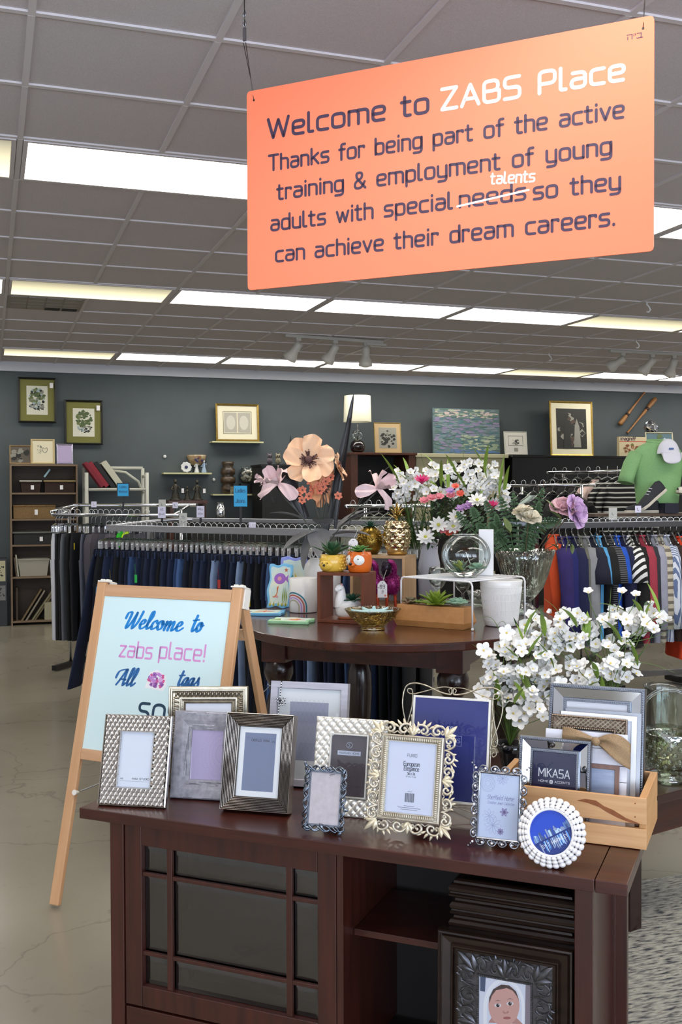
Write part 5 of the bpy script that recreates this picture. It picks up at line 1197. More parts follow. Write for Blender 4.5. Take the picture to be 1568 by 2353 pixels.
b = MB(); q = fd*.074; b.ball((q.x, q.y, .040), (.0078, .0078, .0070), 12, 8)
for s in (-1, 1): c = on_head(s*.60, .16, .001); b.ball(c, .0032, 10, 8)
b.build('nose_and_eyes', mat('glaze_black'), t)
b = MB(); rosette(b, (0, .004, .088), .062, (9, 7, 5), .030, .3, 1.0, .2, .3, .9, 5); b.build('succulent', M_leafg, t, solid=.002)

# ---- amber glass bowl with starfish
p = on_table(857, 1446); t = thing('glass_bowl', 'amber pressed glass bowl on a gilt foot in front of the wooden cube', 'bowl', p)
fl = lambda a, i: 1+(.045*(i/9)*abs(sin(5*a))**.6 if 2 < i < 14 else 0)
b = MB(); b.lathe([(.050, 0), (.052, .004), (.048, .010), (.058, .020), (.078, .038), (.098, .058), (.112, .078), (.118, .087), (.114, .087), (.106, .076), (.090, .056), (.07, .038), (.05, .024), (0, .018)], 80, fl)
for k_ in range(10):
    a = 2*pi*k_/10+.3; b.at((.094*cos(a), .094*sin(a), .055), (0, 0, a)); b.ball((0, 0, 0), (.006, .012, .012), 10, 8); b.at()
b.build('bowl', G_amber, t)
MB().lathe([(0, 0), (.051, 0), (.0525, .003), (.049, .006), (0, .006)], 48).build('gilt_foot', M_gold, t)
t2 = tag(MB().build('starfish_ornament', mat('aqua_starfish', '#b5d9dc', .7, bump=(260, .6))), 'pale aqua starfish lying in the amber glass bowl', 'starfish')
b = MB()
for k_ in range(5):
    a = 2*pi*k_/5+.45
    def f(u, v, a=a):
        s = (v-.5)*2; ww = .020*(1-u)**.8+.003; return (u*.094*cos(a)-s*ww*sin(a), u*.094*sin(a)+s*ww*cos(a), .014*(1-s*s)*(1-.6*u)+.012*u*u)
    b.grid(f, 8, 6)
b.ball((0, 0, .006), (.022, .022, .012), 14, 8); b.tube([(.004, -.004, .012), (.003, -.006, .028)], [.008, .004], 10)
me = t2.data; bpy.data.objects.remove(t2)
t2 = tag(b.build('starfish_ornament', MATS['aqua_starfish'], solid=.004), 'pale aqua starfish lying in the amber glass bowl', 'starfish'); t2.location = (p.x, p.y, p.z+.068)

# ---- wooden trough of succulents
p0 = on_table(905, 1437); p1 = on_table(1066, 1449); tyaw = atan2(p1.y-p0.y, p1.x-p0.x); TL = (p1-p0).length
t = thing('succulent_planter', 'angular honey-wood trough planted with three succulents under the wire shelf', 'planter', p0, tyaw)
W_hon = wood('honey_wood', '#c18c55', '#ad7641', (30, 4, 40), .5, 0)
D = .115; b = MB(); o = .006
b.add([(.012, .008, 0), (TL-.006, .008, 0), (TL-.006, D-.012, 0), (.012, D-.012, 0), (0, 0, .026), (TL, 0, .026), (TL+.006, D, .026), (0, D, .026), (.010, .016, .092), (TL-.006, .016, .092), (TL-.006, D-.014, .092), (.010, D-.014, .092)],
      [(3, 2, 1, 0), (0, 1, 5, 4), (1, 2, 6, 5), (2, 3, 7, 6), (3, 0, 4, 7), (4, 5, 9, 8), (5, 6, 10, 9), (6, 7, 11, 10), (7, 4, 8, 11), (8, 9, 10, 11)]); b.build('trough', W_hon, t)
b = MB(); rosette(b, (TL*.53, .06, .088), .105, (9, 8, 7, 4), .034, .25, 1.4, .1, .35, .85, 8); b.build('lime_succulent', M_leafb, t, solid=.002)
b = MB(); rosette(b, (TL*.83, .058, .096), .052, (8, 7, 5, 3), .030, .2, 1.3, -.25, .7, 1.3, 9); b.build('mint_succulent', M_leafp, t, solid=.004)
b = MB(); rosette(b, (TL*.15, .06, .094), .042, (8, 6, 4), .026, .1, 1.3, -.3, .8, 1.4, 10); b.build('russet_succulent', mat('russet_leaf', '#7d5a4c', .5, var=('#5f6a43', 30, .3)), t, solid=.004)
b = MB(); rosette(b, (TL*.27, .065, .094), .045, (9, 6), .010, .4, 1.0, .3, .3, 1.0, 12); b.build('wispy_succulent', M_leafg, t)

# ---- white wire shelf
fr_ = on_z(1086, 1450, TH); fr_ = V((fr_.x, fr_.y, TH)); uu = V((-.414, .911, 0)).normalized(); RL, RD, RH = .41, .365, .205
t = thing('wire_shelf', 'white coated wire shelf standing over the succulent trough', 'wire shelf', (fr_.x, fr_.y, TH+.0006), atan2(uu.y, uu.x))
M_wire_w = mat('white_wire', '#f0f0f2', .35)
b = MB(); q = .004     # local x runs along the long side, -y to the far right side
for y in (0, -RD):
    b.tube(round3 := [(0, y, q), (0, y, RH-.018), (.006, y, RH-.005), (.018, y, RH), (RL-.018, y, RH), (RL-.006, y, RH-.005), (RL, y, RH-.018), (RL, y, q)], .0042, 10)
for x in (.03, RL-.03): b.tube([(x, 0, RH), (x, -RD, RH)], .0036, 8)
b.build('wire_frame', M_wire_w, t)
b = MB()
for k_ in range(17): x = .045+k_*(RL-.09)/16; b.tube([(x, .001, RH+.004), (x, -RD-.001, RH+.004)], .0019, 6)
b.build('cross_wires', M_wire_w, t)
for x in (0, RL):
    for y in (0, -RD): MB().ball((x, y, .0062), (.0062, .0062, .0062), 12, 8).build('rubber_foot', M_wire_w, t)
def on_shelf(px, py): z = TH+RH+.0068; q = on_z(px, py, z); return V((q.x, q.y, z))
# fish bowl terrarium
p = on_shelf(1071, 1326); t = thing('fish_bowl', 'round clear glass bowl with pale succulents inside, on the white wire shelf', 'glass bowl', p)
R = .108; z0 = R*.88; b = MB(); b.lathe([(0, .0), (R*.42, .0)]+[(R*cos(a), z0+R*.93*sin(a)) for a in [rad(-62+6*k_) for k_ in range(22)]]+[(R*.52, z0+R*.83), (R*.56, z0+R*.86), (R*.53, z0+R*.87)], 48); b.build('glass', G_clear, t)
b = MB(); rosette(b, (.035, -.035, .035), .048, (7, 6, 4), .026, .15, 1.2, -.1, .5, 1.2, 3); b.build('succulent', M_leafp, t, solid=.003)
b = MB(); rosette(b, (-.035, -.01, .02), .095, (7, 6, 4), .018, .25, 1.3, .2, .2, .9, 4); b.build('striped_succulent', mat('silver_green_leaf', '#93a68f', .5, var=('#5f7d63', (8, 8, 60), .3)), t, solid=.0015)
b = MB(); leaf3(b, (-.03, -.03, .03), 3.6, .6, .075, .028, .2, .3); leaf3(b, (-.03, -.02, .03), 4.0, .9, .07, .024, .2, .3); b.build('yellow_leaf', mat('yellow_green_leaf', '#a9b45a', .5), t, solid=.0015)
b = MB(); b.tube([(.02, -.01, .05), (.0, 0, .11)], .0016, 6); b.build('plant_stick', M_cer, t)
# tall white box
p = on_shelf(1117, 1326); t = tag(MB().box(-.032, .032, -.018, .03, 0, .205).build('white_box', mat('white_board', '#f3f3f6', .45), bevel=.002), 'tall slim white box standing behind the glass bowl on the wire shelf', 'box'); t.location = (p.x+.045, p.y+.085, p.z); t.rotation_euler = (0, 0, rad(-30))
# white carved pot
p = on_table(1152, 1437); t = thing('planter_pot', 'white pot with banded diagonal ribbing at the front of the table', 'pot', p)
H = .20; r0, r1 = .071, .093
b = MB(); b.lathe([(0, .001), (r0-.003, .001), (r0, .004)]+[(r0+(r1-r0)*z, z*H) for z in (.12, .121, .24, .241, .36, .361, .56, .561, .72, .721, .86, .861)]+[(r1, H-.003), (r1-.002, H), (r1-.006, H-.003), (r1-.010, H*.6), (0, H*.55)], 64); b.build('pot', M_cer, t)
b = MB()
for z0_, z1_, sk, n_ in ((.13, .235, .12, 90), (.25, .355, .02, 90), (.37, .555, .0, 100), (.57, .715, -.02, 100), (.73, .855, .15, 84)):
    for k_ in range(n_):
        a = 2*pi*k_/n_; rr = lambda z: r0+(r1-r0)*z+.0003
        b.tube([(rr(z0_)*cos(a), rr(z0_)*sin(a), z0_*H), (rr(z1_)*cos(a+sk), rr(z1_)*sin(a+sk), z1_*H)], .0014, 4, cap=False)
for z in (.12, .24, .36, .56, .72, .86): b.tube([((r0+(r1-r0)*z)*cos(a), (r0+(r1-r0)*z)*sin(a), z*H) for a in [2*pi*k_/48 for k_ in range(48)]], .0012, 5, closed=True)
b.build('ribbed_bands', M_cer, t)

# ---- pine box, flamingos inside, pineapples on top
bp = on_z(931, 1397, TH); BXW, BXH, BXD = .30, .262, .18
bp = V((bp.x, bp.y, TH+.0008))-VX*BXW
t = thing('display_box', 'light birch box with an open front, carrying the two gold pineapples', 'display box', bp, CY)
W_bir = wood('birch', '#d9b489', '#c9a276', (30, 30, 5), .5, 0); k = .015
MB().box(0, BXW, 0, BXD, 0, k).build('bottom_board', W_bir, t); MB().box(0, BXW, 0, BXD, BXH-k, BXH).build('top_board', W_bir, t, bevel=.001)
for x in (0, BXW-k): MB().box(x, x+k, .0005, BXD, k, BXH-k).build('side_board', W_bir, t)
bk = MB().box(k, BXW-k, BXD-.006, BXD-.002, k, BXH-k).build('back_card', mat('grey_card', '#b6b6bc', .7), t)
b = MB()
for q, r in (((BXW-.058, BXH-.062), .016), ((BXW-.036, BXH-.088), .011)):
    b.m = 0; b.add([(x, BXD-.0065, z) for x, z in disk(q, r, 24)], [tuple(range(24))]); b.m = 1; ribbon(b, disk(q, r*.72, 20), .0022, BXD-.007, True); ribbon(b, [(q[0]-r*.3, q[1]), (q[0]+r*.4, q[1]+r*.2)], .002, BXD-.0072)
b.build('round_logo', [mat('logo_grey', '#5a5b61', .6), mat('logo_pale', '#c4c4ca', .6)], bk)
def box_at(x, y, z): q = bp+VX*x+VY*y; return V((q.x, q.y, bp.z+z))
M_mag = mat('magenta_tinsel', '#b0317f', .35, .5, var=('#7d1a63', 300, .3)); M_blk = mat('black_tinsel', '#17101a', .3, .5, var=('#3a2a3e', 400, .2)); M_org = mat('orange_tinsel', '#b5401d', .4, .4)
def tinsel(mb, c, r, n, L, seed):
    rnd = random.Random(seed)
    for k_ in range(n):
        z = rnd.uniform(-1, 1); a = rnd.uniform(0, 6.283); s = math.sqrt(1-z*z); q = V((c[0]+r[0]*s*cos(a), c[1]+r[1]*s*sin(a), c[2]+r[2]*z)); d = V((rnd.gauss(0, 1), rnd.gauss(0, 1), rnd.gauss(0, 1))).normalized()*L; e = d.orthogonal().normalized()*L*.22
        mb.add([q-d-e, q-d+e, q+d+e, q+d-e], [(0, 1, 2, 3)])
for i, (x, lb) in enumerate(((.150, 'magenta tinsel flamingo with drooping black head, left of its pair by the birch box'), (.240, 'magenta tinsel flamingo with drooping black head, right of its pair by the birch box'))):
    t = thing('tinsel_flamingo', lb, 'flamingo ornament', box_at(x, -.045, 0), CY+(-.25, .2)[i], 'tinsel flamingos'); t.scale = (1.12, 1.12, 1.06)
    b = MB(); b.ball((.008, 0, .115), (.034, .030, .048), 14, 10); tinsel(b, (.008, 0, .115), (.037, .033, .052), 320, .006, i); P = smooth_pts([V(q) for q in ((.012, 0, .15), (.018, -.01, .19), (.010, -.022, .218), (-.008, -.03, .222))], k=4); b.tube(P, .013, 10); tinsel(b, (.012, -.015, .19), (.018, .02, .035), 120, .005, i+5); b.build('body', M_mag, t)
    b = MB(); b.at((-.014, -.040, .190), (rad(8), rad(8), 0)); b.ball((0, 0, 0), (.021, .018, .038), 14, 10); tinsel(b, (0, 0, 0), (.022, .019, .040), 200, .004, i+9); b.at(); b.build('head', M_blk, t)
    for s in (-.014, .018): b = MB(); b.tube([(s, 0, .075), (s*1.2, -.002, .03), (s*1.3, 0, .004), (s*1.3-.004, -.022, .004)], .0065, 8); tinsel(b, (s*1.2, 0, .035), (.008, .008, .034), 60, .004, i+s*100); b.build('leg', M_org, t)
# price tags
M_tag = mat('price_tag', '#f6f4f7', .6); M_pen = mat('pen_ink', '#333642', .6)
def price_tag(host, c, w, h, texts, rz=0, dot=None):
    t = bpy.data.objects.new('price_tag', None); COL.objects.link(t); t.rotation_euler = (0, 0, rz); t.location = c; t.parent = host
    bpy.context.view_layer.update(); t.matrix_parent_inverse = host.matrix_world.inverted()
    MB().slab([(-w/2, -h), (w/2, -h), (w/2, -h*.22), (w*.2, 0), (-w*.2, 0), (-w/2, -h*.22)], 0, .0008).build('card', M_tag, t)
    b = MB(); b.add([(x, -.0003, z) for x, z in disk((0, -h*.12), w*.05, 10)], [tuple(range(10))])
    for s, x, z, hh in texts: lettering(b, s, x, z, hh, weight=.13, y=-.0003, align='c', rad_=.3)
    b.build('handwriting', M_pen, t)
    if dot: b = MB(); b.add([(x, -.0004, z) for x, z in disk(dot, w*.11, 14)], [tuple(range(14))]); b.build('coral_dot', mat('coral_dot', '#f08a78', .6), t)
    b = MB(); b.tube([(0, .0004, -h*.12), (.008, .03, h*.2), (.02, .07, h*.6)], .0006, 5); b.build('string', mat('string', '#e6e4e0'), t)
flam = t
q = at_d(879, 1335, 4.93); price_tag(flam, q, .046, .080, (('$9', 0, -.036, .017), ('3', .0, -.058, .015), ('pr', -.016, -.034, .007)), CY+.35, (.014, -.070))
# gold pineapple jar
M_gp = M_gold
def jar_fn(a, i): return 1
p = box_at(.228, .085, BXH+.0006); t = thing('pineapple_jar', 'shiny gold pineapple jar with an upright leafy lid, right end of the birch box', 'jar', p)
def pine(z): return .068*(sin(pi*min(1, .16+.84*z*.72)))**.62
b = MB(); H = .175; zl = .78
def surf(u, v, z0, z1):
    z = z0+(z1-z0)*v; a = 2*pi*u; k1 = (u*9+z*4.2) % 1; k2 = (u*9-z*4.2) % 1
    d = min(abs(k1-.5), .5)*min(abs(k2-.5), .5)*0; tri = (1-abs(2*k1-1))*(1-abs(2*k2-1)); r = pine(z)*(1+.13*tri*(1 if z > .14 else 0)); return (r*cos(a), r*sin(a), z*H)
b.grid(lambda u, v: surf(u, v, 0, zl-.015), 108, 44, False); b.lathe([(0, .0), (pine(0), .0)], 40); b.build('jar', M_gold, t)
b = MB(); b.grid(lambda u, v: surf(u, v, zl+.01, 1.0), 108, 14, False); b.lathe([(pine(zl)*1.0, zl*H-.002), (pine(zl)*1.03, zl*H+.002)], 40); b.lathe([(pine(1), H), (.0, H+.002)], 24)
for i, (n, el, L) in enumerate(((9, .75, .075), (8, 1.05, .09), (6, 1.3, .10), (3, 1.5, .10))):
    for k_ in range(n): leaf3(b, (0, 0, H), 2*pi*(k_+.5*(i % 2))/n, el+.15, L, .017, .9-.2*i, .5, .8)
b.build('leaf_lid', M_gold, t)
MB().lathe([(0, 0), (.045, 0), (.052, .006), (.054, .014), (.0, .0141)], 40).build('plain_base', M_goldm, t)
# glitter pineapple
p = box_at(.075, .095, BXH+.0006); t = thing('tinsel_pineapple', 'gold tinsel pineapple ornament with green leaves, left end of the birch box', 'pineapple ornament', p)
b = MB(); b.lathe([(0, .0), (.040, .0), (.058, .03), (.064, .065), (.058, .105), (.040, .135), (0, .145)], 28); tinsel(b, (0, 0, .072), (.064, .064, .074), 1500, .0065, 3); b.build('body', mat('gold_tinsel', '#a98a3c', .3, .85, var=('#6f551d', 300, .3)), t)
b = MB(); rosette(b, (0, 0, .138), .06, (9, 7, 5), .016, .3, 1.35, .2, .3, .8, 6); b.build('leaves', mat('pine_green_leaf', '#1d4a35', .5), t, solid=.0012)
q = at_d(812, 1238, 4.86); price_tag(t, q, .044, .066, (('EPF', 0, -.05, .014),), CY+.35)

# ---- glass at the back and under the shelf
p = on_table(1206, 1410); t = thing('glass_vase', 'large cut crystal footed vase holding the fern and rose arrangement', 'vase', p)
fl = lambda a, i: 1+.02*sin(36*a)*(1 if 5 < i else 0)
b = MB(); b.lathe([(0, .004), (.085, .0), (.088, .006), (.06, .020), (.034, .045), (.032, .06), (.055, .085), (.090, .13), (.112, .19), (.128, .25), (.146, .305), (.142, .306), (.125, .25), (.108, .19), (.085, .135), (.04, .09), (0, .085)], 96, fl); b.build('vase', G_cut, t)
p = on_table(1006, 1378); t = thing('glass_goblet', 'clear stemmed glass goblet behind the trough under the wire shelf', 'glass', p)
gob = [(0, .002), (.04, 0), (.042, .004), (.012, .012), (.008, .03), (.008, .05), (.03, .07), (.046, .10), (.05, .14), (.046, .175), (.044, .175), (.047, .14), (.043, .10), (.027, .074), (0, .066)]
MB().lathe(gob, 36).build('glass', G_clear, t)
t2 = dup(t, on_table(1064, 1384), 0, 'clear stemmed glass goblet between the trough and the carved white pot')
p = on_table(1112, 1392); t = thing('glass_bowl', 'low clear glass dish behind the carved white pot', 'bowl', p); MB().lathe([(0, .002), (.05, 0), (.055, .006), (.075, .04), (.088, .075), (.086, .075), (.072, .042), (.05, .012), (0, .008)], 40).build('glass', G_cut, t)
p = on_z(984, 1385, TH); t = thing('glass_pitcher', 'frosted white pitcher with a curved clear handle behind the birch box', 'pitcher', (p.x+.14, p.y+.30, TH+.0008), rad(200))
b = MB(); b.lathe([(0, .0), (.055, .0), (.06, .01), (.065, .12), (.06, .19), (.048, .25), (.05, .30), (.056, .32), (.053, .32), (.045, .25), (.055, .19), (.06, .12), (.05, .015), (0, .012)], 36); b.build('jug', mat('frosted_glass', '#d5d5e4', .4, trans=.3), t)
b = MB(); b.tube(smooth_pts([V(q) for q in ((.05, 0, .30), (.09, 0, .31), (.115, 0, .26), (.105, 0, .18), (.062, 0, .11))]), .007, 10); b.build('handle', G_clear, t)
# ================================================================ silk flower arrangements
M_petw = mat('white_petal', '#e6e5e3', .7); M_yc = mat('yellow_centre', '#dcc565', .6); M_stem = mat('flower_stem', '#56702f', .6); M_blade = mat('grass_blade', '#86a03a', .5, var=('#648430', (6, 6, 20), .3)); M_dfol = mat('dark_foliage', '#3a5a33', .6, var=('#284328', 20, .3))
def blossom_mesh(name, petal_m, R, n=5, el=.75, bend=.5, w=.62, cup=.25, centre=M_yc, cr=.16, inner=0, ex=.8, ruff=0, pet=.30):
    b = MB()
    for k in range(n): leaf3(b, (0, 0, 0), 2*pi*k/n, el, R, R*w, bend, cup, ex, 4, 4, ruff, k, 0, pet)
    for k in range(inner): leaf3(b, (0, 0, R*.06), 2*pi*(k+.5)/n, el+.4, R*.72, R*w*.8, bend, cup, ex, 3, 4, ruff, k, 0, pet)
    b.m = 1; b.lathe([(R*cr*.5, R*.02), (R*cr, R*.2), (R*cr*.7, R*.3), (0, R*.32)], 6)
    o = b.build(name, [petal_m, centre]); me = o.data; bpy.data.objects.remove(o); return me
def aim(o, d, spin=0):
    o.rotation_mode = 'QUATERNION'; from mathutils import Quaternion
    o.rotation_quaternion = V(d).to_track_quat('Z', 'Y') @ Quaternion((0, 0, 1), spin)
def put(parent, name, me, p, d, sc=1, spin=0, label=None):
    o = bpy.data.objects.new(name, me); COL.objects.link(o); o.parent = parent; o.location = V(p)-parent.location; aim(o, d, spin); o.scale = (sc, sc, sc)
    if label: o['label'] = label
    return o
TOCAM = lambda p: (V((0, 0, EYE))-V(p)).normalized()
def stem_to(mb, a, c, r, bow=.03, rnd=random):
    a, c = V(a), V(c); m = (a+c)/2+V((rnd.uniform(-bow, bow), rnd.uniform(-bow, bow), bow*.6)); P = smooth_pts([a, a*.6+c*.4+V((0, 0, bow)), m*.4+c*.6, c], k=3); mb.tube(P, r, 5, cap=False)
HR = V((cos(YAW), -sin(YAW), 0)); HF = V((sin(YAW), cos(YAW), 0)); HZ = V((0, 0, 1))
BLOS = [blossom_mesh('blossom', M_petw, .024, 5, .6, .5, .70, .3, M_yc, .12), blossom_mesh('blossom', M_petw, .022, 5, .95, .6, .70, .4, M_yc, .12), blossom_mesh('blossom', M_petw, .021, 4, 1.25, .5, .75, .5, M_stem, .10), blossom_mesh('blossom', M_petw, .026, 6, .45, .4, .60, .25, M_yc, .12, inner=5)]
def bush(t, root, clouds, n, seed, sz=1., facing=.55, foliage=None, spread_stem=True, blades=10, blade_L=.16, filler=0):
    """n blossoms spread through ellipsoid clouds (centre, rx, rd, rz), each on a thin stem from root"""
    rnd = random.Random(seed); tot = sum(c[1]*c[3] for c in clouds); st = MB(); fo = MB(); bl = MB()
    for (c, rx, rd, rz) in clouds:
        m = round(n*rx*rz/tot); k = 0; pts = []
        while k < m:
            v = V((rnd.gauss(0, 1), rnd.gauss(0, 1), rnd.gauss(0, 1))).normalized()*(rnd.random()**.28)
            if v.y > .35: continue
            p = c+HR*(v.x*rx)+HF*(v.y*rd)+HZ*(v.z*rz)
            if any((p-q).length < .011*sz for q in pts): continue
            pts.append(p); k += 1
            out = (p-root).normalized(); d = (out*.55+TOCAM(p)*facing+V((rnd.uniform(-.5, .5), rnd.uniform(-.5, .5), rnd.uniform(-.25, .6)))*.8).normalized()
            put(t, 'blossom', BLOS[rnd.choice((0, 0, 1, 1, 2, 3))], p, d, sz*rnd.uniform(.85, 1.18), rnd.uniform(0, 6))
            if k % 2 == 0: stem_to(st, root-t.location, p-d*.004-t.location, .0011, .025, rnd)
        for k in range(int(m*.5)):
            v = V((rnd.gauss(0, 1), rnd.gauss(0, 1), rnd.gauss(0, 1))).normalized()*.75; p = c+HR*(v.x*rx)+HF*(abs(v.y)*rd*.8)+HZ*(v.z*rz)-t.location
            leaf3(fo, p, rnd.uniform(0, 6.28), rnd.uniform(-.2, 1.2), rnd.uniform(.035, .07), .010, rnd.uniform(0, .8), .2)
    for k in range(blades):
        c, rx, rd, rz = clouds[k % len(clouds)]; p = c+HR*rnd.uniform(-.75, .75)*rx-HF*rd*rnd.uniform(.2, .8)+HZ*rz*rnd.uniform(-.6, .5)-t.location
        leaf3(bl, p, rnd.uniform(0, 6.28), rnd.uniform(.7, 1.45), blade_L*rnd.uniform(.7, 1.2), .019, rnd.uniform(.1, .9), .3, .8, 7)
    mass = MB()
    for k in range(filler):      # blossoms deeper in the bunch, behind the ones that can be told apart
        c, rx, rd, rz = clouds[k % len(clouds)]; v = V((rnd.gauss(0, 1), rnd.gauss(0, 1), rnd.gauss(0, 1))).normalized()*rnd.uniform(.5, .95)
        p = c+HR*(v.x*rx)+HF*(abs(v.y)*rd*.7)+HZ*(v.z*rz)-t.location; d = (TOCAM(c)+V((rnd.uniform(-.6, .6), rnd.uniform(-.4, .4), rnd.uniform(-.2, .7)))).normalized(); R_ = d.to_track_quat('Z', 'Y').to_matrix().to_4x4()
        mass.T = Matrix.Translation(p) @ R_; mass.m = 0
        for q in range(5): leaf3(mass, (0, 0, 0), 1.2566*q, .75, .024*sz, .020*sz, .35, .3, .8, 3, 2, 0, 0, 0, .3)
        mass.m = 1; mass.ball((0, 0, .004), .004, 5, 3)
    if filler: mass.T = Matrix(); o = mass.build('blossom_mass', [M_petw, M_yc], t); o['kind'] = 'stuff'
    st.build('stems', M_stem, t); fo.build('small_leaves', M_dfol if foliage is None else foliage, t); bl.build('blade_leaves', M_blade, t)
def wisps(t, items, m=M_stem):
    for a, c, bow in items:
        b = MB(); a, c = V(a)-t.location, V(c)-t.location; b.tube(smooth_pts([a, (a+c)/2+V((0, 0, bow)), c], k=6), [.0016-.0013*i/12 for i in range(13)], 5, cap=False); b.build('grass_wisp', m, t)

# ---- two white bunches on the low table
D4 = 3.32
vb = at_d(1402, 1720, 3.45); vb.z = .5006
t = thing('glass_vase', 'tall clear cylinder vase with scalloped lip holding the right-hand white bouquet', 'vase', vb)
MB().lathe([(0, .004), (.058, 0), (.062, .004), (.062, .26), (.066, .29), (.063, .29), (.058, .26), (.057, .012), (0, .010)], 40, lambda a, i: 1+.03*sin(6*a)*(i in (4, 5))).build('glass', G_clear, t)
root = vb+V((0, 0, .26))
t = thing('flower_bouquet', 'large spray of small white silk blossoms in the clear vase behind the pine crate', 'bouquet', root)
bush(t, root, [(at_d(1415, 1445, D4+.06), .150, .11, .080), (at_d(1470, 1420, D4+.08), .085, .07, .055), (at_d(1330, 1520, D4), .14, .10, .095), (at_d(1300, 1440, D4+.03), .10, .08, .055), (at_d(1345, 1610, D4-.02), .11, .08, .055), (at_d(1430, 1530, D4+.05), .075, .06, .055)], 90, 21, 1.0, blades=14, blade_L=.12, filler=70)
wisps(t, [(at_d(1420, 1470, D4), at_d(1567, 1432, D4), .0), (at_d(1420, 1480, D4), at_d(1565, 1440, D4), -.01), (at_d(1440, 1470, D4), at_d(1545, 1385, D4), .0), (at_d(1450, 1520, D4), at_d(1560, 1550, D4), .01), (at_d(1400, 1420, D4), at_d(1405, 1350, D4), 0), (at_d(1300, 1430, D4), at_d(1250, 1375, D4), .01)])
for px, py in ((1352, 1363), (1430, 1363), (1462, 1370), (1515, 1420), (1535, 1428), (1535, 1428), (1505, 1455), (1420, 1690), (1448, 1520)):
    p = at_d(px, py, D4+.02); put(t, 'blossom', BLOS[1], p, (TOCAM(p)*.5+V((0, 0, .7))), 1.0, px)
b = MB(); rnd = random.Random(3)
for px, py in ((1352, 1363), (1430, 1363), (1462, 1370), (1515, 1420), (1535, 1428), (1420, 1690)): stem_to(b, at_d(1400, 1520, D4+.05)-t.location, at_d(px, py, D4+.03)-t.location, .0013, .02, rnd)
b.build('stems', M_stem, t)
# opened black trumpet vase with the left bunch
vb = at_d(1172, 1745, 3.30); vb.z = .5006
t = thing('trumpet_vase', 'slender black glass trumpet vase holding the left-hand white bouquet', 'vase', vb)
MB().lathe([(0, .004), (.045, 0), (.048, .006), (.016, .02), (.014, .05), (.022, .11), (.036, .17), (.050, .20), (.047, .20), (.033, .17), (.02, .12), (0, .10)], 36).build('glass', mat('black_glass', '#0d0e12', .08, coat=.5), t)
root = vb+V((0, 0, .19))
t = thing('flower_bouquet', 'spray of small white silk blossoms in the black trumpet vase, behind the navy wire frame', 'bouquet', root)
bush(t, root, [(at_d(1190, 1520, D4-.02), .125, .09, .085), (at_d(1150, 1580, D4-.06), .085, .07, .07), (at_d(1235, 1600, D4-.06), .105, .08, .070), (at_d(1240, 1460, D4+.04), .085, .07, .065)], 90, 33, 1.0, blades=12, blade_L=.10, filler=50)
for px, py in ((1180, 1640), (1205, 1640), (1195, 1658), (1110, 1600), (1100, 1620), (1165, 1455), (1112, 1495)):
    p = at_d(px, py, D4-.1); put(t, 'blossom', BLOS[0], p, (TOCAM(p)+V((0, 0, .2))), 1.25, px)
wisps(t, [(at_d(1170, 1500, D4), at_d(1100, 1420, D4), .05), (at_d(1180, 1490, D4), at_d(1140, 1440, D4), .05), (at_d(1150, 1560, D4), at_d(1085, 1480, D4), .02), (at_d(1200, 1500, D4), at_d(1245, 1400, D4), .03)])

# ---- mixed white and pink arrangement in the frosted pitcher
D2 = 5.35
pit = [o for o in bpy.data.objects if o.name == 'glass_pitcher'][0]
root = pit.location+V((0, 0, .31))
t = thing('flower_bouquet', 'mixed bouquet of white blossoms with pink daisies above the gold pineapples and glass bowl', 'bouquet', root)
bush(t, root, [(at_d(1010, 1110, D2), .20, .13, .095), (at_d(1090, 1095, D2), .16, .12, .10), (at_d(935, 1120, D2+.03), .09, .09, .10), (at_d(1130, 1140, D2), .10, .08, .08)], 96, 5, 1.15, .5, None, True, 16, .22, 60)
M_magf = mat('magenta_petal', '#c7266f', .6); M_pkf = mat('coral_pink_petal', '#e98a96', .6); M_lil = mat('lilac_petal', '#c59ad0', .6); M_cor = mat('coral_petal', '#ea6a52', .6)
ME_mag = blossom_mesh('daisy', M_magf, .055, 13, .75, .1, .24, .25, M_magf, .15, 9); ME_w = blossom_mesh('daisy', M_petw, .052, 10, .4, .2, .34, .2, mat('green_yellow_centre', '#b9b84a', .6), .2, 6)
ME_pk = blossom_mesh('pink_flower', M_pkf, .030, 8, .5, .3, .5, .3, M_pkf, .2, 6); ME_li = blossom_mesh('lilac_flower', M_lil, .028, 6, .5, .3, .6, .3, M_lil, .2, 5); ME_co = blossom_mesh('coral_flower', M_cor, .026, 9, .6, .2, .4, .3, M_cor, .2, 6)
for me, nm, lst in ((ME_mag, 'magenta_daisy', ((970, 1112, .3), (1130, 1170, .2))), (ME_w, 'white_daisy', ((978, 1236, .9), (1008, 1208, .9), (1042, 1212, .8), (1097, 1152, .6), (1050, 1190, .6))), (ME_pk, 'pink_flower', ((975, 1152, .5), (992, 1146, .5), (1010, 1143, .5), (1036, 1140, .5), (1018, 1218, .9))), (ME_co, 'coral_flower', ((1058, 1136, .9), (1032, 1226, .9), (1045, 1222, .8), (1047, 1120, .5))), (ME_li, 'lilac_flower', ((1035, 1130, .5), (1058, 1170, .6), (1072, 1166, .6), (1080, 1160, .6)))):
    for px, py, f in lst: p = at_d(px, py, D2-.14); put(t, nm, me, p, TOCAM(p)*f+V((0, 0, .6)), 1, px*.1)
b = MB(); rnd = random.Random(8)
for k in range(520):
    p = at_d(rnd.gauss(1050, 62), rnd.uniform(1140, 1258), D2+rnd.uniform(-.1, .12))-t.location; leaf3(b, p, rnd.uniform(0, 6.28), rnd.uniform(-.5, 1.0), rnd.uniform(.03, .06), rnd.uniform(.008, .016), rnd.uniform(0, .8), .2, .9, 4)
b.build('green_foliage', M_dfol, t)
b = MB()
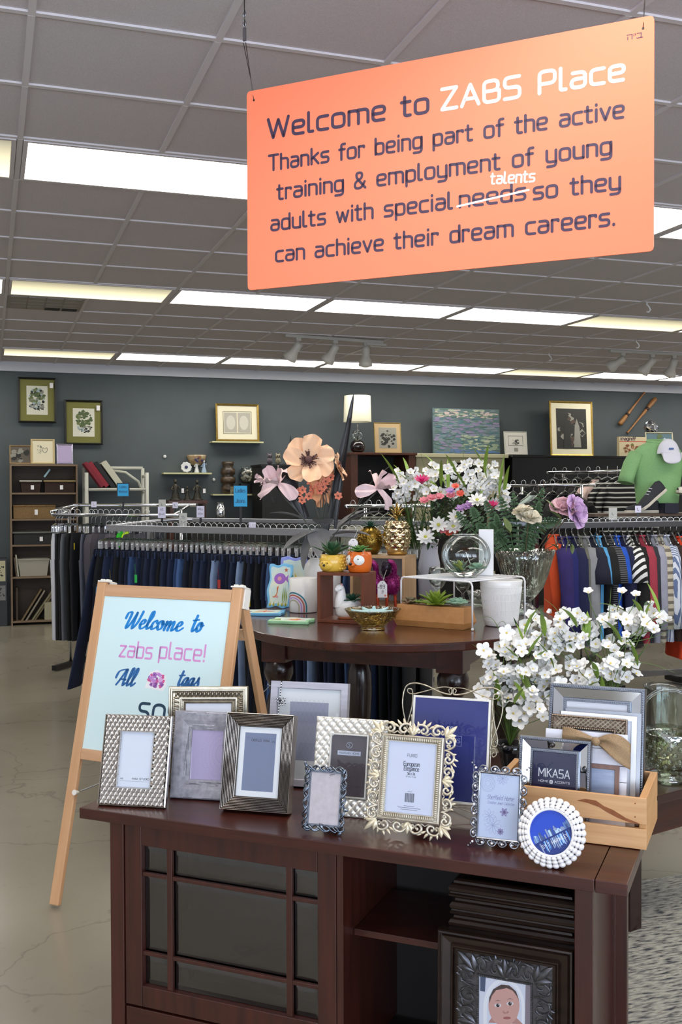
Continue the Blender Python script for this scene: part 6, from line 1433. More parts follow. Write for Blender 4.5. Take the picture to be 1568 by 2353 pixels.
for k in range(30):
    a = at_d(rnd.gauss(945, 18), 1262, D2+rnd.uniform(0, .1)); leaf3(b, a-t.location, rnd.uniform(0, 6.28), rnd.uniform(1.15, 1.5), rnd.uniform(.2, .34), .012, rnd.uniform(.0, .3), .3, .6, 6)
b.build('grass_tuft', M_blade if False else mat('deep_grass', '#40592a', .5), t)
wisps(t, [(at_d(985, 1120, D2), at_d(960, 1005, D2), .0), (at_d(1065, 1070, D2), at_d(1066, 985, D2), 0), (at_d(1140, 1100, D2), at_d(1157, 1050, D2), 0)])

# ---- fern and roses in the crystal vase
D3 = 4.9
vz = [o for o in bpy.data.objects if o.name == 'glass_vase'][0]
root = vz.location+V((0, 0, .16))
t = thing('flower_bouquet', 'fern fronds with cream, pink and lilac roses in the crystal footed vase', 'bouquet', root)
M_fern = mat('fern_green', '#4c6b41', .6, var=('#30502c', 18, .3))
def frond(a, c, bow, w, n=26):
    a, c = V(a)-t.location, V(c)-t.location; P = smooth_pts([a, a*.5+c*.5+V(bow), c], k=8); b = MB(); b.tube(P, [.003-.002*i/(len(P)-1) for i in range(len(P))], 5)
    for k in range(n):
        u = .12+.88*k/n; i = min(len(P)-2, int(u*(len(P)-1))); p = P[i]; d = (P[i+1]-P[i]).normalized(); L = w*sin(pi*min(1, .12+u*.86))**.6; s = d.cross(TOCAM(p+t.location)).normalized()
        for sg in (1, -1):
            e = (s*sg+d*.35).normalized(); q = e.cross(TOCAM(p+t.location)).normalized()*.0065; tip = p+e*L+V((0, 0, -.25*L))
            b.add([p-q*.6, p+e*L*.5-q, tip, p+e*L*.5+q, p+q*.6], [(0, 1, 3, 4), (1, 2, 3)])
    b.build('fern_frond', M_fern, t)
for a, c, bow, w in (((1165, 1285), (1085, 1165), (-.05, 0, .05), .034), ((1170, 1285), (1050, 1175), (-.06, 0, .03), .030), ((1180, 1285), (1115, 1150), (-.02, 0, .04), .034), ((1185, 1285), (1150, 1140), (0, 0, .03), .036), ((1195, 1285), (1180, 1130), (0, 0, .02), .032), ((1200, 1285), (1250, 1120), (.0, 0, .03), .036), ((1205, 1285), (1240, 1150), (.02, 0, .02), .034), ((1205, 1285), (1290, 1200), (.0, 0, .08), .036), ((1190, 1285), (1125, 1200), (-.03, 0, .03), .034), ((1180, 1285), (1095, 1205), (-.04, 0, .05), .03), ((1200, 1290), (1222, 1190), (.0, 0, .02), .03), ((1175, 1290), (1140, 1180), (-.02, 0, .02), .032)):
    frond(at_d(*a, D3+.03), at_d(*c, D3-.03), bow, w)
def rose(R, petal, seed=0, open_=1.0):
    b = MB(); rnd = random.Random(seed)
    for i, (n, el, L, w) in enumerate(((6, .35*open_, 1.1, 1.25), (6, .75, 1.0, 1.15), (5, 1.1, .9, 1.0), (5, 1.35, .8, .8), (4, 1.5, .7, .55))):
        for k in range(n): leaf3(b, (0, 0, -R*.3), 2*pi*(k+.5*(i % 2))/n+rnd.uniform(-.2, .2), el, R*L, R*w, -.5+.9*(i < 2), .35, .62, 5, 6, .04, k, 0, .25)
    b.ball((0, 0, -R*.22), (R*.22, R*.22, R*.2), 8, 6); o = b.build('rose', petal); me = o.data; bpy.data.objects.remove(o); return me
for nm, col, R, px, py, d, lb in (('cream_rose', '#ece3cc', .062, 1215, 1185, (0, -.5, 1), None), ('pink_rose', '#e2b6bd', .064, 1296, 1163, (-.2, -.6, .9), None), ('lilac_rose', '#ddbbe2', .080, 1327, 1174, (.55, -.8, .25), None), ('cream_rose', '#ddd2b4', .05, 1200, 1172, (-.3, 0, 1), None)):
    p = at_d(px, py, D3-.05); put(t, nm, rose(R, mat(nm+'_petal', col, .6), px), p, d, 1, px)
b = MB(); M_oli = mat('olive_leaf', '#7d8a55', .6, var=('#5f6f3f', 30, .3)); rnd = random.Random(4)
for px, py, az, el, L in ((1290, 1195, 3.5, .8, .09), (1305, 1190, .3, .9, .085), (1280, 1180, 2.6, 1.1, .09), (1312, 1178, 1.0, 1.2, .08), (1270, 1205, 3.0, .2, .08), (1300, 1235, 0, -.8, .06), (1312, 1240, 3.1, -1.0, .065), (1315, 1250, 1.2, -1.1, .05), (1255, 1225, 3.4, .6, .07), (1265, 1250, .4, -.3, .06), (1180, 1235, 3.0, 1.0, .09), (1172, 1225, 2.0, 1.2, .09)):
    leaf3(b, at_d(px, py, D3-.07)-t.location, az-.33, el, L, L*.42, .5, .3, .9)
b.build('olive_leaves', M_oli, t)
b = MB()
for px, py in ((1215, 1200), (1296, 1180), (1318, 1178), (1300, 1230)): stem_to(b, root-t.location, at_d(px, py, D3-.04)-t.location, .0022, .04, rnd)
for px, py in ((1235, 1112), (1250, 1105)): stem_to(b, at_d(1240, 1190, D3)-t.location, at_d(px, py, D3)-t.location, .0014, .02, rnd)
b.build('stems', mat('brown_stem', '#5b4a35', .7), t)

# ---- peach poppy and parrot tulips in the lattice urn
up_ = on_z(742, 1395, TH); t = thing('ceramic_urn', 'white ceramic urn with a pierced lattice collar behind the rainbow pot', 'urn', (up_.x, up_.y, TH+.0008)); ub = t.location.copy()
MB().lathe([(0, .0), (.065, 0), (.068, .01), (.082, .05), (.092, .12), (.094, .18), (.090, .215), (.074, .240), (.064, .246), (.062, .25), (.058, .247), (.07, .22), (.085, .18), (.08, .06), (0, .02)], 48, lambda a, i: 1+.006*cos(44*a)*(3 < i < 7)).build('urn_body', M_cer, t)
b = MB(); R = .064
for z in (.252, .298): b.tube([(R*cos(2*pi*k/40), R*sin(2*pi*k/40), z) for k in range(40)], .0035, 7, closed=True)
for k in range(14):
    a0 = 2*pi*k/14
    for s in (1, -1): b.tube([(R*cos(a0+s*(.0+.448*q)), R*sin(a0+s*.448*q), .254+.042*q) for q in (0, .5, 1)], .0028, 6)
    b.tube([(R*cos(a0+.17*sin(q)), R*sin(a0+.17*sin(q)), .275+.014*cos(q)) for q in [2*pi*i/10 for i in range(10)]], .0022, 5, closed=True)
b.build('lattice_collar', M_cer, t)
b = MB(); b.lathe([(.057, .25), (.055, .285), (.03, .295), (0, .297)], 24); b.build('moss_fill', M_soil, t)
D1 = (ub-V((0, 0, EYE))).dot(FW)-.02
root = ub+V((0, 0, .28)); t = thing('flower_bouquet', 'tall arrangement of a peach poppy, pale pink tulips and black leaves in the white urn', 'bouquet', root)
M_peach = mat('peach_petal', '#f0bd93', .6, var=('#f3cba9', 18, .3)); M_peach2 = mat('deep_peach_petal', '#e0a176', .6); M_ptul = mat('pale_pink_petal', '#e7cfd2', .6, var=('#d9bcbf', 25, .3)); M_pcent = mat('poppy_centre', '#5a3b3a', .7)
def poppy(R, m, seed, n=7):
    b = MB(); rnd = random.Random(seed)
    for k in range(n): leaf3(b, (0, 0, -.01+.004*(k % 2)), 2*pi*k/n+rnd.uniform(-.1, .1), .28+.2*(k % 2), R, R*.70, .25, .22, .55, 9, 10, .09, k*1.3, 0, .16)
    b.m = 1; b.ball((0, 0, R*.10), (R*.15, R*.15, R*.13), 14, 9)
    for k in range(54): a = rnd.uniform(0, 6.28); q = rnd.uniform(.2, .36)*R; b.tube([(R*.1*cos(a), R*.1*sin(a), R*.05), (q*cos(a), q*sin(a), R*.17)], .0016, 4); b.ball((q*cos(a), q*sin(a), R*.17), .0032, 5, 4)
    o = b.build('poppy', [m, M_pcent]); me = o.data; bpy.data.objects.remove(o); return me
p = at_d(710, 1058, D1-.12); put(t, 'poppy', poppy(.135, M_peach, 1), p, TOCAM(p)+V((.0, 0, .35)), 1, .4)
p = at_d(742, 1120, D1-.03); put(t, 'poppy', poppy(.105, M_peach2, 2), p, TOCAM(p)*.5+V((.4, 0, -.15)), 1, 1.0)
p = at_d(778, 1072, D1-.08); put(t, 'poppy', poppy(.075, M_peach, 3), p, V((.8, -.4, .3)), 1, 1.0)
def tulip(R, seed):
    b = MB(); rnd = random.Random(seed)
    for k in range(3): leaf3(b, (0, 0, 0), 2*pi*k/3, .95, R*1.1, R*.62, -.35, .35, .6, 9, 12, .13, k, 0, .14)
    for k in range(3): leaf3(b, (0, 0, 0), 2*pi*(k+.5)/3, .15, R*1.25, R*.62, .9, .25, .55, 9, 12, .14, k+2, 0, .14)
    b.tube([(0, 0, -.03), (0, 0, .02)], .008, 7); o = b.build('tulip', M_ptul); me = o.data; bpy.data.objects.remove(o); return me
p = at_d(640, 1112, D1-.06); put(t, 'tulip', tulip(.105, 1), p, V((-.5, -.55, .55)), 1, .5)
p = at_d(866, 1122, D1-.06); put(t, 'tulip', tulip(.105, 2), p, V((.25, -.6, .35)), 1, 2.2)
p = at_d(607, 1105, D1); put(t, 'tulip', tulip(.05, 3), p, V((-.9, -.2, .3)), 1, .2)
me = blossom_mesh('small_coral', mat('coral_spray', '#d97f63', .6), .022, 6, .5, .3, .6, .3, M_pcent, .2, 0)
rnd = random.Random(6)
for k in range(16): p = at_d(rnd.gauss(735, 28), rnd.gauss(1128, 12), D1-.08); put(t, 'coral_blossom', me, p, TOCAM(p)+V((rnd.uniform(-.4, .4), 0, .2)), 1.1, k)
M_blk_l = mat('black_leaf', '#16151a', .45, coat=.2); M_gry_l = mat('grey_leaf', '#858586', .6, var=('#6f6f72', 25, .3))
def sword(a, c, bow, w, m, name):
    a, c = V(a)-t.location, V(c)-t.location; P = smooth_pts([a, (a+c)/2+V(bow), c], k=8); n = len(P)-1; s = (c-a).cross(TOCAM(a+t.location)).normalized(); b = MB()
    def f(u, v):
        p = P[round(u*n)]; ww = w*max(.02, sin(pi*min(1, .12+.88*u**1.2)))**.7; q = (v-.5)*2; return p+s*(q*ww)+TOCAM(p+t.location)*(-.35*ww*(1-abs(q)))
    b.grid(f, n, 4); b.build(name, m, t)
for a, c, bow, w in (((770, 1215), (813, 905), (.0, 0, .05), .015), ((752, 1220), (803, 960), (.0, 0, .02), .017), ((706, 1190), (650, 1085), (-.02, 0, .05), .028), ((700, 1190), (668, 1000), (-.03, 0, .03), .008), ((690, 1180), (616, 1070), (-.05, 0, .06), .022), ((760, 1200), (790, 1040), (0, 0, .02), .012)):
    sword(at_d(*a, D1), at_d(*c, D1-.06), bow, w, M_blk_l, 'black_blade')
b = MB()
for k in range(26):
    u = k/25; p = at_d(612+18*u, 1060+95*u, D1+.02)-t.location
    for sg in (-1, 1): leaf3(b, p, (-.33 if sg > 0 else 2.8), .7, .05*sin(pi*(.15+.8*u)), .006, .3, 0, 1, 4)
b.build('black_feather', M_blk_l, t)
for px, py, az, el, L, w in ((728, 1222, 3.6, -.2, .16, .085), (735, 1215, -1.6, -.5, .15, .085), (765, 1230, -.4, .25, .16, .075), (775, 1215, .3, .75, .16, .07), (700, 1195, 3.2, .45, .14, .06), (790, 1205, .1, .55, .17, .06), (718, 1225, 3.9, -1.0, .15, .05), (745, 1210, 4.6, .5, .12, .08)):
    b = MB(); p = at_d(px, py, D1-.05)-t.location; leaf3(b, p, az-.33, el, L*1.3, w*1.35, .5, .25, .8, 8, 4); b.build('grey_leaf', M_gry_l, t)
b = MB()
for px, py in ((706, 1066), (740, 1122), (640, 1120), (866, 1130), (735, 1135), (725, 1130), (748, 1132), (760, 1140)): stem_to(b, root-t.location, at_d(px, py, D1-.04)-t.location, .003, .03, rnd)
for px, py in ((895, 1072), (905, 1085)): stem_to(b, at_d(800, 1210, D1)-t.location, at_d(px, py, D1)-t.location, .0016, .06, rnd)
b.build('stems', mat('grey_stem', '#4c4f48', .6), t)
# ---- pressed glass basket and clear vase on the low table
p = on_z(1552, 1806, .5); t = thing('glass_basket', 'pressed glass basket with a looped handle and ruffled lip at the right picture edge', 'glass basket', (p.x+.015, p.y+.05, .5008), rad(-25))
G_grn = glass('green_tint_glass', '#e6ead4', .04, .26, ((30, 30, 30), .5))
b = MB(); b.lathe([(.0, .004), (.048, 0), (.05, .012), (.03, .022), (.045, .04), (.075, .07), (.088, .11), (.090, .15), (.10, .175), (.098, .178), (.087, .15), (.084, .11), (.07, .073), (.04, .045), (0, .04)], 60, lambda a, i: 1+.10*sin(5*a)*(i in (8, 9))); b.build('bowl', G_grn, t)
b = MB()
for j in range(5):
    for i in range(16): a = 2*pi*(i+.5*(j % 2))/16; r = (.073, .083, .088, .090, .091)[j]; b.ball((r*cos(a), r*sin(a), .068+.021*j), .0095, 8, 6)
b.build('hobnail_pattern', G_clear, t)
b = MB(); b.tube(smooth_pts([V(q) for q in ((-.09, 0, .16), (-.096, 0, .22), (-.08, 0, .28), (-.03, 0, .315), (.03, 0, .315), (.08, 0, .28), (.096, 0, .22), (.09, 0, .16))]), .0075, 10); b.build('handle', G_clear, t)
p = at_d(1536, 1740, 3.72); t = thing('glass_vase', 'plain wide clear glass cylinder standing behind the pressed glass basket', 'vase', (p.x, p.y, .5008)); MB().lathe([(0, .004), (.078, 0), (.08, .005), (.083, .29), (.088, .30), (.084, .30), (.079, .28), (.076, .012), (0, .010)], 40).build('glass', G_clear, t)
# ================================================================ clothes racks
M_rail = mat('rail_steel', '#a9abb2', .28, 1); M_plast = glass('hanger_plastic', '#dfe5e0', .08, .22); M_clip = mat('clip_steel', '#f0f2f8', .28, .85)
def nth(k): return str(k)+('th' if 10 <= k % 100 <= 20 else {1: 'st', 2: 'nd', 3: 'rd'}.get(k % 10, 'th'))
def paint(o, m):
    for s in o.material_slots[:1]: s.link = 'OBJECT'; s.material = m
def cloth(name, c='#808080', v=None, rough=.9, bump=None): return mat(name, c, rough, var=(v, 12, .3) if v else None, bump=bump or (350, .35))
def stripe_cloth(name, c1, c2, sc, axis='Z', width=.5):
    if name in MATS: return MATS[name]
    m = mat(name, c1, .9); nt = m.node_tree; N = nt.nodes; L = nt.links; tc = N.new('ShaderNodeTexCoord'); w = N.new('ShaderNodeTexWave'); w.bands_direction = axis; w.inputs['Scale'].default_value = sc; w.inputs['Distortion'].default_value = .6; w.inputs['Detail'].default_value = 1
    cr = N.new('ShaderNodeValToRGB'); cr.color_ramp.interpolation = 'CONSTANT'; cr.color_ramp.elements[0].color = lin(c1); cr.color_ramp.elements[1].position = width; cr.color_ramp.elements[1].color = lin(c2)
    L.new(tc.outputs['Object'], w.inputs['Vector']); L.new(w.outputs['Fac'], cr.inputs[0]); L.new(cr.outputs[0], N['Principled BSDF'].inputs['Base Color']); return m
def make_hanger(label, group, clips=True, half=.17, drop=.09):
    t = thing('clothes_hanger', label, 'hanger', (0, 0, 0), 0, group); b = MB()
    b.tube([(0, .024*cos(a), .012+.024*sin(a)) if False else (0.024*sin(a)*0, .026*cos(a), .010+.026*sin(a)) for a in [rad(-30+21*k) for k in range(11)]]+[(0, -.012, -.022), (0, 0, -.04), (0, 0, -drop+.012)], .0016, 6); b.build('hook', M_clip, t)
    b = MB()
    if clips: b.cbox((0, 0, -drop), (.03, .006, .018)); b.beam((-half, 0, -drop-.012), (0, 0, -drop+.004), .010, .012, (0, 1, 0)); b.beam((half, 0, -drop-.012), (0, 0, -drop+.004), .010, .012, (0, 1, 0))
    else:
        b.tube([(-half, 0, -drop-.085), (-half*.6, 0, -drop-.05), (-.03, 0, -drop-.004), (0, 0, -drop+.008), (.03, 0, -drop-.004), (half*.6, 0, -drop-.05), (half, 0, -drop-.085)], .006, 6)
    b.build('plastic_bar', M_plast, t)
    if clips:
        for x in (-half+.012, half-.012):
            b = MB(); b.box(x-.006, x+.006, -.008, -.004, -drop-.062, -drop-.010); b.box(x-.006, x+.006, .004, .008, -drop-.062, -drop-.010); b.tube([(x-.011, 0, -drop-.024), (x+.011, 0, -drop-.024)], .006, 6); b.build('clip', M_clip, t)
    return t
def make_jeans(cut):
    t = thing('jeans', '', 'jeans', (0, 0, 0), 0, None); b = MB(); z0 = -.150; W_ = (.175, .165, .185)[cut]; L = (.95, .90, 1.0)[cut]; fl = (.0, -.012, .03)[cut]
    def ring(cx, rx, ry, z, n=14, ph=0): return [(cx+rx*cos(2*pi*k/n)*(1 if abs(cos(2*pi*k/n)) > .3 else .97), (ry*(1+.22*sin(3*2*pi*k/n+z*7+ph)))*sin(2*pi*k/n), z) for k in range(n)]
    def loft(rings, caps=True):
        n = len(rings[0]); vs = [p for r in rings for p in r]; fs = [(i*n+j, i*n+(j+1) % n, (i+1)*n+(j+1) % n, (i+1)*n+j) for i in range(len(rings)-1) for j in range(n)]; b.add(vs, fs, True)
    loft([ring(0, W_, .011, z0), ring(0, W_+.004, .014, z0-.05), ring(0, W_+.02, .017, z0-.14), ring(0, W_+.024, .018, z0-.26)])
    for s in (-1, 1): loft([ring(s*W_*.52, W_*.52+.010, .017, z0-.22), ring(s*W_*.54, W_*.52, .018, z0-.34, 14, s), ring(s*W_*.56, W_*.45, .017, z0-.52, 14, s+1), ring(s*W_*.57, W_*.40+fl*.4, .016, z0-.74, 14, s), ring(s*W_*.58, W_*.38+fl, .017, z0-L, 14, s)])
    b.build('denim', cloth('denim_a', '#1d2740'), t)
    b = MB(); b.lathe([(1, 0), (1.012, -.018), (1, -.036)], 20); o = b.build('waistband', cloth('denim_band', '#161d30'), t); o.scale = (W_+.002, .013, 1); o.location = (0, 0, z0)
    b = MB()
    for x in (-.5, .5, -.92, .92): b.box(x*W_-.005, x*W_+.005, -.0185, -.0125, z0-.044, z0+.002)
    for s in (-1, 1):
        b.quad((s*W_*.50-.055, -.0215, z0-.10), (s*W_*.50+.055, -.0215, z0-.10), (s*W_*.50+.050, -.0235, z0-.21), (s*W_*.50-.050, -.0235, z0-.21))
    b.build('pocket_and_loops', cloth('denim_seam', '#2c3a5c'), t); return t
def price_flag(parent, p, col): b = MB(); b.cbox(p, (.004, .028, .055)); b.tube([(p[0], p[1], p[2]+.026), (p[0], p[1]+.006, p[2]+.10)], .0008, 4); o = b.build('tag', mat('flag_'+col, dict(yellow='#e6cf2a', green='#2fbf5a', red='#b23a34', orange='#f0643a', blue='#5aa0dc', white='#e9e9f2')[col], .6), parent); o['label'] = col+' price tag'; return o
def rail_points(P, Q, n): P, Q = V(P), V(Q); return [P+(Q-P)*((k+.5)/n) for k in range(n)]
# ---- ladies jeans rack
ZB = 1.262
A_ = at_d(246, 1212, 7.35); B_ = at_d(968, 1235, 5.85); A_.z = B_.z = ZB; JD = (B_-A_).normalized(); JN = V((-JD.y, JD.x, 0)); JYAW = atan2(JD.y, JD.x); JL = (B_-A_).length
t = thing('clothes_rack', 'long steel clothes rack hung with ladies jeans behind the A-frame board', 'clothes rack', (A_.x, A_.y, 0), JYAW)
MB().box(.0, JL, -.012, .012, ZB-.024, ZB+.022).build('front_rail', M_rail, t, bevel=.003)
MB().box(.25, JL, .60, .624, ZB+.03, ZB+.06).build('rear_rail', M_rail, t, bevel=.003)
b = MB(); b.tube([(.0, 0, ZB), (-.04, .05, ZB), (-.05, .14, ZB+.01), (.0, .40, ZB+.03), (.10, .58, ZB+.045), (.26, .612, ZB+.045)], .016, 10); b.build('curved_end_rail', M_rail, t)
for x in (.12, JL-.12):
    b = MB(); b.box(x-.015, x+.015, .29, .32, .06, ZB+.02); b.build('post', M_rail, t); MB().box(x-.02, x+.02, .02, .60, .03, .06).build('base_bar', M_rail, t)
    MB().box(x-.012, x+.012, .0125, .30, ZB+.0, ZB+.02).build('cross_arm', M_rail, t)
    for y in (.05, .56): b = MB(); b.tube([(x-.012, y, .018), (x+.012, y, .018)], .018, 12); b.build('caster', M_black, t)
hp = make_hanger('clear plastic clip hanger on the ladies jeans rail, holding jeans by the waistband', 'hangers on the jeans rail')
protos = [make_jeans(k) for k in range(3)]
DEN = [cloth('denim_indigo', '#1b2744', '#141c33'), cloth('denim_navy', '#121a2e', '#0d1322'), cloth('denim_mid_blue', '#35507f', '#263c63'), cloth('denim_black', '#0c0d11', '#14161c'), cloth('denim_dark', '#18213a', '#223052'), cloth('denim_light', '#8ba0c4', '#6f86ad'), cloth('denim_washed', '#4a6799', '#33507f')]
NM = ['deep indigo', 'navy', 'mid blue', 'black', 'dark blue', 'pale blue', 'washed blue']
seq = [0, 1, 3, 4, 0, 3, 1, 0, 2, 4, 1, 0, 0, 3, 0, 4, 2, 6, 1, 3, 4, 0, 1, 5, 4, 1, 0, 5, 3, 1, 3, 0, 6, 1, 3, 1, 0, 4, 5, 1, 4, 0, 1, 6, 4, 0, 1, 4, 3, 1, 3, 3]
flags = {2: 'blue', 4: 'yellow', 8: 'green', 9: 'green', 23: 'red', 24: 'red', 29: 'yellow'}
rnd = random.Random(2); n_ = len(seq)
for k, p in enumerate(rail_points(A_, B_, n_)):
    o = dup(protos[(k*7) % 3 if k > 0 else 2], (p.x, p.y, ZB), JYAW+pi/2+rnd.uniform(-.04, .04)+(.35 if k == 0 else 0)+(.16 if k == 1 else 0), '%s jeans, %s pair counted from the far left end of the jeans rail' % (NM[seq[k]], nth(k+1))); o['group'] = 'jeans on the ladies rail'
    if k < 4: o.rotation_euler[0] = (.20, .12, .07, .03)[k]
    for c in o.children:
        if c.name.startswith('denim'): paint(c, DEN[seq[k]])
    if k in flags: price_flag(o, (-.19, -.01, -.33-.05*(k % 3)), flags[k])
    h = hp if k == 0 else dup(hp); h.location = (p.x, p.y, ZB+.012); h.rotation_euler = (0, 0, o.rotation_euler[2])
for q in protos:
    for c in list(q.children): bpy.data.objects.remove(c)
    bpy.data.objects.remove(q)
# ---- size and department signs
def sign_card(name, label, px, py, d, w, h, body, lines, ink, yaw, stem=None, edge=None, cat='sign'):
    p = at_d(px, py, d); t = thing(name, label, cat, p, yaw)
    if edge: MB().box(-w/2-.008, w/2+.008, .001, .006, -h/2-.008, h/2+.008).build('holder', edge, t)
    MB().box(-w/2, w/2, -.002, .0008, -h/2, h/2).build('card', body, t)
    for s, z, hh, ww in lines: b = MB(); lettering(b, s, 0, z, hh, w=ww, weight=.15, y=-.0024, align='c'); b.build('word', ink, t)
    if stem: b = MB(); b.box(-.008, .008, .001, .006, -h/2-stem, -h/2); b.build('stem', edge or M_black, t)
    return t
M_cy = mat('cyan_card', '#2b9fd8', .5); M_ci = mat('card_ink', '#1b4f78', .5); M_lil = mat('lilac_card', '#d9d6ee', .5); M_gyc = mat('grey_card_sign', '#b9bab6', .5)
sign_card('rack_sign', 'cyan sign reading Ladies Jeans standing above the jeans rail', 553, 1140, 6.7, .088, .135, M_cy, (('Ladies', .024, .024, .066), ('Jeans', -.042, .024, .06)), M_ci, -YAW-.12, .22, None)
sign_card('rack_sign', 'small cyan black-edged sign reading Ladies Workout above the rear rack', 283, 1126, 8.75, .092, .105, M_cy, (('Ladies', .018, .018, .06), ('Workout', -.022, .018, .074)), M_ci, -YAW, .12, M_black)
for px, py, d, m, a, c, lb in ((372, 1177, 7.2, M_lil, 'XS', '(0-2)', 'lilac size card XS on the jeans rack'), (421, 1195, 6.95, M_gyc, 'S', '2-4', 'grey size card S clipped to the front jeans rail'), (461, 1176, 7.2, M_lil, 'XXL+', '20+', 'lilac size card XXL on the jeans rack')):
    sign_card('size_card', lb, px, py, d, .055, .080 if m is M_lil else .095, m, ((a, .012, .014, .02 if len(a) < 3 else .036), (c, -.02, .013, .034)), M_pen, -YAW-.1, .05, None, 'size card')
for px, py, d, m, lb in ((216, 1159, 8.8, M_lil, 'small white size card above the left end of the rear rack'), (373, 1160, 8.8, M_gyc, 'pale size card above the right end of the rear rack'), (403, 1161, 8.75, M_lil, 'white size card at the right tip of the rear rack rail'), (580, 1209, 6.6, M_lil, 'blank white rail divider on the front jeans rail'), (1467, 1170, 7.6, M_lil, 'white size card left of the dark shoes') , (1409, 1181, 7.5, M_gyc, 'beige size card hanging at the left end of the shirt rail')):
    sign_card('size_card', lb, px, py, d, .045 if m is M_lil else .06, .05 if m is M_lil else .09, m, (('L', -.008, .018, .012),) if px not in (580,) else (), M_pen, -YAW, .03, None, 'size card')

# ---- shirts
def make_shirt(kind):
    """0 long sleeve, 1 short sleeve, 2 leggings, 3 sleeveless"""
    t = thing('shirt', '', 'shirt', (0, 0, 0)); b = MB(); z0 = -.105
    def loft(C):
        n = 16; vs = []
        for (cx, cy, z, rx, ry, ph) in C: vs += [(cx+rx*cos(2*pi*k/n), cy+ry*(1+.25*sin(4*2*pi*k/n+ph))*sin(2*pi*k/n), z) for k in range(n)]
        b.add(vs, [(i*n+j, i*n+(j+1) % n, (i+1)*n+(j+1) % n, (i+1)*n+j) for i in range(len(C)-1) for j in range(n)], True)
    if kind == 2:
        loft([(0, 0, z0-.05, .13, .02, 0), (0, 0, z0-.12, .15, .03, .5), (0, 0, z0-.3, .16, .034, 1)])
        for s in (-1, 1): loft([(s*.075, 0, z0-.27, .085, .03, 0), (s*.08, 0, z0-.5, .065, .026, 1), (s*.08, 0, z0-.95, .045, .022, 2)])
    else:
        L = (.74, .70, .7, .66)[kind]
        loft([(0, 0, z0+.018, .065, .03, 0), (0, 0, z0+.005, .075, .034, 0), (0, 0, z0-.02, .13, .036, .2), (0, 0, z0-.055, .20, .042, .4), (0, 0, z0-.12, .225, .05, .8), (0, 0, z0-.30, .22, .055, 1.2), (0, 0, z0-.52, .225, .052, 1.7), (0, 0, z0-L, .235, .055, 2.2)])
    b.build('body', cloth('shirt_grey', '#7d7f86'), t)
    if kind in (0, 1):
        for s in (-1, 1):
            b = MB(); P = [(s*.185, 0, z0-.065), (s*.235, -.005, z0-.12), (s*.275, -.01, z0-.22), (s*.285, -.012, z0-.30)] if kind == 1 else [(s*.185, 0, z0-.065), (s*.235, -.005, z0-.13), (s*.265, -.01, z0-.30), (s*.265, -.02, z0-.48), (s*.255, -.025, z0-.64)]
            b.tube(P, [.055, .062, .064, .066] if kind == 1 else [.055, .058, .05, .044, .038], 12, flat=.62); b.build('sleeve', cloth('shirt_grey'), t)
        b = MB(); b.tube([(.07*cos(a), .034*sin(a), z0+.02) for a in [2*pi*k/16 for k in range(16)]], .008, 6, closed=True); b.build('collar', cloth('shirt_grey'), t)
    return t
SH_ = [make_shirt(k) for k in range(4)]
def hang(kind, p, yaw, m, label, cat='shirt', group=None, name='shirt', hanger=None):
    o = dup(SH_[kind], p, yaw, label); o.name = name; o['category'] = cat
    if group: o['group'] = group
    for c in o.children: paint(c, m)
    if hanger: h = dup(hanger); h.location = (p[0], p[1], p[2]+.012); h.rotation_euler = (0, 0, yaw)
    return o
C_ = lambda n, a, b=None: cloth('cloth_'+n, a, b)
# rail of men's shirts at the right
P0 = on_z(1435, 1205, 1.267); RY = P0.y; RZ = 1.267
xa, xb = on_y(1268, 1205, RY).x, on_y(1640, 1205, RY).x
t = thing('clothes_rack', 'steel shirt rack at the right picture edge with a shoe shelf on top', 'clothes rack', (xa, RY, 0))
RLn = xb-xa
MB().box(-.12, RLn, -.012, .012, RZ-.022, RZ+.022).build('front_rail', M_rail, t, bevel=.003); MB().box(-.12, RLn, .5, .524, RZ-.022, RZ+.022).build('rear_rail', M_rail, t, bevel=.003)
MB().box(.42, RLn+.2, .10, .48, RZ+.055, RZ+.075).build('top_shelf', wood('rack_shelf', '#5b4a40', '#43362f', (4, 40, 40), .5, 0), t)
for x in (.02, RLn-.04): MB().box(x-.015, x+.015, .24, .27, .06, RZ+.054).build('post', M_rail, t); MB().box(x-.012, x+.012, .0125, .4995, RZ-.015, RZ+.01).build('cross_arm', M_rail, t)
MB().box(-.1, RLn, .24, .27, .09, .13).build('base_rail', M_rail, t)
for x in (.02, .6, RLn-.04): MB().box(x-.09, x+.09, .10, .42, .02, .07).build('base_foot', M_black, t, bevel=.01)
sh = [('orange', 0, '#c94a20', None), ('purple', 0, '#2f2266', '#251a50'), ('royal navy', 0, '#151a5c', None), ('navy', 0, '#11163f', None), ('olive grey', 0, '#6a6a60', '#5a5a52'), ('heather grey', 0, '#8d8e93', '#7c7d83'), ('dark navy', 1, '#14172b', None), ('sky blue', 1, '#5ba6dc', '#4c93c8'), ('black', 1, '#0d0d10', None), ('black pinstriped', 1, 'S1', None), ('bright blue', 1, '#1c56c9', '#174aae'), ('midnight blue', 0, '#10153a', None), ('black and white patterned', 1, 'S2', None), ('jet black', 0, '#0b0b0d', None), ('rose red', 0, '#a8384e', '#93303f'), ('charcoal', 0, '#2a2b33', None), ('pale lilac grey', 0, '#9fa0b0', '#8c8da0'), ('beige plaid', 0, 'S3', None), ('blue and white striped', 0, 'S4', None), ('dark brown', 0, '#2f1d18', None), ('flame orange', 0, '#e2441c', '#c93a17'), ('inky blue', 0, '#141a3a', None), ('black zip', 0, '#111216', None), ('slate', 0, '#3a3f4c', None), ('faded black', 0, '#1d1d20', None)]
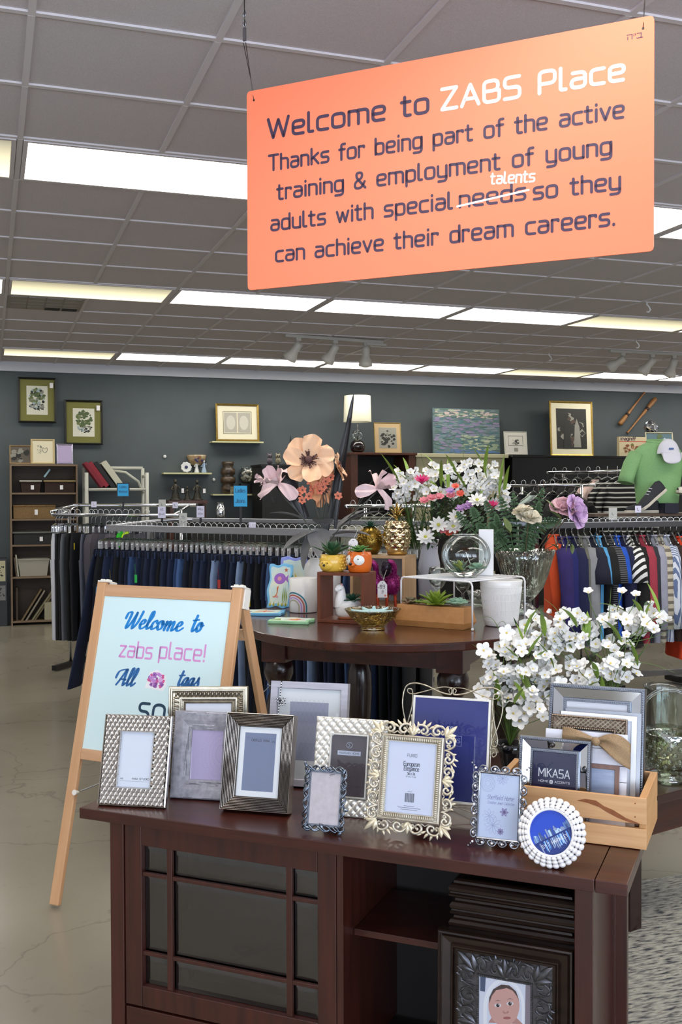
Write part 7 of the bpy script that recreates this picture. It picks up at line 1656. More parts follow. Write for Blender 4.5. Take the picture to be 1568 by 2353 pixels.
ST = {'S1': stripe_cloth('stripe_black_grey', '#141416', '#6e6f74', 22, 'Z', .7), 'S2': stripe_cloth('pattern_black_white', '#e4e4e4', '#1a1a1c', 9, 'DIAGONAL', .5), 'S3': stripe_cloth('plaid_beige', '#b9b1a0', '#6d665c', 6, 'Z', .62), 'S4': stripe_cloth('stripe_blue_white', '#cdd3e0', '#5f7096', 26, 'X', .5)}
hs = make_hanger('pale plastic shoulder hanger on the shirt rail at the right picture edge', 'hangers on the shirt rail', False, .19, .07)
rnd = random.Random(9); n_ = len(sh); first = True
for k, (nm, kd, c, c2) in enumerate(sh):
    px = 1272+(1612-1272)*k/(n_-1); q = on_y(px, 1205, RY); m = ST[c] if c in ST else C_('shirt_'+nm.replace(' ', '_'), c, c2)
    yaw = pi/2+rnd.uniform(-.07, .07)-.36-.04*k/n_
    o = hang(kd, (q.x, RY, RZ), yaw, m, '%s %s-sleeved shirt, %s counted from the left end of the shirt rail' % (nm, 'short' if kd == 1 else 'long', nth(k+1)), 'shirt', 'shirts on the right rail', 'shirt')
    if nm == 'orange': o.rotation_euler = (0, 0, yaw-.12); o.scale = (.6, 1, .8)
    if nm == 'flame orange': o.scale = (1, 1, 1.16)
    h = hs if first else dup(hs); first = False; h.location = (q.x, RY, RZ+.012); h.rotation_euler = (0, 0, yaw)
# rear left rack with workout clothes
def rack(name, label, a, bpx, d0, d1, z, up=.0):
    A, B = at_d(a[0], a[1], d0), at_d(bpx[0], bpx[1], d1); A.z = B.z = z; D = B-A; L = D.length; t = thing('clothes_rack', label, 'clothes rack', (A.x, A.y, 0), atan2(D.y, D.x))
    b = MB(); b.tube([(0, 0, z), (L, 0, z)], .014, 10); b.build('front_rail', M_chrome, t); b = MB(); b.tube([(0, 0, z), (-.06, .06, z+up*.3), (-.06, .25, z+up*.7), (0, .33, z+up), (L, .33, z+up)], .014, 10); b.build('rear_rail', M_chrome, t)
    for x in (.06, L-.06): b = MB(); b.tube([(x, .16, .05), (x, .16, z+up*.5)], .014, 8); b.tube([(x, 0, z), (x, .33, z+up)], .009, 6); b.build('post', M_chrome, t); MB().box(x-.02, x+.02, -.1, .45, .01, .05).build('base_bar', M_black, t)
    return t, A, B
t, A2, B2 = rack('r', 'chrome clothes rack of workout clothes at the left, behind the jeans', (122, 1186), (412, 1186), 8.8, 8.45, 1.325, .08)
hw = make_hanger('clear clip hanger on the rear workout rack', 'hangers on the workout rack'); hw.name = 'clothes_hanger'
wk = [(129, 2, '#c9ccd6', 'white'), (136, 2, '#0c0c10', 'black'), (143, 2, '#101014', 'jet black'), (157, 2, '#5d6068', 'grey marl'), (170, 2, '#0e0e12', 'plain black'), (180, 2, '#16181f', 'charcoal black'), (203, 2, '#5b5f70', 'blue grey'), (213, 2, '#141a33', 'dark navy'), (222, 2, '#181c30', 'navy'), (234, 0, '#46434c', 'heathered grey'), (247, 0, '#3a373f', 'dark grey'), (262, 1, '#2d2e38', 'grey floral'), (276, 1, '#4a4550', 'mauve print'), (292, 3, '#27b32c', 'vivid green'), (304, 3, '#b6e02c', 'neon lime'), (318, 1, '#26272d', 'black and grey'), (340, 1, '#30323c', 'slate grey')]
first = True
for k, (px, kd, c, nm) in enumerate(wk):
    u = (px-122)/(412-122); p = A2+(B2-A2)*u
    yaw = atan2((B2-A2).y, (B2-A2).x)+pi/2+(.40 if u < .1 else .15)
    o = hang(kd, (p.x, p.y, 1.325), yaw, C_('work_'+nm.replace(' ', '_'), c), '%s %s, %s from the left on the rear workout rack' % (nm, 'leggings' if kd == 2 else 'top', nth(k+1)), 'leggings' if kd == 2 else 'top', 'clothes on the workout rack', 'leggings' if kd == 2 else 'top')
    if k in (0, 1, 2, 5): price_flag(o, (-.12, -.01, -.26), ('orange', 'orange', 'orange', '', '', 'yellow')[k])
    h = hw if first else dup(hw); first = False; h.location = (p.x, p.y, 1.337); h.rotation_euler = (0, 0, yaw)
# two dark racks in front of the piano and one behind the bouquets
for nm, a, bb, d0, d1, z, gs in (('rear', (1262, 1086), (1432, 1078), 10.2, 9.6, 1.70, [(1275, 0, '#0c0c0e', 'black'), (1300, 0, '#101012', 'jet black'), (1330, 0, '#0e0e10', 'plain black'), (1355, 0, '#141416', 'charcoal'), (1377, 0, '#d8bdb6', 'pale pink'), (1398, 0, 'P', 'black and white patterned'), (1420, 0, 'P', 'patterned black and white'), (1440, 0, 'P', 'speckled monochrome')]),
                               ('near', (1168, 1117), (1335, 1112), 9.2, 8.8, 1.565, [(1180, 0, '#101013', 'black'), (1205, 0, '#17171b', 'dark grey'), (1228, 3, '#a9b8b0', 'pale mint'), (1250, 0, '#0d0d10', 'jet black'), (1272, 0, '#121217', 'plain black'), (1300, 0, '#0f0f12', 'soft black'), (1322, 0, '#19191d', 'charcoal')]),
                               ('bouquet', (800, 1164), (945, 1164), 8.0, 7.7, 1.40, [(812, 0, '#55564f', 'khaki grey'), (850, 0, '#7c7d72', 'sage grey'), (872, 0, '#8a8b80', 'pale olive'), (893, 0, '#74766d', 'grey olive'), (915, 0, '#6b6a62', 'stone grey')])):
    lab = {'rear': 'high chrome rack of black and patterned tops in front of the piano', 'near': 'chrome rack of black tops between the roses and the piano', 'bouquet': 'chrome rack of olive grey tops seen between the bouquets'}[nm]
    t, A, B = rack('r', lab, a, bb, d0, d1, z)
    hh = make_hanger('clear plastic hanger on the '+lab.split(' in front')[0].split(' between')[0].split(' seen')[0], 'hangers on the %s rack' % nm, False, .18, .07); first = True
    for k, (px, kd, c, cn) in enumerate(gs):
        u = (px-a[0])/(bb[0]-a[0]); p = A+(B-A)*u; yaw = atan2((B-A).y, (B-A).x)+pi/2-(.25 if c != 'P' else 1.0)
        m = stripe_cloth('stripe_mono', '#101012', '#b9b9b4', 7, 'Z', .78) if c == 'P' else C_('back_'+cn.replace(' ', '_'), c)
        hang(kd, (p.x, p.y, z), yaw, m, '%s top, %s from the left on the %s' % (cn, nth(k+1), {'rear': 'high rack by the piano', 'near': 'chrome rack behind the roses', 'bouquet': 'rack seen between the bouquets'}[nm]), 'top', 'clothes on the %s rack' % nm, 'top')
        h = hh if first else dup(hh); first = False; h.location = (p.x, p.y, z+.012); h.rotation_euler = (0, 0, yaw)
for q in SH_:
    for c in list(q.children): bpy.data.objects.remove(c)
    bpy.data.objects.remove(q)

# ---- green polo form, cap and shoes on the shelf of the shirt rack
SZ = RZ+.0755
p = on_y(1515, 1165, RY+.28); t = thing('torso_form', 'half torso form wearing a green knit polo, on the shirt rack shelf', 'display form', (p.x, RY+.30, SZ), -YAW*.6)
b = MB(); n = 24
prof = [(0, .13, .08), (.04, .17, .09), (.15, .175, .10), (.30, .195, .115), (.42, .215, .11), (.49, .19, .09), (.53, .12, .07), (.55, .07, .06)]
vs = [(rx*cos(2*pi*k/n), ry*(1+.06*sin(5*2*pi*k/n+z*9))*sin(2*pi*k/n), z) for z, rx, ry in prof for k in range(n)]
b.add(vs, [(i*n+j, i*n+(j+1) % n, (i+1)*n+(j+1) % n, (i+1)*n+j) for i in range(len(prof)-1) for j in range(n)], True); M_polo = mat('green_knit', '#8dbb80', .85, var=('#79a66f', 160, .3), bump=(420, .5)); b.build('polo_body', M_polo, t, sub=1)
for s in (-1, 1):
    b = MB(); b.tube([(s*.17, 0, .45), (s*.215, -.01, .38), (s*.255, -.02, .28), (s*.27, -.025, .23)], [.07, .072, .07, .072], 14, flat=.75); b.build('polo_sleeve', M_polo, t)
b = MB(); b.tube([(.075*cos(a), .062*sin(a), .548+.012*sin(a)) for a in [2*pi*k/18 for k in range(18)]], .014, 8, closed=True); b.build('collar', M_polo, t)
b = MB(); b.box(-.06, .06, -.04, .04, -.0, .006); b.tube([(0, 0, .003), (0, 0, .06)], .02, 12); b.build('base', M_black, t)
p = V((t.location.x+.012, t.location.y-.075, SZ+.44)); t = thing('baseball_hat', 'white baseball cap with a small blue label hung on the green polo', 'cap', p, -YAW*.6); M_cap = mat('white_cotton', '#d3d2dd', .85)
b = MB(); b.grid(lambda u, v: (.088*cos(pi*2*u)*sin(pi*.5*v+.001)*1.0, .05*sin(2*pi*u)*sin(pi*.5*v+.001)-.06, .01+.115*cos(pi*.5*v)), 28, 10); b.build('crown', M_cap, t)
b = MB(); b.grid(lambda u, v: (.078*cos(pi+pi*u)*(1-.08*v), -.10-.030*v-.012*sin(pi*u)*(1-v), .018-.085*v*sin(pi*u)**.4), 22, 6); b.build('visor', M_cap, t, solid=.005)
b = MB(); b.box(-.018, .018, -.1155, -.111, .040, .053); b.build('label_patch', mat('blue_label', '#3f5f9f', .6), t)
def shoe(t, m, ms, L=.27):
    b = MB(); prof = [(0, .030, .075), (.12, .036, .085), (.3, .036, .075), (.5, .038, .06), (.75, .046, .045), (.92, .036, .032), (1.0, .012, .018)]
    n = 14; vs = [(u*L, w*cos(pi*k/(n-1)), .018+h*max(0, sin(pi*k/(n-1)))**.8) for u, w, h in prof for k in range(n)]
    b.add(vs, [(i*n+j, i*n+j+1, (i+1)*n+j+1, (i+1)*n+j) for i in range(len(prof)-1) for j in range(n-1)]+[tuple(range(n))], True); b.build('upper', m, t)
    b = MB(); P = [(u*L, w+.004) for u, w, h in prof]+[(u*L, -w-.004) for u, w, h in prof[::-1]]; b.prism(P, 0, .022); b.build('sole', ms, t, bevel=.003)
    b = MB()
    for k in range(3): b.tube([(L*(.36+.09*k), -.022, .085-.009*k), (L*(.38+.09*k), 0, .094-.009*k), (L*(.36+.09*k), .022, .085-.009*k)], .0035, 6)
    b.build('laces', M_cap, t)
M_sole = mat('pale_sole', '#c9c2b4', .7); M_sh1 = mat('charcoal_canvas', '#2c2d33', .85); M_sh2 = mat('cream_canvas', '#dcd6ca', .8)
for px, py, m, lb, rx, rz, dz, dy in ((1512, 1172, M_sh1, 'charcoal lace-up shoe lying flat on the rack shelf', 0, pi-.1, 0, .20), (1528, 1172, M_sh1, 'charcoal lace-up shoe propped heel-up on its pair', -.62, pi, .17, .12), (1618, 1172, M_sh2, 'cream canvas shoe raised on a black block at the right picture edge', .2, pi+.1, .10, .14), (1632, 1172, M_sh2, 'cream canvas shoe lying flat at the right picture edge', 0, pi+.2, 0, .24)):
    q = on_y(px, py, RY+dy); t = thing('shoe', lb, 'shoe', (q.x, RY+dy, SZ+dz+.0008), rz, 'shoes on the rack shelf'); t.rotation_euler = (0, -rx, rz); shoe(t, m, M_sole)
q = on_y(1530, 1172, RY+.14); tag(MB().box(-.06, .06, -.05, .05, 0, .075).build('shoe_block', mat('navy_block', '#1a1c2e', .6), loc=(q.x+.02, RY+.14, SZ+.0006)), 'dark navy display block between the charcoal and cream shoes', 'block')
# ================================================================ along the back wall
YB = YW-.02
W_oak = wood('worn_oak', '#86715a', '#6d5a46', (40, 40, 4), .6, 0); W_oakh = wood('worn_oak_shelf', '#86715a', '#6d5a46', (4, 40, 40), .6, 0)
W_brn = wood('brown_cabinet', '#5a2f1c', '#3f2013', (30, 30, 6), .4, .15); M_shelfy = mat('cream_shelf', '#c9c79a', .5); M_crm = mat('cream_paint', '#b9b594', .6)
M_goldf = mat('gilt_frame', '#b99a4e', .35, .7, var=('#8f7433', 30, .3)); M_blkf = mat('black_frame', '#0c0c0d', .4); M_olive = mat('olive_mat', '#77763a', .7); M_ivm = mat('ivory_mat', '#e3dcc0', .7)
def wrect(x0, y0, x1, y1, y=YB):
    cx, cy = (x0+x1)/2, (y0+y1)/2
    return on_y(x0, cy, y).x, on_y(x1, cy, y).x, on_y(cx, y1, y).z, on_y(cx, y0, y).z
def blobs(mb, cx, cz, rx, rz, n, mats, seed, y0=-.0012, s=.35):
    rnd = random.Random(seed)
    for k in range(n):
        mb.m = rnd.choice(mats); a = rnd.uniform(0, 6.28); q = math.sqrt(rnd.random()); x, z = cx+rx*q*cos(a), cz+rz*q*sin(a); r = s*min(rx, rz)*rnd.uniform(.35, 1)
        face_poly(mb, [(x+r*rnd.uniform(.6, 1.3)*cos(t), z+r*rnd.uniform(.5, 1.1)*sin(t)) for t in [j*.7 for j in range(9)]], y0-.00002*k)
def picture(name, label, px, y=YB, fm=None, fw=.02, mm=None, mw=.04, art=None, artm=None, cat='picture', rot=0, th=.03, tag_=False, tilt=0, group=None):
    x0, x1, z0, z1 = wrect(*px, y); w, h = x1-x0, z1-z0; t = thing(name, label, cat, ((x0+x1)/2, y-.004, z0), rot, group, tilt)
    b = MB(); moulding(b, w, h, [(0, .0), (0, -th), (fw*.3, -th-.004), (fw, -th+.008), (fw, -.006)]); b.build('frame', fm, t)
    b = MB(); b.box(-w/2+.003, w/2-.003, -.008, 0, .003, h-.003); b.build('mat', mm, t)
    if art: b = MB(); b.at((0, -.0095, 0)); art(b, w-2*(fw+mw), h-2*(fw+mw), fw+mw); b.build('print', artm, t)
    if tag_: b = MB(); b.box(w/2-.075, w/2-.035, -th-.008, -th-.007, h-.12, h-.06); b.build('tag', M_tag, t)
    return t, w, h
def etching(seed, trees):
    def f(b, w, h, o):
        b.m = 0; panel(b, -w/2, w/2, o, o+h, 0); blobs(b, 0, o+h*.62, w*.36, h*.28, 60, trees, seed, s=.3); blobs(b, 0, o+h*.3, w*.36, h*.10, 40, [3, 4, 5], seed+1, s=.5); blobs(b, w*.1, o+h*.2, w*.2, h*.05, 14, [3], seed+2, s=.8)
    return f
PRN = [mat('print_paper', '#d9d8c8', .6), mat('print_green', '#4f6038', .6), mat('print_green_b', '#6f7a4a', .6), mat('print_black', '#22231f', .6), mat('print_grey', '#8b8a80', .6), mat('print_blue_grey', '#9fb0b4', .6)]
picture('framed_print', 'black framed town print with olive mat, upper of the pair on the slate wall', (41, 868, 129, 972), YB, M_blkf, .022, M_olive, .075, etching(1, [1, 2, 3, 4, 5]), PRN, tag_=True)
picture('framed_print', 'black framed tree print with olive mat, lower of the pair on the slate wall', (148, 920, 236, 1022), YB, M_blkf, .022, M_olive, .075, etching(5, [1, 1, 2, 1]), PRN, tag_=True)
# ---- bookcase
YS = 12.33; x0, x1 = on_y(24, 1250, YS).x, on_y(180, 1250, YS).x; w = x1-x0; lev = [on_y(100, p, YS).z for p in (1437, 1328, 1255, 1196, 1136, 1071)]; lev[0] = .03; D = YW-.03-YS
t = thing('bookcase', 'worn oak bookcase with five shelves of baskets at the left of the back wall', 'bookcase', (x0, YS, 0)); k = .02
for x in (0, w-k): MB().box(x, x+k, 0, D, 0, lev[5]).build('side_panel', W_oak, t)
MB().box(k, w-k, D-.008, D, 0, lev[5]).build('back_panel', mat('bookcase_back', '#4b4038', .7), t)
for z in lev[:5]: MB().box(k, w-k, .002, D-.009, z, z+k).build('shelf', W_oakh, t)
MB().box(0, w, 0, D, lev[5]+.0005, lev[5]+k).build('top_board', W_oakh, t)
def sx(px, y=YS): return on_y(px, 1200, y).x
def on_sh(i): return lev[i]+k+.0006
M_wic = mat('wicker', '#96784e', .8, var=('#6f5634', (90, 90, 140), .25), bump=((120, 120, 200), .9)); M_dwic = mat('dark_wicker', '#3a231a', .8, var=('#24150f', (90, 90, 140), .25), bump=((120, 120, 200), .9))
def basket(name, label, px0, px1, zi, pyt, m, cat='basket', ta=True, dep=.22, taper=.0, lid=None):
    a, b_ = sx(px0), sx(px1); z = on_sh(zi); h = on_y((px0+px1)/2, pyt, YS).z-z; t = thing(name, label, cat, ((a+b_)/2, YS+.02+dep/2, z)); w = b_-a; o = w*taper
    b = MB(); P = [(-w/2+o, -dep/2+o*.5), (w/2-o, -dep/2+o*.5), (w/2-o, dep/2-o*.5), (-w/2+o, dep/2-o*.5)]; Q = [(-w/2, -dep/2), (w/2, -dep/2), (w/2, dep/2), (-w/2, dep/2)]
    vs = [(x, y, 0) for x, y in P]+[(x, y, h) for x, y in Q]+[(x*.93, y*.9, h) for x, y in Q]+[(x*.9, y*.86, .02) for x, y in P]
    b.add(vs, [(3, 2, 1, 0)]+[(i, (i+1) % 4, 4+(i+1) % 4, 4+i) for i in range(4)]+[(4+i, 4+(i+1) % 4, 8+(i+1) % 4, 8+i) for i in range(4)]+[(8+i, 8+(i+1) % 4, 12+(i+1) % 4, 12+i) for i in range(4)]+[(12, 13, 14, 15)]); b.build('body', m, t, bevel=.004)
    b = MB(); b.tube([(x, y, h) for x, y in Q], .009, 6, closed=True); b.build('rim', m, t)
    if lid: MB().box(-w/2-.01, w/2+.01, -dep/2-.01, dep/2+.01, h+.006, h+.022).build('lid', lid, t)
    if ta: b = MB(); b.box(.0, .035, -dep/2-.014, -dep/2-.012, h*.3, h*.7); b.build('tag', M_tag, t)
    return t
basket('wicker_basket', 'small dark wicker basket with a white cloth edge on the top bookcase shelf', 48, 95, 4, 1108, M_dwic, taper=.06, lid=mat('cloth_white', '#b9b6aa', .8))
basket('wicker_basket', 'long dark basket with a straw-coloured lid on the top bookcase shelf', 104, 173, 4, 1108, M_dwic, lid=mat('straw_lid', '#a08b58', .7))
basket('wicker_basket', 'long tan wicker basket on the second bookcase shelf', 31, 128, 3, 1162, M_wic)
basket('suitcase', 'black case with pale papers on its lid on the third bookcase shelf', 31, 150, 2, 1226, mat('black_case', '#131314', .6), 'suitcase', lid=mat('grey_papers', '#6c6d68', .7))
basket('storage_box', 'white open storage box on the fourth bookcase shelf', 40, 113, 1, 1286, mat('white_box_card', '#a6a296', .8), 'box', False, taper=.08)
a = sx(101); t = tag(MB().box(0, .27, 0, .22, 0, .20).build('storage_box', mat('cream_box_card', '#a19d84', .8), loc=(a, YS+.03, on_sh(0))), 'cream box on the lowest bookcase shelf behind the leaning records', 'box')
for q, (px, c, lb, tl, zi, hh) in enumerate(((33, '#5f5142', 'thin brown book leaning at the left of the fourth bookcase shelf', .1, 1, .22), (37, '#b3b0a2', 'white book leaning against the white storage box', .1, 1, .25), (33, '#4b3f34', 'brown board standing at the left of the lowest bookcase shelf', 0, 0, .38), (44, '#75654b', 'tan-edged record leaning leftmost on the lowest bookcase shelf', .55, 0, .42), (54, '#8b8578', 'white-edged record leaning second on the lowest bookcase shelf', .55, 0, .40), (68, '#7f7a62', 'cream-edged record leaning third on the lowest bookcase shelf', .60, 0, .43), (74, '#6b6146', 'olive-edged record leaning last on the lowest bookcase shelf', .60, 0, .36))):
    o = tag(MB().box(0, .018, 0, .2, 0, hh).build('book' if zi else 'record_sleeve', mat('spine_%d' % q, c, .7)), lb, 'book' if zi else 'record'); o.location = (sx(px)+.012, YS+.03+.002*q, on_sh(zi)+.001); o.rotation_euler = (0, tl if q > 2 else -tl, 0)
o = tag(MB().box(0, .11, 0, .14, 0, .02).build('book', mat('pale_blue_book', '#8fb2bd', .6)), 'small pale blue book slanting on the top bookcase shelf', 'book'); o.location = (sx(105), YS+.04, on_sh(4)+.175); o.rotation_euler = (0, -.95, 0)
t = thing('camera_box', 'black device with a grey screen on the second bookcase shelf', 'device', (sx(146), YS+.08, on_sh(3))); MB().box(-.1, .1, 0, .1, .0, .13).build('body', M_black, t); b = MB(); b.box(-.07, .04, -.003, 0, .03, .11); b.build('screen', mat('grey_screen', '#6e7178', .4), t)
ZT = lev[5]+k
def on_top(label, px, fm, fw, mm, mw, art, am, name='photo_frame', y=YS+.07, z=None, cat='photo frame', tilt=-.12):
    t, w, h = picture(name, label, px, y, fm, fw, mm, mw, art, am, cat, 0, .014, False, tilt); t.location.z = (ZT if z is None else z)+.004
    return t
W_lf = mat('pale_wood_frame', '#a98a5f', .6)
on_top('pale wooden box frame holding grey photographs on the bookcase top', (22, 1028, 72, 1071), W_lf, .014, mat('frame_grey', '#5d554b', .7), .0, lambda b, w, h, o: blobs(b, 0, o+h*.5, w*.4, h*.4, 12, [3, 4, 4], 3, s=.5), PRN)
on_top('cream framed heart print in the middle of the bookcase top', (71, 1013, 126, 1071), mat('cream_wood_frame', '#c7b487', .6), .026, M_ivm, .03, lambda b, w, h, o: ([setattr(b, 'm', 3), blobs(b, -w*.25, o+h*.65, w*.2, h*.3, 30, [3, 4], 4, s=.2), setattr(b, 'm', 4), ribbon(b, smooth_pts([V((w*.15+x*w*.3, o+h*.6+z*h*.3)) for x, z in ((0, -.6), (-.6, 0), (-.45, .5), (0, .25), (.45, .5), (.6, 0))], True), .006, -.001, True)]), PRN)
on_top('silvery lilac frame wrapped in plastic at the right of the bookcase top', (130, 1024, 168, 1071), mat('lilac_foil', '#9c97b4', .25, .6, var=('#c9c6dc', 14, .3)), .02, mat('lilac_print', '#b9a9cf'), .0, None, None)
# black print rack beside the bookcase
t = thing('print_rack', 'black rack of small framed prints cut off at the left picture edge', 'rack', (on_y(-12, 1350, 12.3).x, 12.3, 0)); wr = on_y(16, 1350, 12.3).x-on_y(-12, 1350, 12.3).x
MB().box(0, wr, .02, .25, 0, on_y(0, 1284, 12.3).z).build('rack_body', M_black, t)
for q, (py0, py1, m) in enumerate(((1289, 1336, M_crm), (1346, 1380, mat('grey_photo', '#77777a', .5)))):
    za, zb = on_y(0, py1, 12.3).z, on_y(0, py0, 12.3).z; b = MB(); b.box(.0, wr-.015, .010, .0195, za, zb); b.m = 1; blobs(b, wr*.5, (za+zb)/2, wr*.3, (zb-za)*.3, 10, [1], q, .009, .4); b.build('print', [m, PRN[3]], t)
# ---- white rattan etagere with binders
YE = 12.15; M_rat = mat('white_rattan', '#b9bab0', .5); xa, xb = on_y(199, 1120, YE).x, on_y(338, 1120, YE).x; w = xb-xa; zs = on_y(270, 1121, YE).z; ztop = on_y(290, 1074, YE).z
t = thing('rattan_shelf', 'white rattan etagere with an arched side and leaning binders', 'etagere', (xa, YE, 0))
for x, y, z in ((0, 0, on_y(199, 1086, YE).z), (w, 0, on_y(338, 1086, YE).z), (0, .35, ztop), (w, .35, ztop)): b = MB(); b.tube([(x, y, 0), (x, y, z)], .022, 10); b.build('post', M_rat, t)
b = MB(); b.tube([(0, .35, ztop), (w, .35, ztop)], .02, 8); b.tube([(0, 0, zs-.02), (w, 0, zs-.02)], .018, 8); b.tube([(w*.45, .33, ztop-.03), (w*.7, .33, ztop-.05), (w*.92, .33, ztop-.16), (w, .33, ztop-.3)], .016, 8); b.tube([(w, 0, zs+.14), (w, .35, zs+.14)], .016, 8); b.build('rail', M_rat, t)
for z in (zs-.002, .55, .18): MB().box(.0, w, .01, .34, z-.015, z).build('shelf', M_rat, t)
for px, c, lb, th in ((203, '#7d1226', 'dark red binder leaning leftmost on the rattan etagere', .045), (213, '#8d1a2c', 'red binder leaning second on the rattan etagere', .05), (226, '#17181b', 'black binder leaning on the rattan etagere', .05), (243, '#c9c7b4', 'white binder leaning on the rattan etagere', .07)):
    o = tag(MB().box(0, th, 0, .26, 0, .34).build('binder', mat('binder_'+c, c, .6), bevel=.004), lb, 'binder'); o.location = (on_y(px+31, 1120, YE).x, YE+.05, zs+.003); o.rotation_euler = (0, -.62, 0)
t = tag(MB().box(0, .2, 0, .12, 0, .17).build('storage_box', M_crm, loc=(on_y(285, 1190, YE).x, YE+.08, .551)), 'cream box on the lower shelf of the rattan etagere', 'box')
# ---- small wall shelves
def wall_shelf(label, px0, px1, py, dep=.17): 
    y = YW-dep; a, b_ = on_y(px0, py, y).x, on_y(px1, py, y).x; z = on_y((px0+px1)/2, py, y).z
    o = tag(MB().box(0, b_-a, 0, dep-.001, -.018, 0).build('wall_shelf', M_shelfy, loc=(a, y, z)), label, 'shelf'); return y, z
def item(name, label, cat, px, y, z, dy=.07): q = on_y(px, 1080, y+dy); return thing(name, label, cat, (q.x, y+dy, z+.0006))
ys1, z1 = wall_shelf('small cream wall shelf with figurines and a bowl', 376, 487, 1086)
ys2, z2 = wall_shelf('small cream wall shelf under the gilt double portrait', 488, 606, 1014)
ys3, z3 = wall_shelf('small cream wall shelf with black jars behind the cyan sign', 490, 600, 1135)
M_flor = mat('floral_china', '#c9bd94', .35, var=('#8a5a3f', 16, .18)); M_por = mat('white_porcelain', '#d4d6d6', .3); M_pbl = mat('pale_blue_porcelain', '#9db3cc', .35)
t = item('display_riser', 'clear riser carrying the floral bowl on the figurine shelf', 'riser', 452, ys1, z1, .11); b = MB(); b.cbox((0, 0, .086), (.14, .07, .006)); 
for x in (-.06, .06): b.cbox((x, 0, .0425), (.005, .07, .08))
b.build('riser', G_clear, t)
t = item('china_bowl', 'cream china bowl with blue flowers above the figurine shelf', 'bowl', 452, ys1, z1+.0895, .11); b = MB(); b.lathe([(.03, 0), (.06, .005), (.10, .05), (.117, .11), (.118, .128), (.112, .128), (.09, .04), (0, .02)], 32); b.build('bowl', M_flor, t)
b = MB()
for x, z in ((-.03, .07), (.0, .09), (-.01, .05), (.05, .06)): b.ball((x, -.105, z), (.016, .008, .016), 8, 6)
b.build('painted_flowers', mat('plum_blue', '#34335e', .4), t)
t = item('china_plate', 'scalloped white display plate on the figurine shelf', 'plate', 428, ys1, z1, .04); b = MB(); b.at((0, 0, .066), (pi/2-.15, 0, 0)); b.lathe([(0, 0), (.03, 0), (.05, .006), (.064, .008)], 48, lambda a, i: 1+.06*cos(9*a)*(i > 2)); b.at(); b.build('plate', M_por, t, solid=.004); b = MB(); b.ball((0, -.012, .068), (.02, .005, .02), 10, 6); b.build('painted_centre', mat('plum_blue'), t); b = MB(); b.cbox((0, .02, .006), (.07, .04, .012)); b.build('stand', M_black, t)
def figurine(label, px, y, z, h, m1, m2, dy=.05, arms=.5):
    t = item('figurine', label, 'figurine', px, y, z, dy); b = MB(); b.lathe([(0, 0), (h*.2, 0), (h*.21, h*.04), (h*.17, h*.2), (h*.10, h*.5), (h*.12, h*.64), (h*.09, h*.72), (h*.035, h*.78), (0, h*.8)], 16, lambda a, i: 1+.1*cos(5*a)*(i < 4)); b.tube([(-h*.1, 0, h*.68), (-h*.2, -h*.06, h*.5), (-h*.08, -h*.13, h*.46)], h*.035, 7); b.tube([(h*.1, 0, h*.68), (h*.2, -h*.04, h*(.5+arms*.3)), (h*.16, -h*.1, h*(.45+arms*.5))], h*.035, 7); b.build('dress', m1, t)
    b = MB(); b.ball((0, -h*.01, h*.87), (h*.075, h*.08, h*.09), 12, 9); b.ball((0, h*.03, h*.91), (h*.085, h*.08, h*.085), 10, 8); b.build('head', m2, t); return t
figurine('white porcelain lady figurine beside the scalloped plate', 452, ys1, z1, .15, M_por, M_por); figurine('pale blue porcelain lady figurine at the right of the figurine shelf', 469, ys1, z1, .155, M_pbl, M_por)
t, w, h = picture('framed_print', 'gilt framed double portrait print standing on a cream wall shelf', (496, 924, 595, 1010), ys2+.05, M_goldf, .022, M_ivm, .085, lambda b, w, h, o: ([setattr(b, 'm', 3), ribbon(b, [(-w/2-.012, o-.012), (w/2+.012, o-.012), (w/2+.012, o+h+.012), (-w/2-.012, o+h+.012)], .005, -.0006, True), setattr(b, 'm', 5), panel(b, -w/2, -.006, o, o+h, -.0005), panel(b, .006, w/2, o, o+h, -.0005), setattr(b, 'm', 4), face_poly(b, E_(-w*.25, o+h*.5, w*.17, h*.36), -.0008), face_poly(b, E_(w*.25, o+h*.5, w*.17, h*.36), -.0008)]), [PRN[0], PRN[1], PRN[2], PRN[3], mat('pale_grey_print', '#c4c0b2', .6), mat('pale_print', '#aaa698', .6)], tilt=-.08); t.location.z = z2+.002
M_tot = mat('black_glaze_jar', '#1c1916', .35, var=('#5a4630', (6, 6, 30), .2))
t = item('stacked_jar', 'tall black and tan banded jar on the cream shelf left of the cyan sign', 'jar', 525, ys3, z3); b = MB(); b.lathe([(.05, 0), (.075, .02), (.085, .09), (.06, .12), (.09, .14), (.092, .2), (.06, .22), (.088, .25), (.085, .31), (.055, .33), (.07, .36), (.075, .40), (0, .40)], 24); b.build('jar', M_tot, t)
t = item('glass_jar', 'clear round glass jar with pale shells on the cream shelf behind the cyan sign', 'jar', 568, ys3, z3, .08); b = MB(); b.lathe([(0, .13), (.06, .13), (.10, .17), (.115, .23), (.10, .29), (.07, .32), (.075, .34)], 24); b.build('glass', G_clear, t); b = MB(); rnd = random.Random(4)
for q in range(40): b.ball((rnd.uniform(-.065, .065), rnd.uniform(-.06, .06), rnd.uniform(.16, .28)), .022, 6, 5)
b.build('shells', mat('shell', '#9a9484', .6), t); b = MB(); b.box(-.09, .09, -.05, .05, 0, .128); b.build('dark_block', M_black, t)
t = item('mosaic_box', 'small cream patterned box in front of the banded jar', 'box', 533, ys3, z3, -.0); t.location.y = ys3+.005; MB().box(-.02, .07, -.02, .02, 0, .09).build('box_body', mat('patterned_ivory', '#8d8460', .5, var=('#3a3222', 30, .2)), t); t.location.y = ys3+.022; t.location.z = z3+.0006
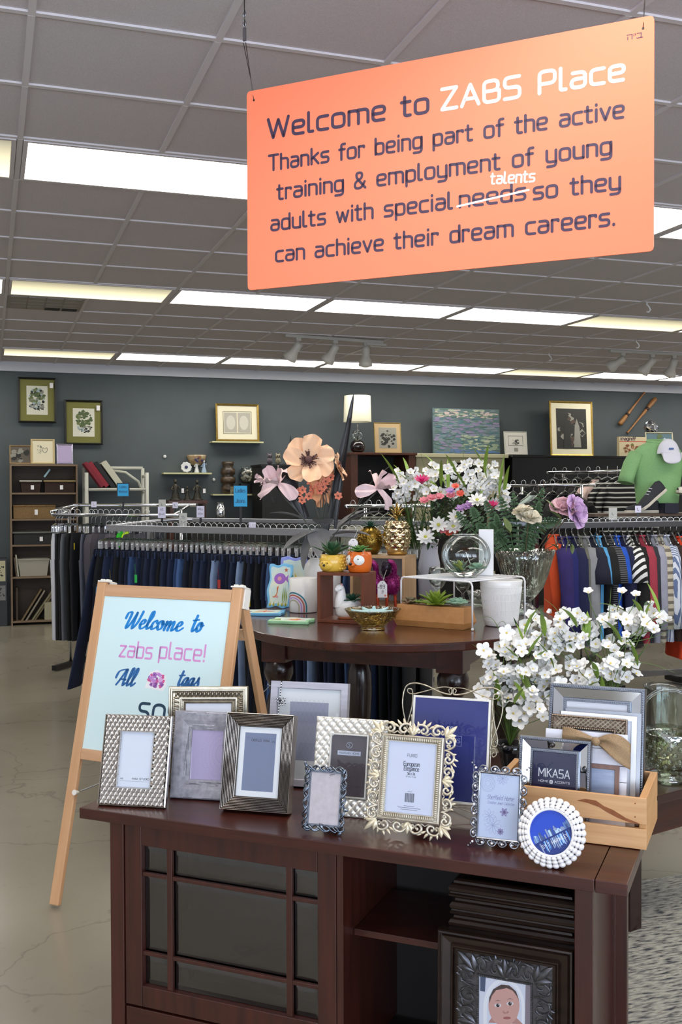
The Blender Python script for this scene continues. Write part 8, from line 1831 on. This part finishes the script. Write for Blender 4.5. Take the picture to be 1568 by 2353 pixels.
for o in bpy.data.objects:
    if o.name.startswith('stacked_jar'): o.location.y += .02
# dark statuettes on a brown stand, silver vase, dark cabinet
YC = 12.2; zst = on_y(430, 1150, YC).z; xa, xb = on_y(388, 1160, YC).x, on_y(478, 1160, YC).x
t = thing('wooden_stand', 'brown wooden stand with dark statuettes below the figurine shelf', 'stand', (xa, YC, 0)); MB().box(0, xb-xa, 0, .3, zst-.04, zst).build('top_board', W_brn, t)
for x in (.02, xb-xa-.06): MB().box(x, x+.04, .02, .28, 0, zst-.0405).build('leg', W_brn, t)
M_brz = mat('dark_bronze', '#2b2823', .4, .4, var=('#4a463c', 14, .3))
for px, h, lb in ((403, .30, 'tall dark bronze statuette with a white tag, left on the brown stand'), (430, .20, 'small dark dancer statuette in the middle of the brown stand'), (453, .29, 'dark bronze statuette on a round plinth, right on the brown stand')):
    t = figurine(lb, px, YC, zst, h*.86, M_brz, M_brz, .12, .2); b = MB(); b.lathe([(0, -.0), (h*.24, 0), (h*.24, h*.06), (0, h*.06)], 20); b.build('plinth', M_brz, t)
    if h > .25: b = MB(); b.box(h*.2, h*.2+.03, -h*.24-.002, -h*.24, h*.3, h*.48); b.build('tag', M_tag, t)
t = thing('silver_vase', 'polished silver vase standing below the cream shelves, left of the cyan sign', 'vase', (on_y(507, 1185, 11.6).x, 11.6, on_y(507, 1193, 11.6).z)); MB().lathe([(0, 0), (.045, 0), (.055, .02), (.06, .09), (.045, .15), (.036, .18), (.042, .19)], 28).build('vase', M_chrome, t)
zv = t.location.z; o = tag(MB().box(-.35, .55, -.12, .16, 0, zv-.001).build('side_table', mat('black_wood', '#100f0f', .5), loc=(t.location.x, t.location.y, 0)), 'low black side table under the silver vase', 'table')
t = thing('black_cabinet', 'plain black cabinet topped with small owls behind the flower urn', 'cabinet', (on_y(603, 1150, 11.9).x, 11.9, 0)); zc = on_y(640, 1072, 11.9).z; MB().box(0, .45, 0, .5, 0, zc).build('carcass', mat('black_wood'), t); MB().box(-.02, .47, -.02, .5, zc+.0005, zc+.025).build('top_board', mat('black_wood'), t)
for px, c, lb in ((620, '#6d6478', 'grey owl ornament on the black cabinet, left of its pair'), (639, '#b3a98c', 'cream owl ornament on the black cabinet, right of its pair')):
    t = thing('owl_ornament', lb, 'ornament', (on_y(px, 1060, 11.98).x, 11.98, zc+.0256)); m = mat('owl_'+c, c, .6, var=('#4a4438', 40, .3)); b = MB(); b.ball((0, 0, .045), (.036, .034, .046), 12, 9); b.ball((0, -.002, .098), (.033, .031, .03), 12, 9)
    for s in (-1, 1): b.ball((s*.02, 0, .125), (.008, .008, .016), 6, 5)
    b.build('body', m, t); b = MB()
    for s in (-1, 1): b.ball((s*.013, -.029, .103), (.009, .004, .009), 8, 6)
    b.build('eyes', M_black, t)
# ---- brown display cabinet, lamp and print
YD = 11.95; xa, xb = on_y(807, 1100, YD).x, on_y(955, 1100, YD).x; w = xb-xa; zt_ = on_y(880, 1040, YD).z
t = thing('display_cabinet', 'brown wooden cabinet with an open dark bay, carrying the drum-shade lamp', 'cabinet', (xa, YD, 0)); M_dk = mat('cabinet_dark', '#0e0a09', .6)
MB().box(-.02, w+.02, -.02, .55, zt_-.03, zt_).build('top_board', W_brn, t, bevel=.004)
for x in (0, w-.09): MB().box(x, x+.09, 0, .54, 0, zt_-.0305).build('side_panel', W_brn, t)
MB().box(.0905, w-.0905, .5, .54, 0, zt_-.0305).build('back_panel', M_dk, t); MB().box(.0905, w-.0905, .01, .499, .9, .93).build('shelf', W_brn, t); MB().box(.0905, w-.0905, .01, .499, .0, .1).build('plinth', W_brn, t)
q = on_y(912, 1150, YD+.2)
for px, h, r, lb in ((897, .12, .035, 'small dark figurine jar in the brown cabinet bay'), (918, .17, .06, 'white lidded china jar in the brown cabinet bay')):
    t2 = thing('china_jar', lb, 'jar', (on_y(px, 1110, YD+.12).x, YD+.15, on_y(px, 1108, YD+.12).z-.001)); MB().lathe([(0, 0), (r*.8, 0), (r, h*.3), (r, h*.7), (r*.6, h*.8), (r*.7, h*.84), (r*.3, h*.95), (0, h)], 20).build('jar', mat('dull_china', '#8d8c80', .5), t2)
    MB().box(-.0, .001, 0, .001, 0, .001)
zj = on_y(912, 1108, YD+.12).z-.002; MB().box(.0905, w-.0905, .05, .499, zj-.02, zj).build('shelf', mat('dark_glass_shelf', '#1a1614', .2), t)
t = thing('table_lamp', 'table lamp with a cream drum shade and stacked glass globe base on the brown cabinet', 'lamp', (on_y(822, 1030, YD+.2).x, YD+.2, zt_+.0006)); sc = 1.0
MB().lathe([(0, 0), (.05, 0), (.085, .03), (.098, .08), (.085, .13), (.05, .16), (0, .165)], 28).build('dark_globe', mat('dark_plum_glass', '#160b10', .06, coat=.6), t)
MB().lathe([(.03, .162), (.055, .18), (.072, .22), (.06, .26), (.03, .285)], 28).build('clear_globe', G_clear, t); b = MB(); b.tube([(0, 0, .16), (0, 0, .36)], .008, 8); b.build('stem', M_steel, t)
sz0 = on_y(822, 970, YD+.2).z-zt_; sz1 = on_y(822, 910, YD+.2).z-zt_; MB().lathe([(.175, sz0), (.165, sz1), (.163, sz1), (.172, sz0)], 48).build('drum_shade', mat('cream_linen', '#d2cfb8', .85, trans=.0), t)
t = on_top('pale framed print of a dark castle standing on the brown cabinet', (861, 961, 923, 1032), mat('pale_gilt', '#b39c63', .4, .4), .014, mat('tan_mat', '#b59b72', .7), .05, lambda b, w, h, o: ([setattr(b, 'm', 4), panel(b, -w/2, w/2, o, o+h, 0), blobs(b, 0, o+h*.45, w*.4, h*.4, 40, [3, 3, 4], 8, s=.3)]), PRN, 'framed_print', YD+.28, zt_, 'picture')
# ---- cream mantel with the pond canvas and a small framed card
YM = 12.1; xa, xb = on_y(957, 1060, YM).x, on_y(1160, 1060, YM).x; w = xb-xa; zm = on_y(1060, 1043, YM).z
t = thing('mantelpiece', 'cream fireplace mantel with a black arched opening behind the white bouquet', 'mantel', (xa, YM, 0))
MB().box(-.03, w+.03, -.06, .5, zm-.05, zm).build('mantel_shelf', M_crm, t, bevel=.006)
b = MB(); b.box(0, w*.16, 0, .48, 0, zm-.0505); b.box(w*.84, w, 0, .48, 0, zm-.0505)
ar = [(w*.16, zm-.33)]+[(w*.5-w*.34*cos(pi*k_/16), zm-.33+.22*sin(pi*k_/16)) for k_ in range(17)]+[(w*.84, zm-.0505), (w*.16, zm-.0505)]; b.slab(ar[:1]+ar[1:], 0, .1); b.build('surround', M_crm, t)
MB().box(w*.16, w*.84, .12, .14, 0, zm-.06).build('firebox', mat('firebox_black', '#070707', .7), t)
rnd = random.Random(12); x0, x1, z0, z1 = wrect(994, 935, 1147, 1041, YM+.3); w, h = x1-x0, z1-z0
t = thing('canvas_painting', 'unframed canvas of a misty green and violet lily pond on the mantel', 'painting', ((x0+x1)/2, YM+.26, zm+.0006), 0, None, -.06)
MB().box(-w/2, w/2, 0, .03, 0, h).build('canvas', mat('pond_canvas', '#66757f', .7, var=('#4e6a66', (5, 5, 6), .2)), t); b = MB(); cs = ['#6f7f86', '#7f7896', '#56706a', '#8a9a86', '#a9b09a', '#4d6f78', '#b9a9a6', '#54709c']
for k_ in range(640):
    x, z = rnd.uniform(-.47, .47)*w, rnd.uniform(.03, .97)*h; b.m = 7 if z < .1*h else (rnd.choice((2, 3, 3, 4, 5)) if (z < .42*h and x > -.1*w) else rnd.choice((0, 1, 1, 2, 5, 0)) if z < .8*h else rnd.choice((0, 3, 4, 6, 2))); r = rnd.uniform(.012, .034)
    face_poly(b, [(max(-w/2, min(w/2, x+r*1.6*cos(a_))), max(0, min(h, z+r*.45*sin(a_)))) for a_ in [j*.785 for j in range(8)]], -.0006-.00001*k_)
b.build('brush_strokes', [mat('pond_%d' % i, c, .7) for i, c in enumerate(cs)], t)
on_top('white bordered card frame with a small grey engraving, right end of the mantel', (1160, 992, 1212, 1046), mat('white_gloss', '#c9c8be', .5), .012, mat('white_card_mat', '#cfcdc4', .7), .05, lambda b, w, h, o: ([setattr(b, 'm', 3), ribbon(b, [(-w/2, o+.06), (w/2, o+.06), (w/2, o+h), (-w/2, o+h)], .004, -.0006, True), blobs(b, 0, o+h*.6, w*.3, h*.2, 20, [3, 4], 9, s=.4), setattr(b, 'm', 4), panel(b, -.03, .03, o-.02, o+.03, -.0006)]), PRN, 'framed_print', YM+.2, zm, 'picture')
# ---- piano with gilt portrait, game box and foil ball
YP = 12.0; xa, xb = on_y(1178, 1080, YP).x, on_y(1600, 1080, YP).x; w = xb-xa; zp = on_y(1330, 1047, YP).z
t = thing('upright_piano', 'black upright piano against the slate wall behind the dark clothes racks', 'piano', (xa, YP, 0)); M_pno = mat('piano_black', '#060607', .18, coat=.4)
MB().box(0, w, 0, .55, .55, zp-.03).build('case', M_pno, t); MB().box(-.02, w+.02, -.03, .56, zp-.0295, zp).build('lid', M_pno, t, bevel=.005); MB().box(0, w, -.22, -.001, .62, .72).build('key_slip', M_pno, t); MB().box(.02, w-.02, .1, .5, 0, .549).build('lower_panel', M_pno, t)
b = MB(); b.box(.03, w-.03, -.2, -.02, .7205, .735); b.build('keys', M_ivm, t)
for x in (.02, w-.08): MB().box(x, x+.06, -.2, -.14, 0, .6195).build('leg', M_pno, t)
fig = lambda b, w, h, o: ([setattr(b, 'm', 3), panel(b, -w/2, w/2, o, o+h, 0), blobs(b, 0, o+h*.5, w*.4, h*.42, 50, [3, 3, 6, 4], 21, s=.3), setattr(b, 'm', 3), face_poly(b, [(-w*.28, o), (-w*.02, o), (-w*.06, o+h*.6), (-w*.16, o+h*.8), (-w*.26, o+h*.6)], -.004), setattr(b, 'm', 4), face_poly(b, [(w*.06, o+.02), (w*.3, o+.02), (w*.26, o+h*.55), (w*.17, o+h*.75), (w*.1, o+h*.55)], -.0041)])
on_top('gilt framed dark print of two standing figures on the piano', (1265, 918, 1364, 1045), M_goldf, .032, M_ivm, .07, fig, PRN+[mat('print_umber', '#4b3a32', .6)], 'framed_print', YP+.35, zp, 'picture', -.06)
x0, x1, z0, z1 = wrect(1424, 1001, 1486, 1046, YP+.1); w, h = x1-x0, z1-z0
t = thing('game_box', 'board game box with a red stripe standing on the piano beside the green polo', 'game box', ((x0+x1)/2, YP+.1, zp+.0006)); MB().box(-w/2, w/2, 0, .06, 0, h).build('box_body', mat('game_cream', '#c4b694', .6), t)
b = MB(); panel(b, -w/2, w/2, h*.74, h*.78, -.0006); b.m = 1; blobs(b, 0, h*.35, w*.36, h*.24, 26, [1, 2, 3], 5, s=.5); b.build('cover_art', [mat('game_red', '#b5443c', .6), mat('game_brown', '#7d4a30', .6), mat('game_olive', '#6f6a34', .6), mat('game_tan', '#b98d62', .6)], t)
b = MB(); lettering(b, 'imaginiff', -w/2+.02, h*.82, .045, w=w*.55, weight=.2, y=-.0008); b.build('word', mat('game_ink', '#3a2440', .6), t)
t = thing('foil_ball', 'crumpled silver foil ball on top of the back wall frames by the bats', 'ornament', (on_y(1497, 1000, YP+.3).x, YP+.3, zp+.0006)); rnd = random.Random(3); zq = on_y(1497, 984, YP+.3).z-zp
b = MB(); b.ball((0, 0, zq), (.10, .09, .10), 18, 12); 
for i in range(len(b.v)): b.v[i] = b.v[i]+V((rnd.uniform(-1, 1), rnd.uniform(-1, 1), rnd.uniform(-1, 1)))*.014
b.sm = [False]*len(b.sm); b.build('foil', M_chrome, t); b = MB(); b.lathe([(0, 0), (.06, 0), (.05, .02), (.03, zq-.08)], 16); b.build('pedestal', M_steel, t)
on_top('cream framed picture half hidden behind the white cap', (1486, 990, 1549, 1046), mat('cream_gloss', '#b5b095', .5), .02, mat('teal_print', '#4c6670', .6), .0, lambda b, w, h, o: blobs(b, 0, o+h*.5, w*.4, h*.4, 14, [1, 4, 5], 6, s=.5), PRN, 'framed_print', YP+.12, zp, 'picture')
# ---- baseball bats on the wall
for (a, c, lb) in (((1482, 902), (1424, 976), 'wooden baseball bat mounted slanting on the wall, upper of the pair'), ((1442, 995), (1508, 915), 'wooden baseball bat mounted slanting on the wall, lower of the pair')):
    p, q = on_y(*a, YW-.05), on_y(*c, YW-.05); t = thing('baseball_bat', lb, 'baseball bat', p); d = q-p
    b = MB(); b.tube([d*u for u in (0, .02, .03, .35, .6, .85, .97, 1)], [.02, .02, .012, .014, .022, .033, .034, .02], 14); b.build('bat', wood('ash_wood', '#a06f3c', '#8a5b2e', (6, 6, 6), .4, .2), t)
    b = MB(); b.tube([d*.66, d*.72], [.0265, .0295], 14); b.build('brand_band', mat('bat_band', '#2f1c12', .5), t)
    b = MB()
    for u in (.25, .75): b.tube([d*u, d*u+V((0, .048, 0))], .006, 6)
    b.build('wall_peg', M_steel, t)
# white dots / hooks on the wall
for px, py, lb in ((379, 1049, 'round white hook on the slate wall left of the floral bowl'), (492, 1102, 'round white hook on the slate wall above the banded jar')):
    p = on_y(px, py, YW-.012); tag(MB().ball((0, 0, 0), (.02, .012, .02), 14, 8).build('wall_hook', M_por, loc=p), lb, 'hook')
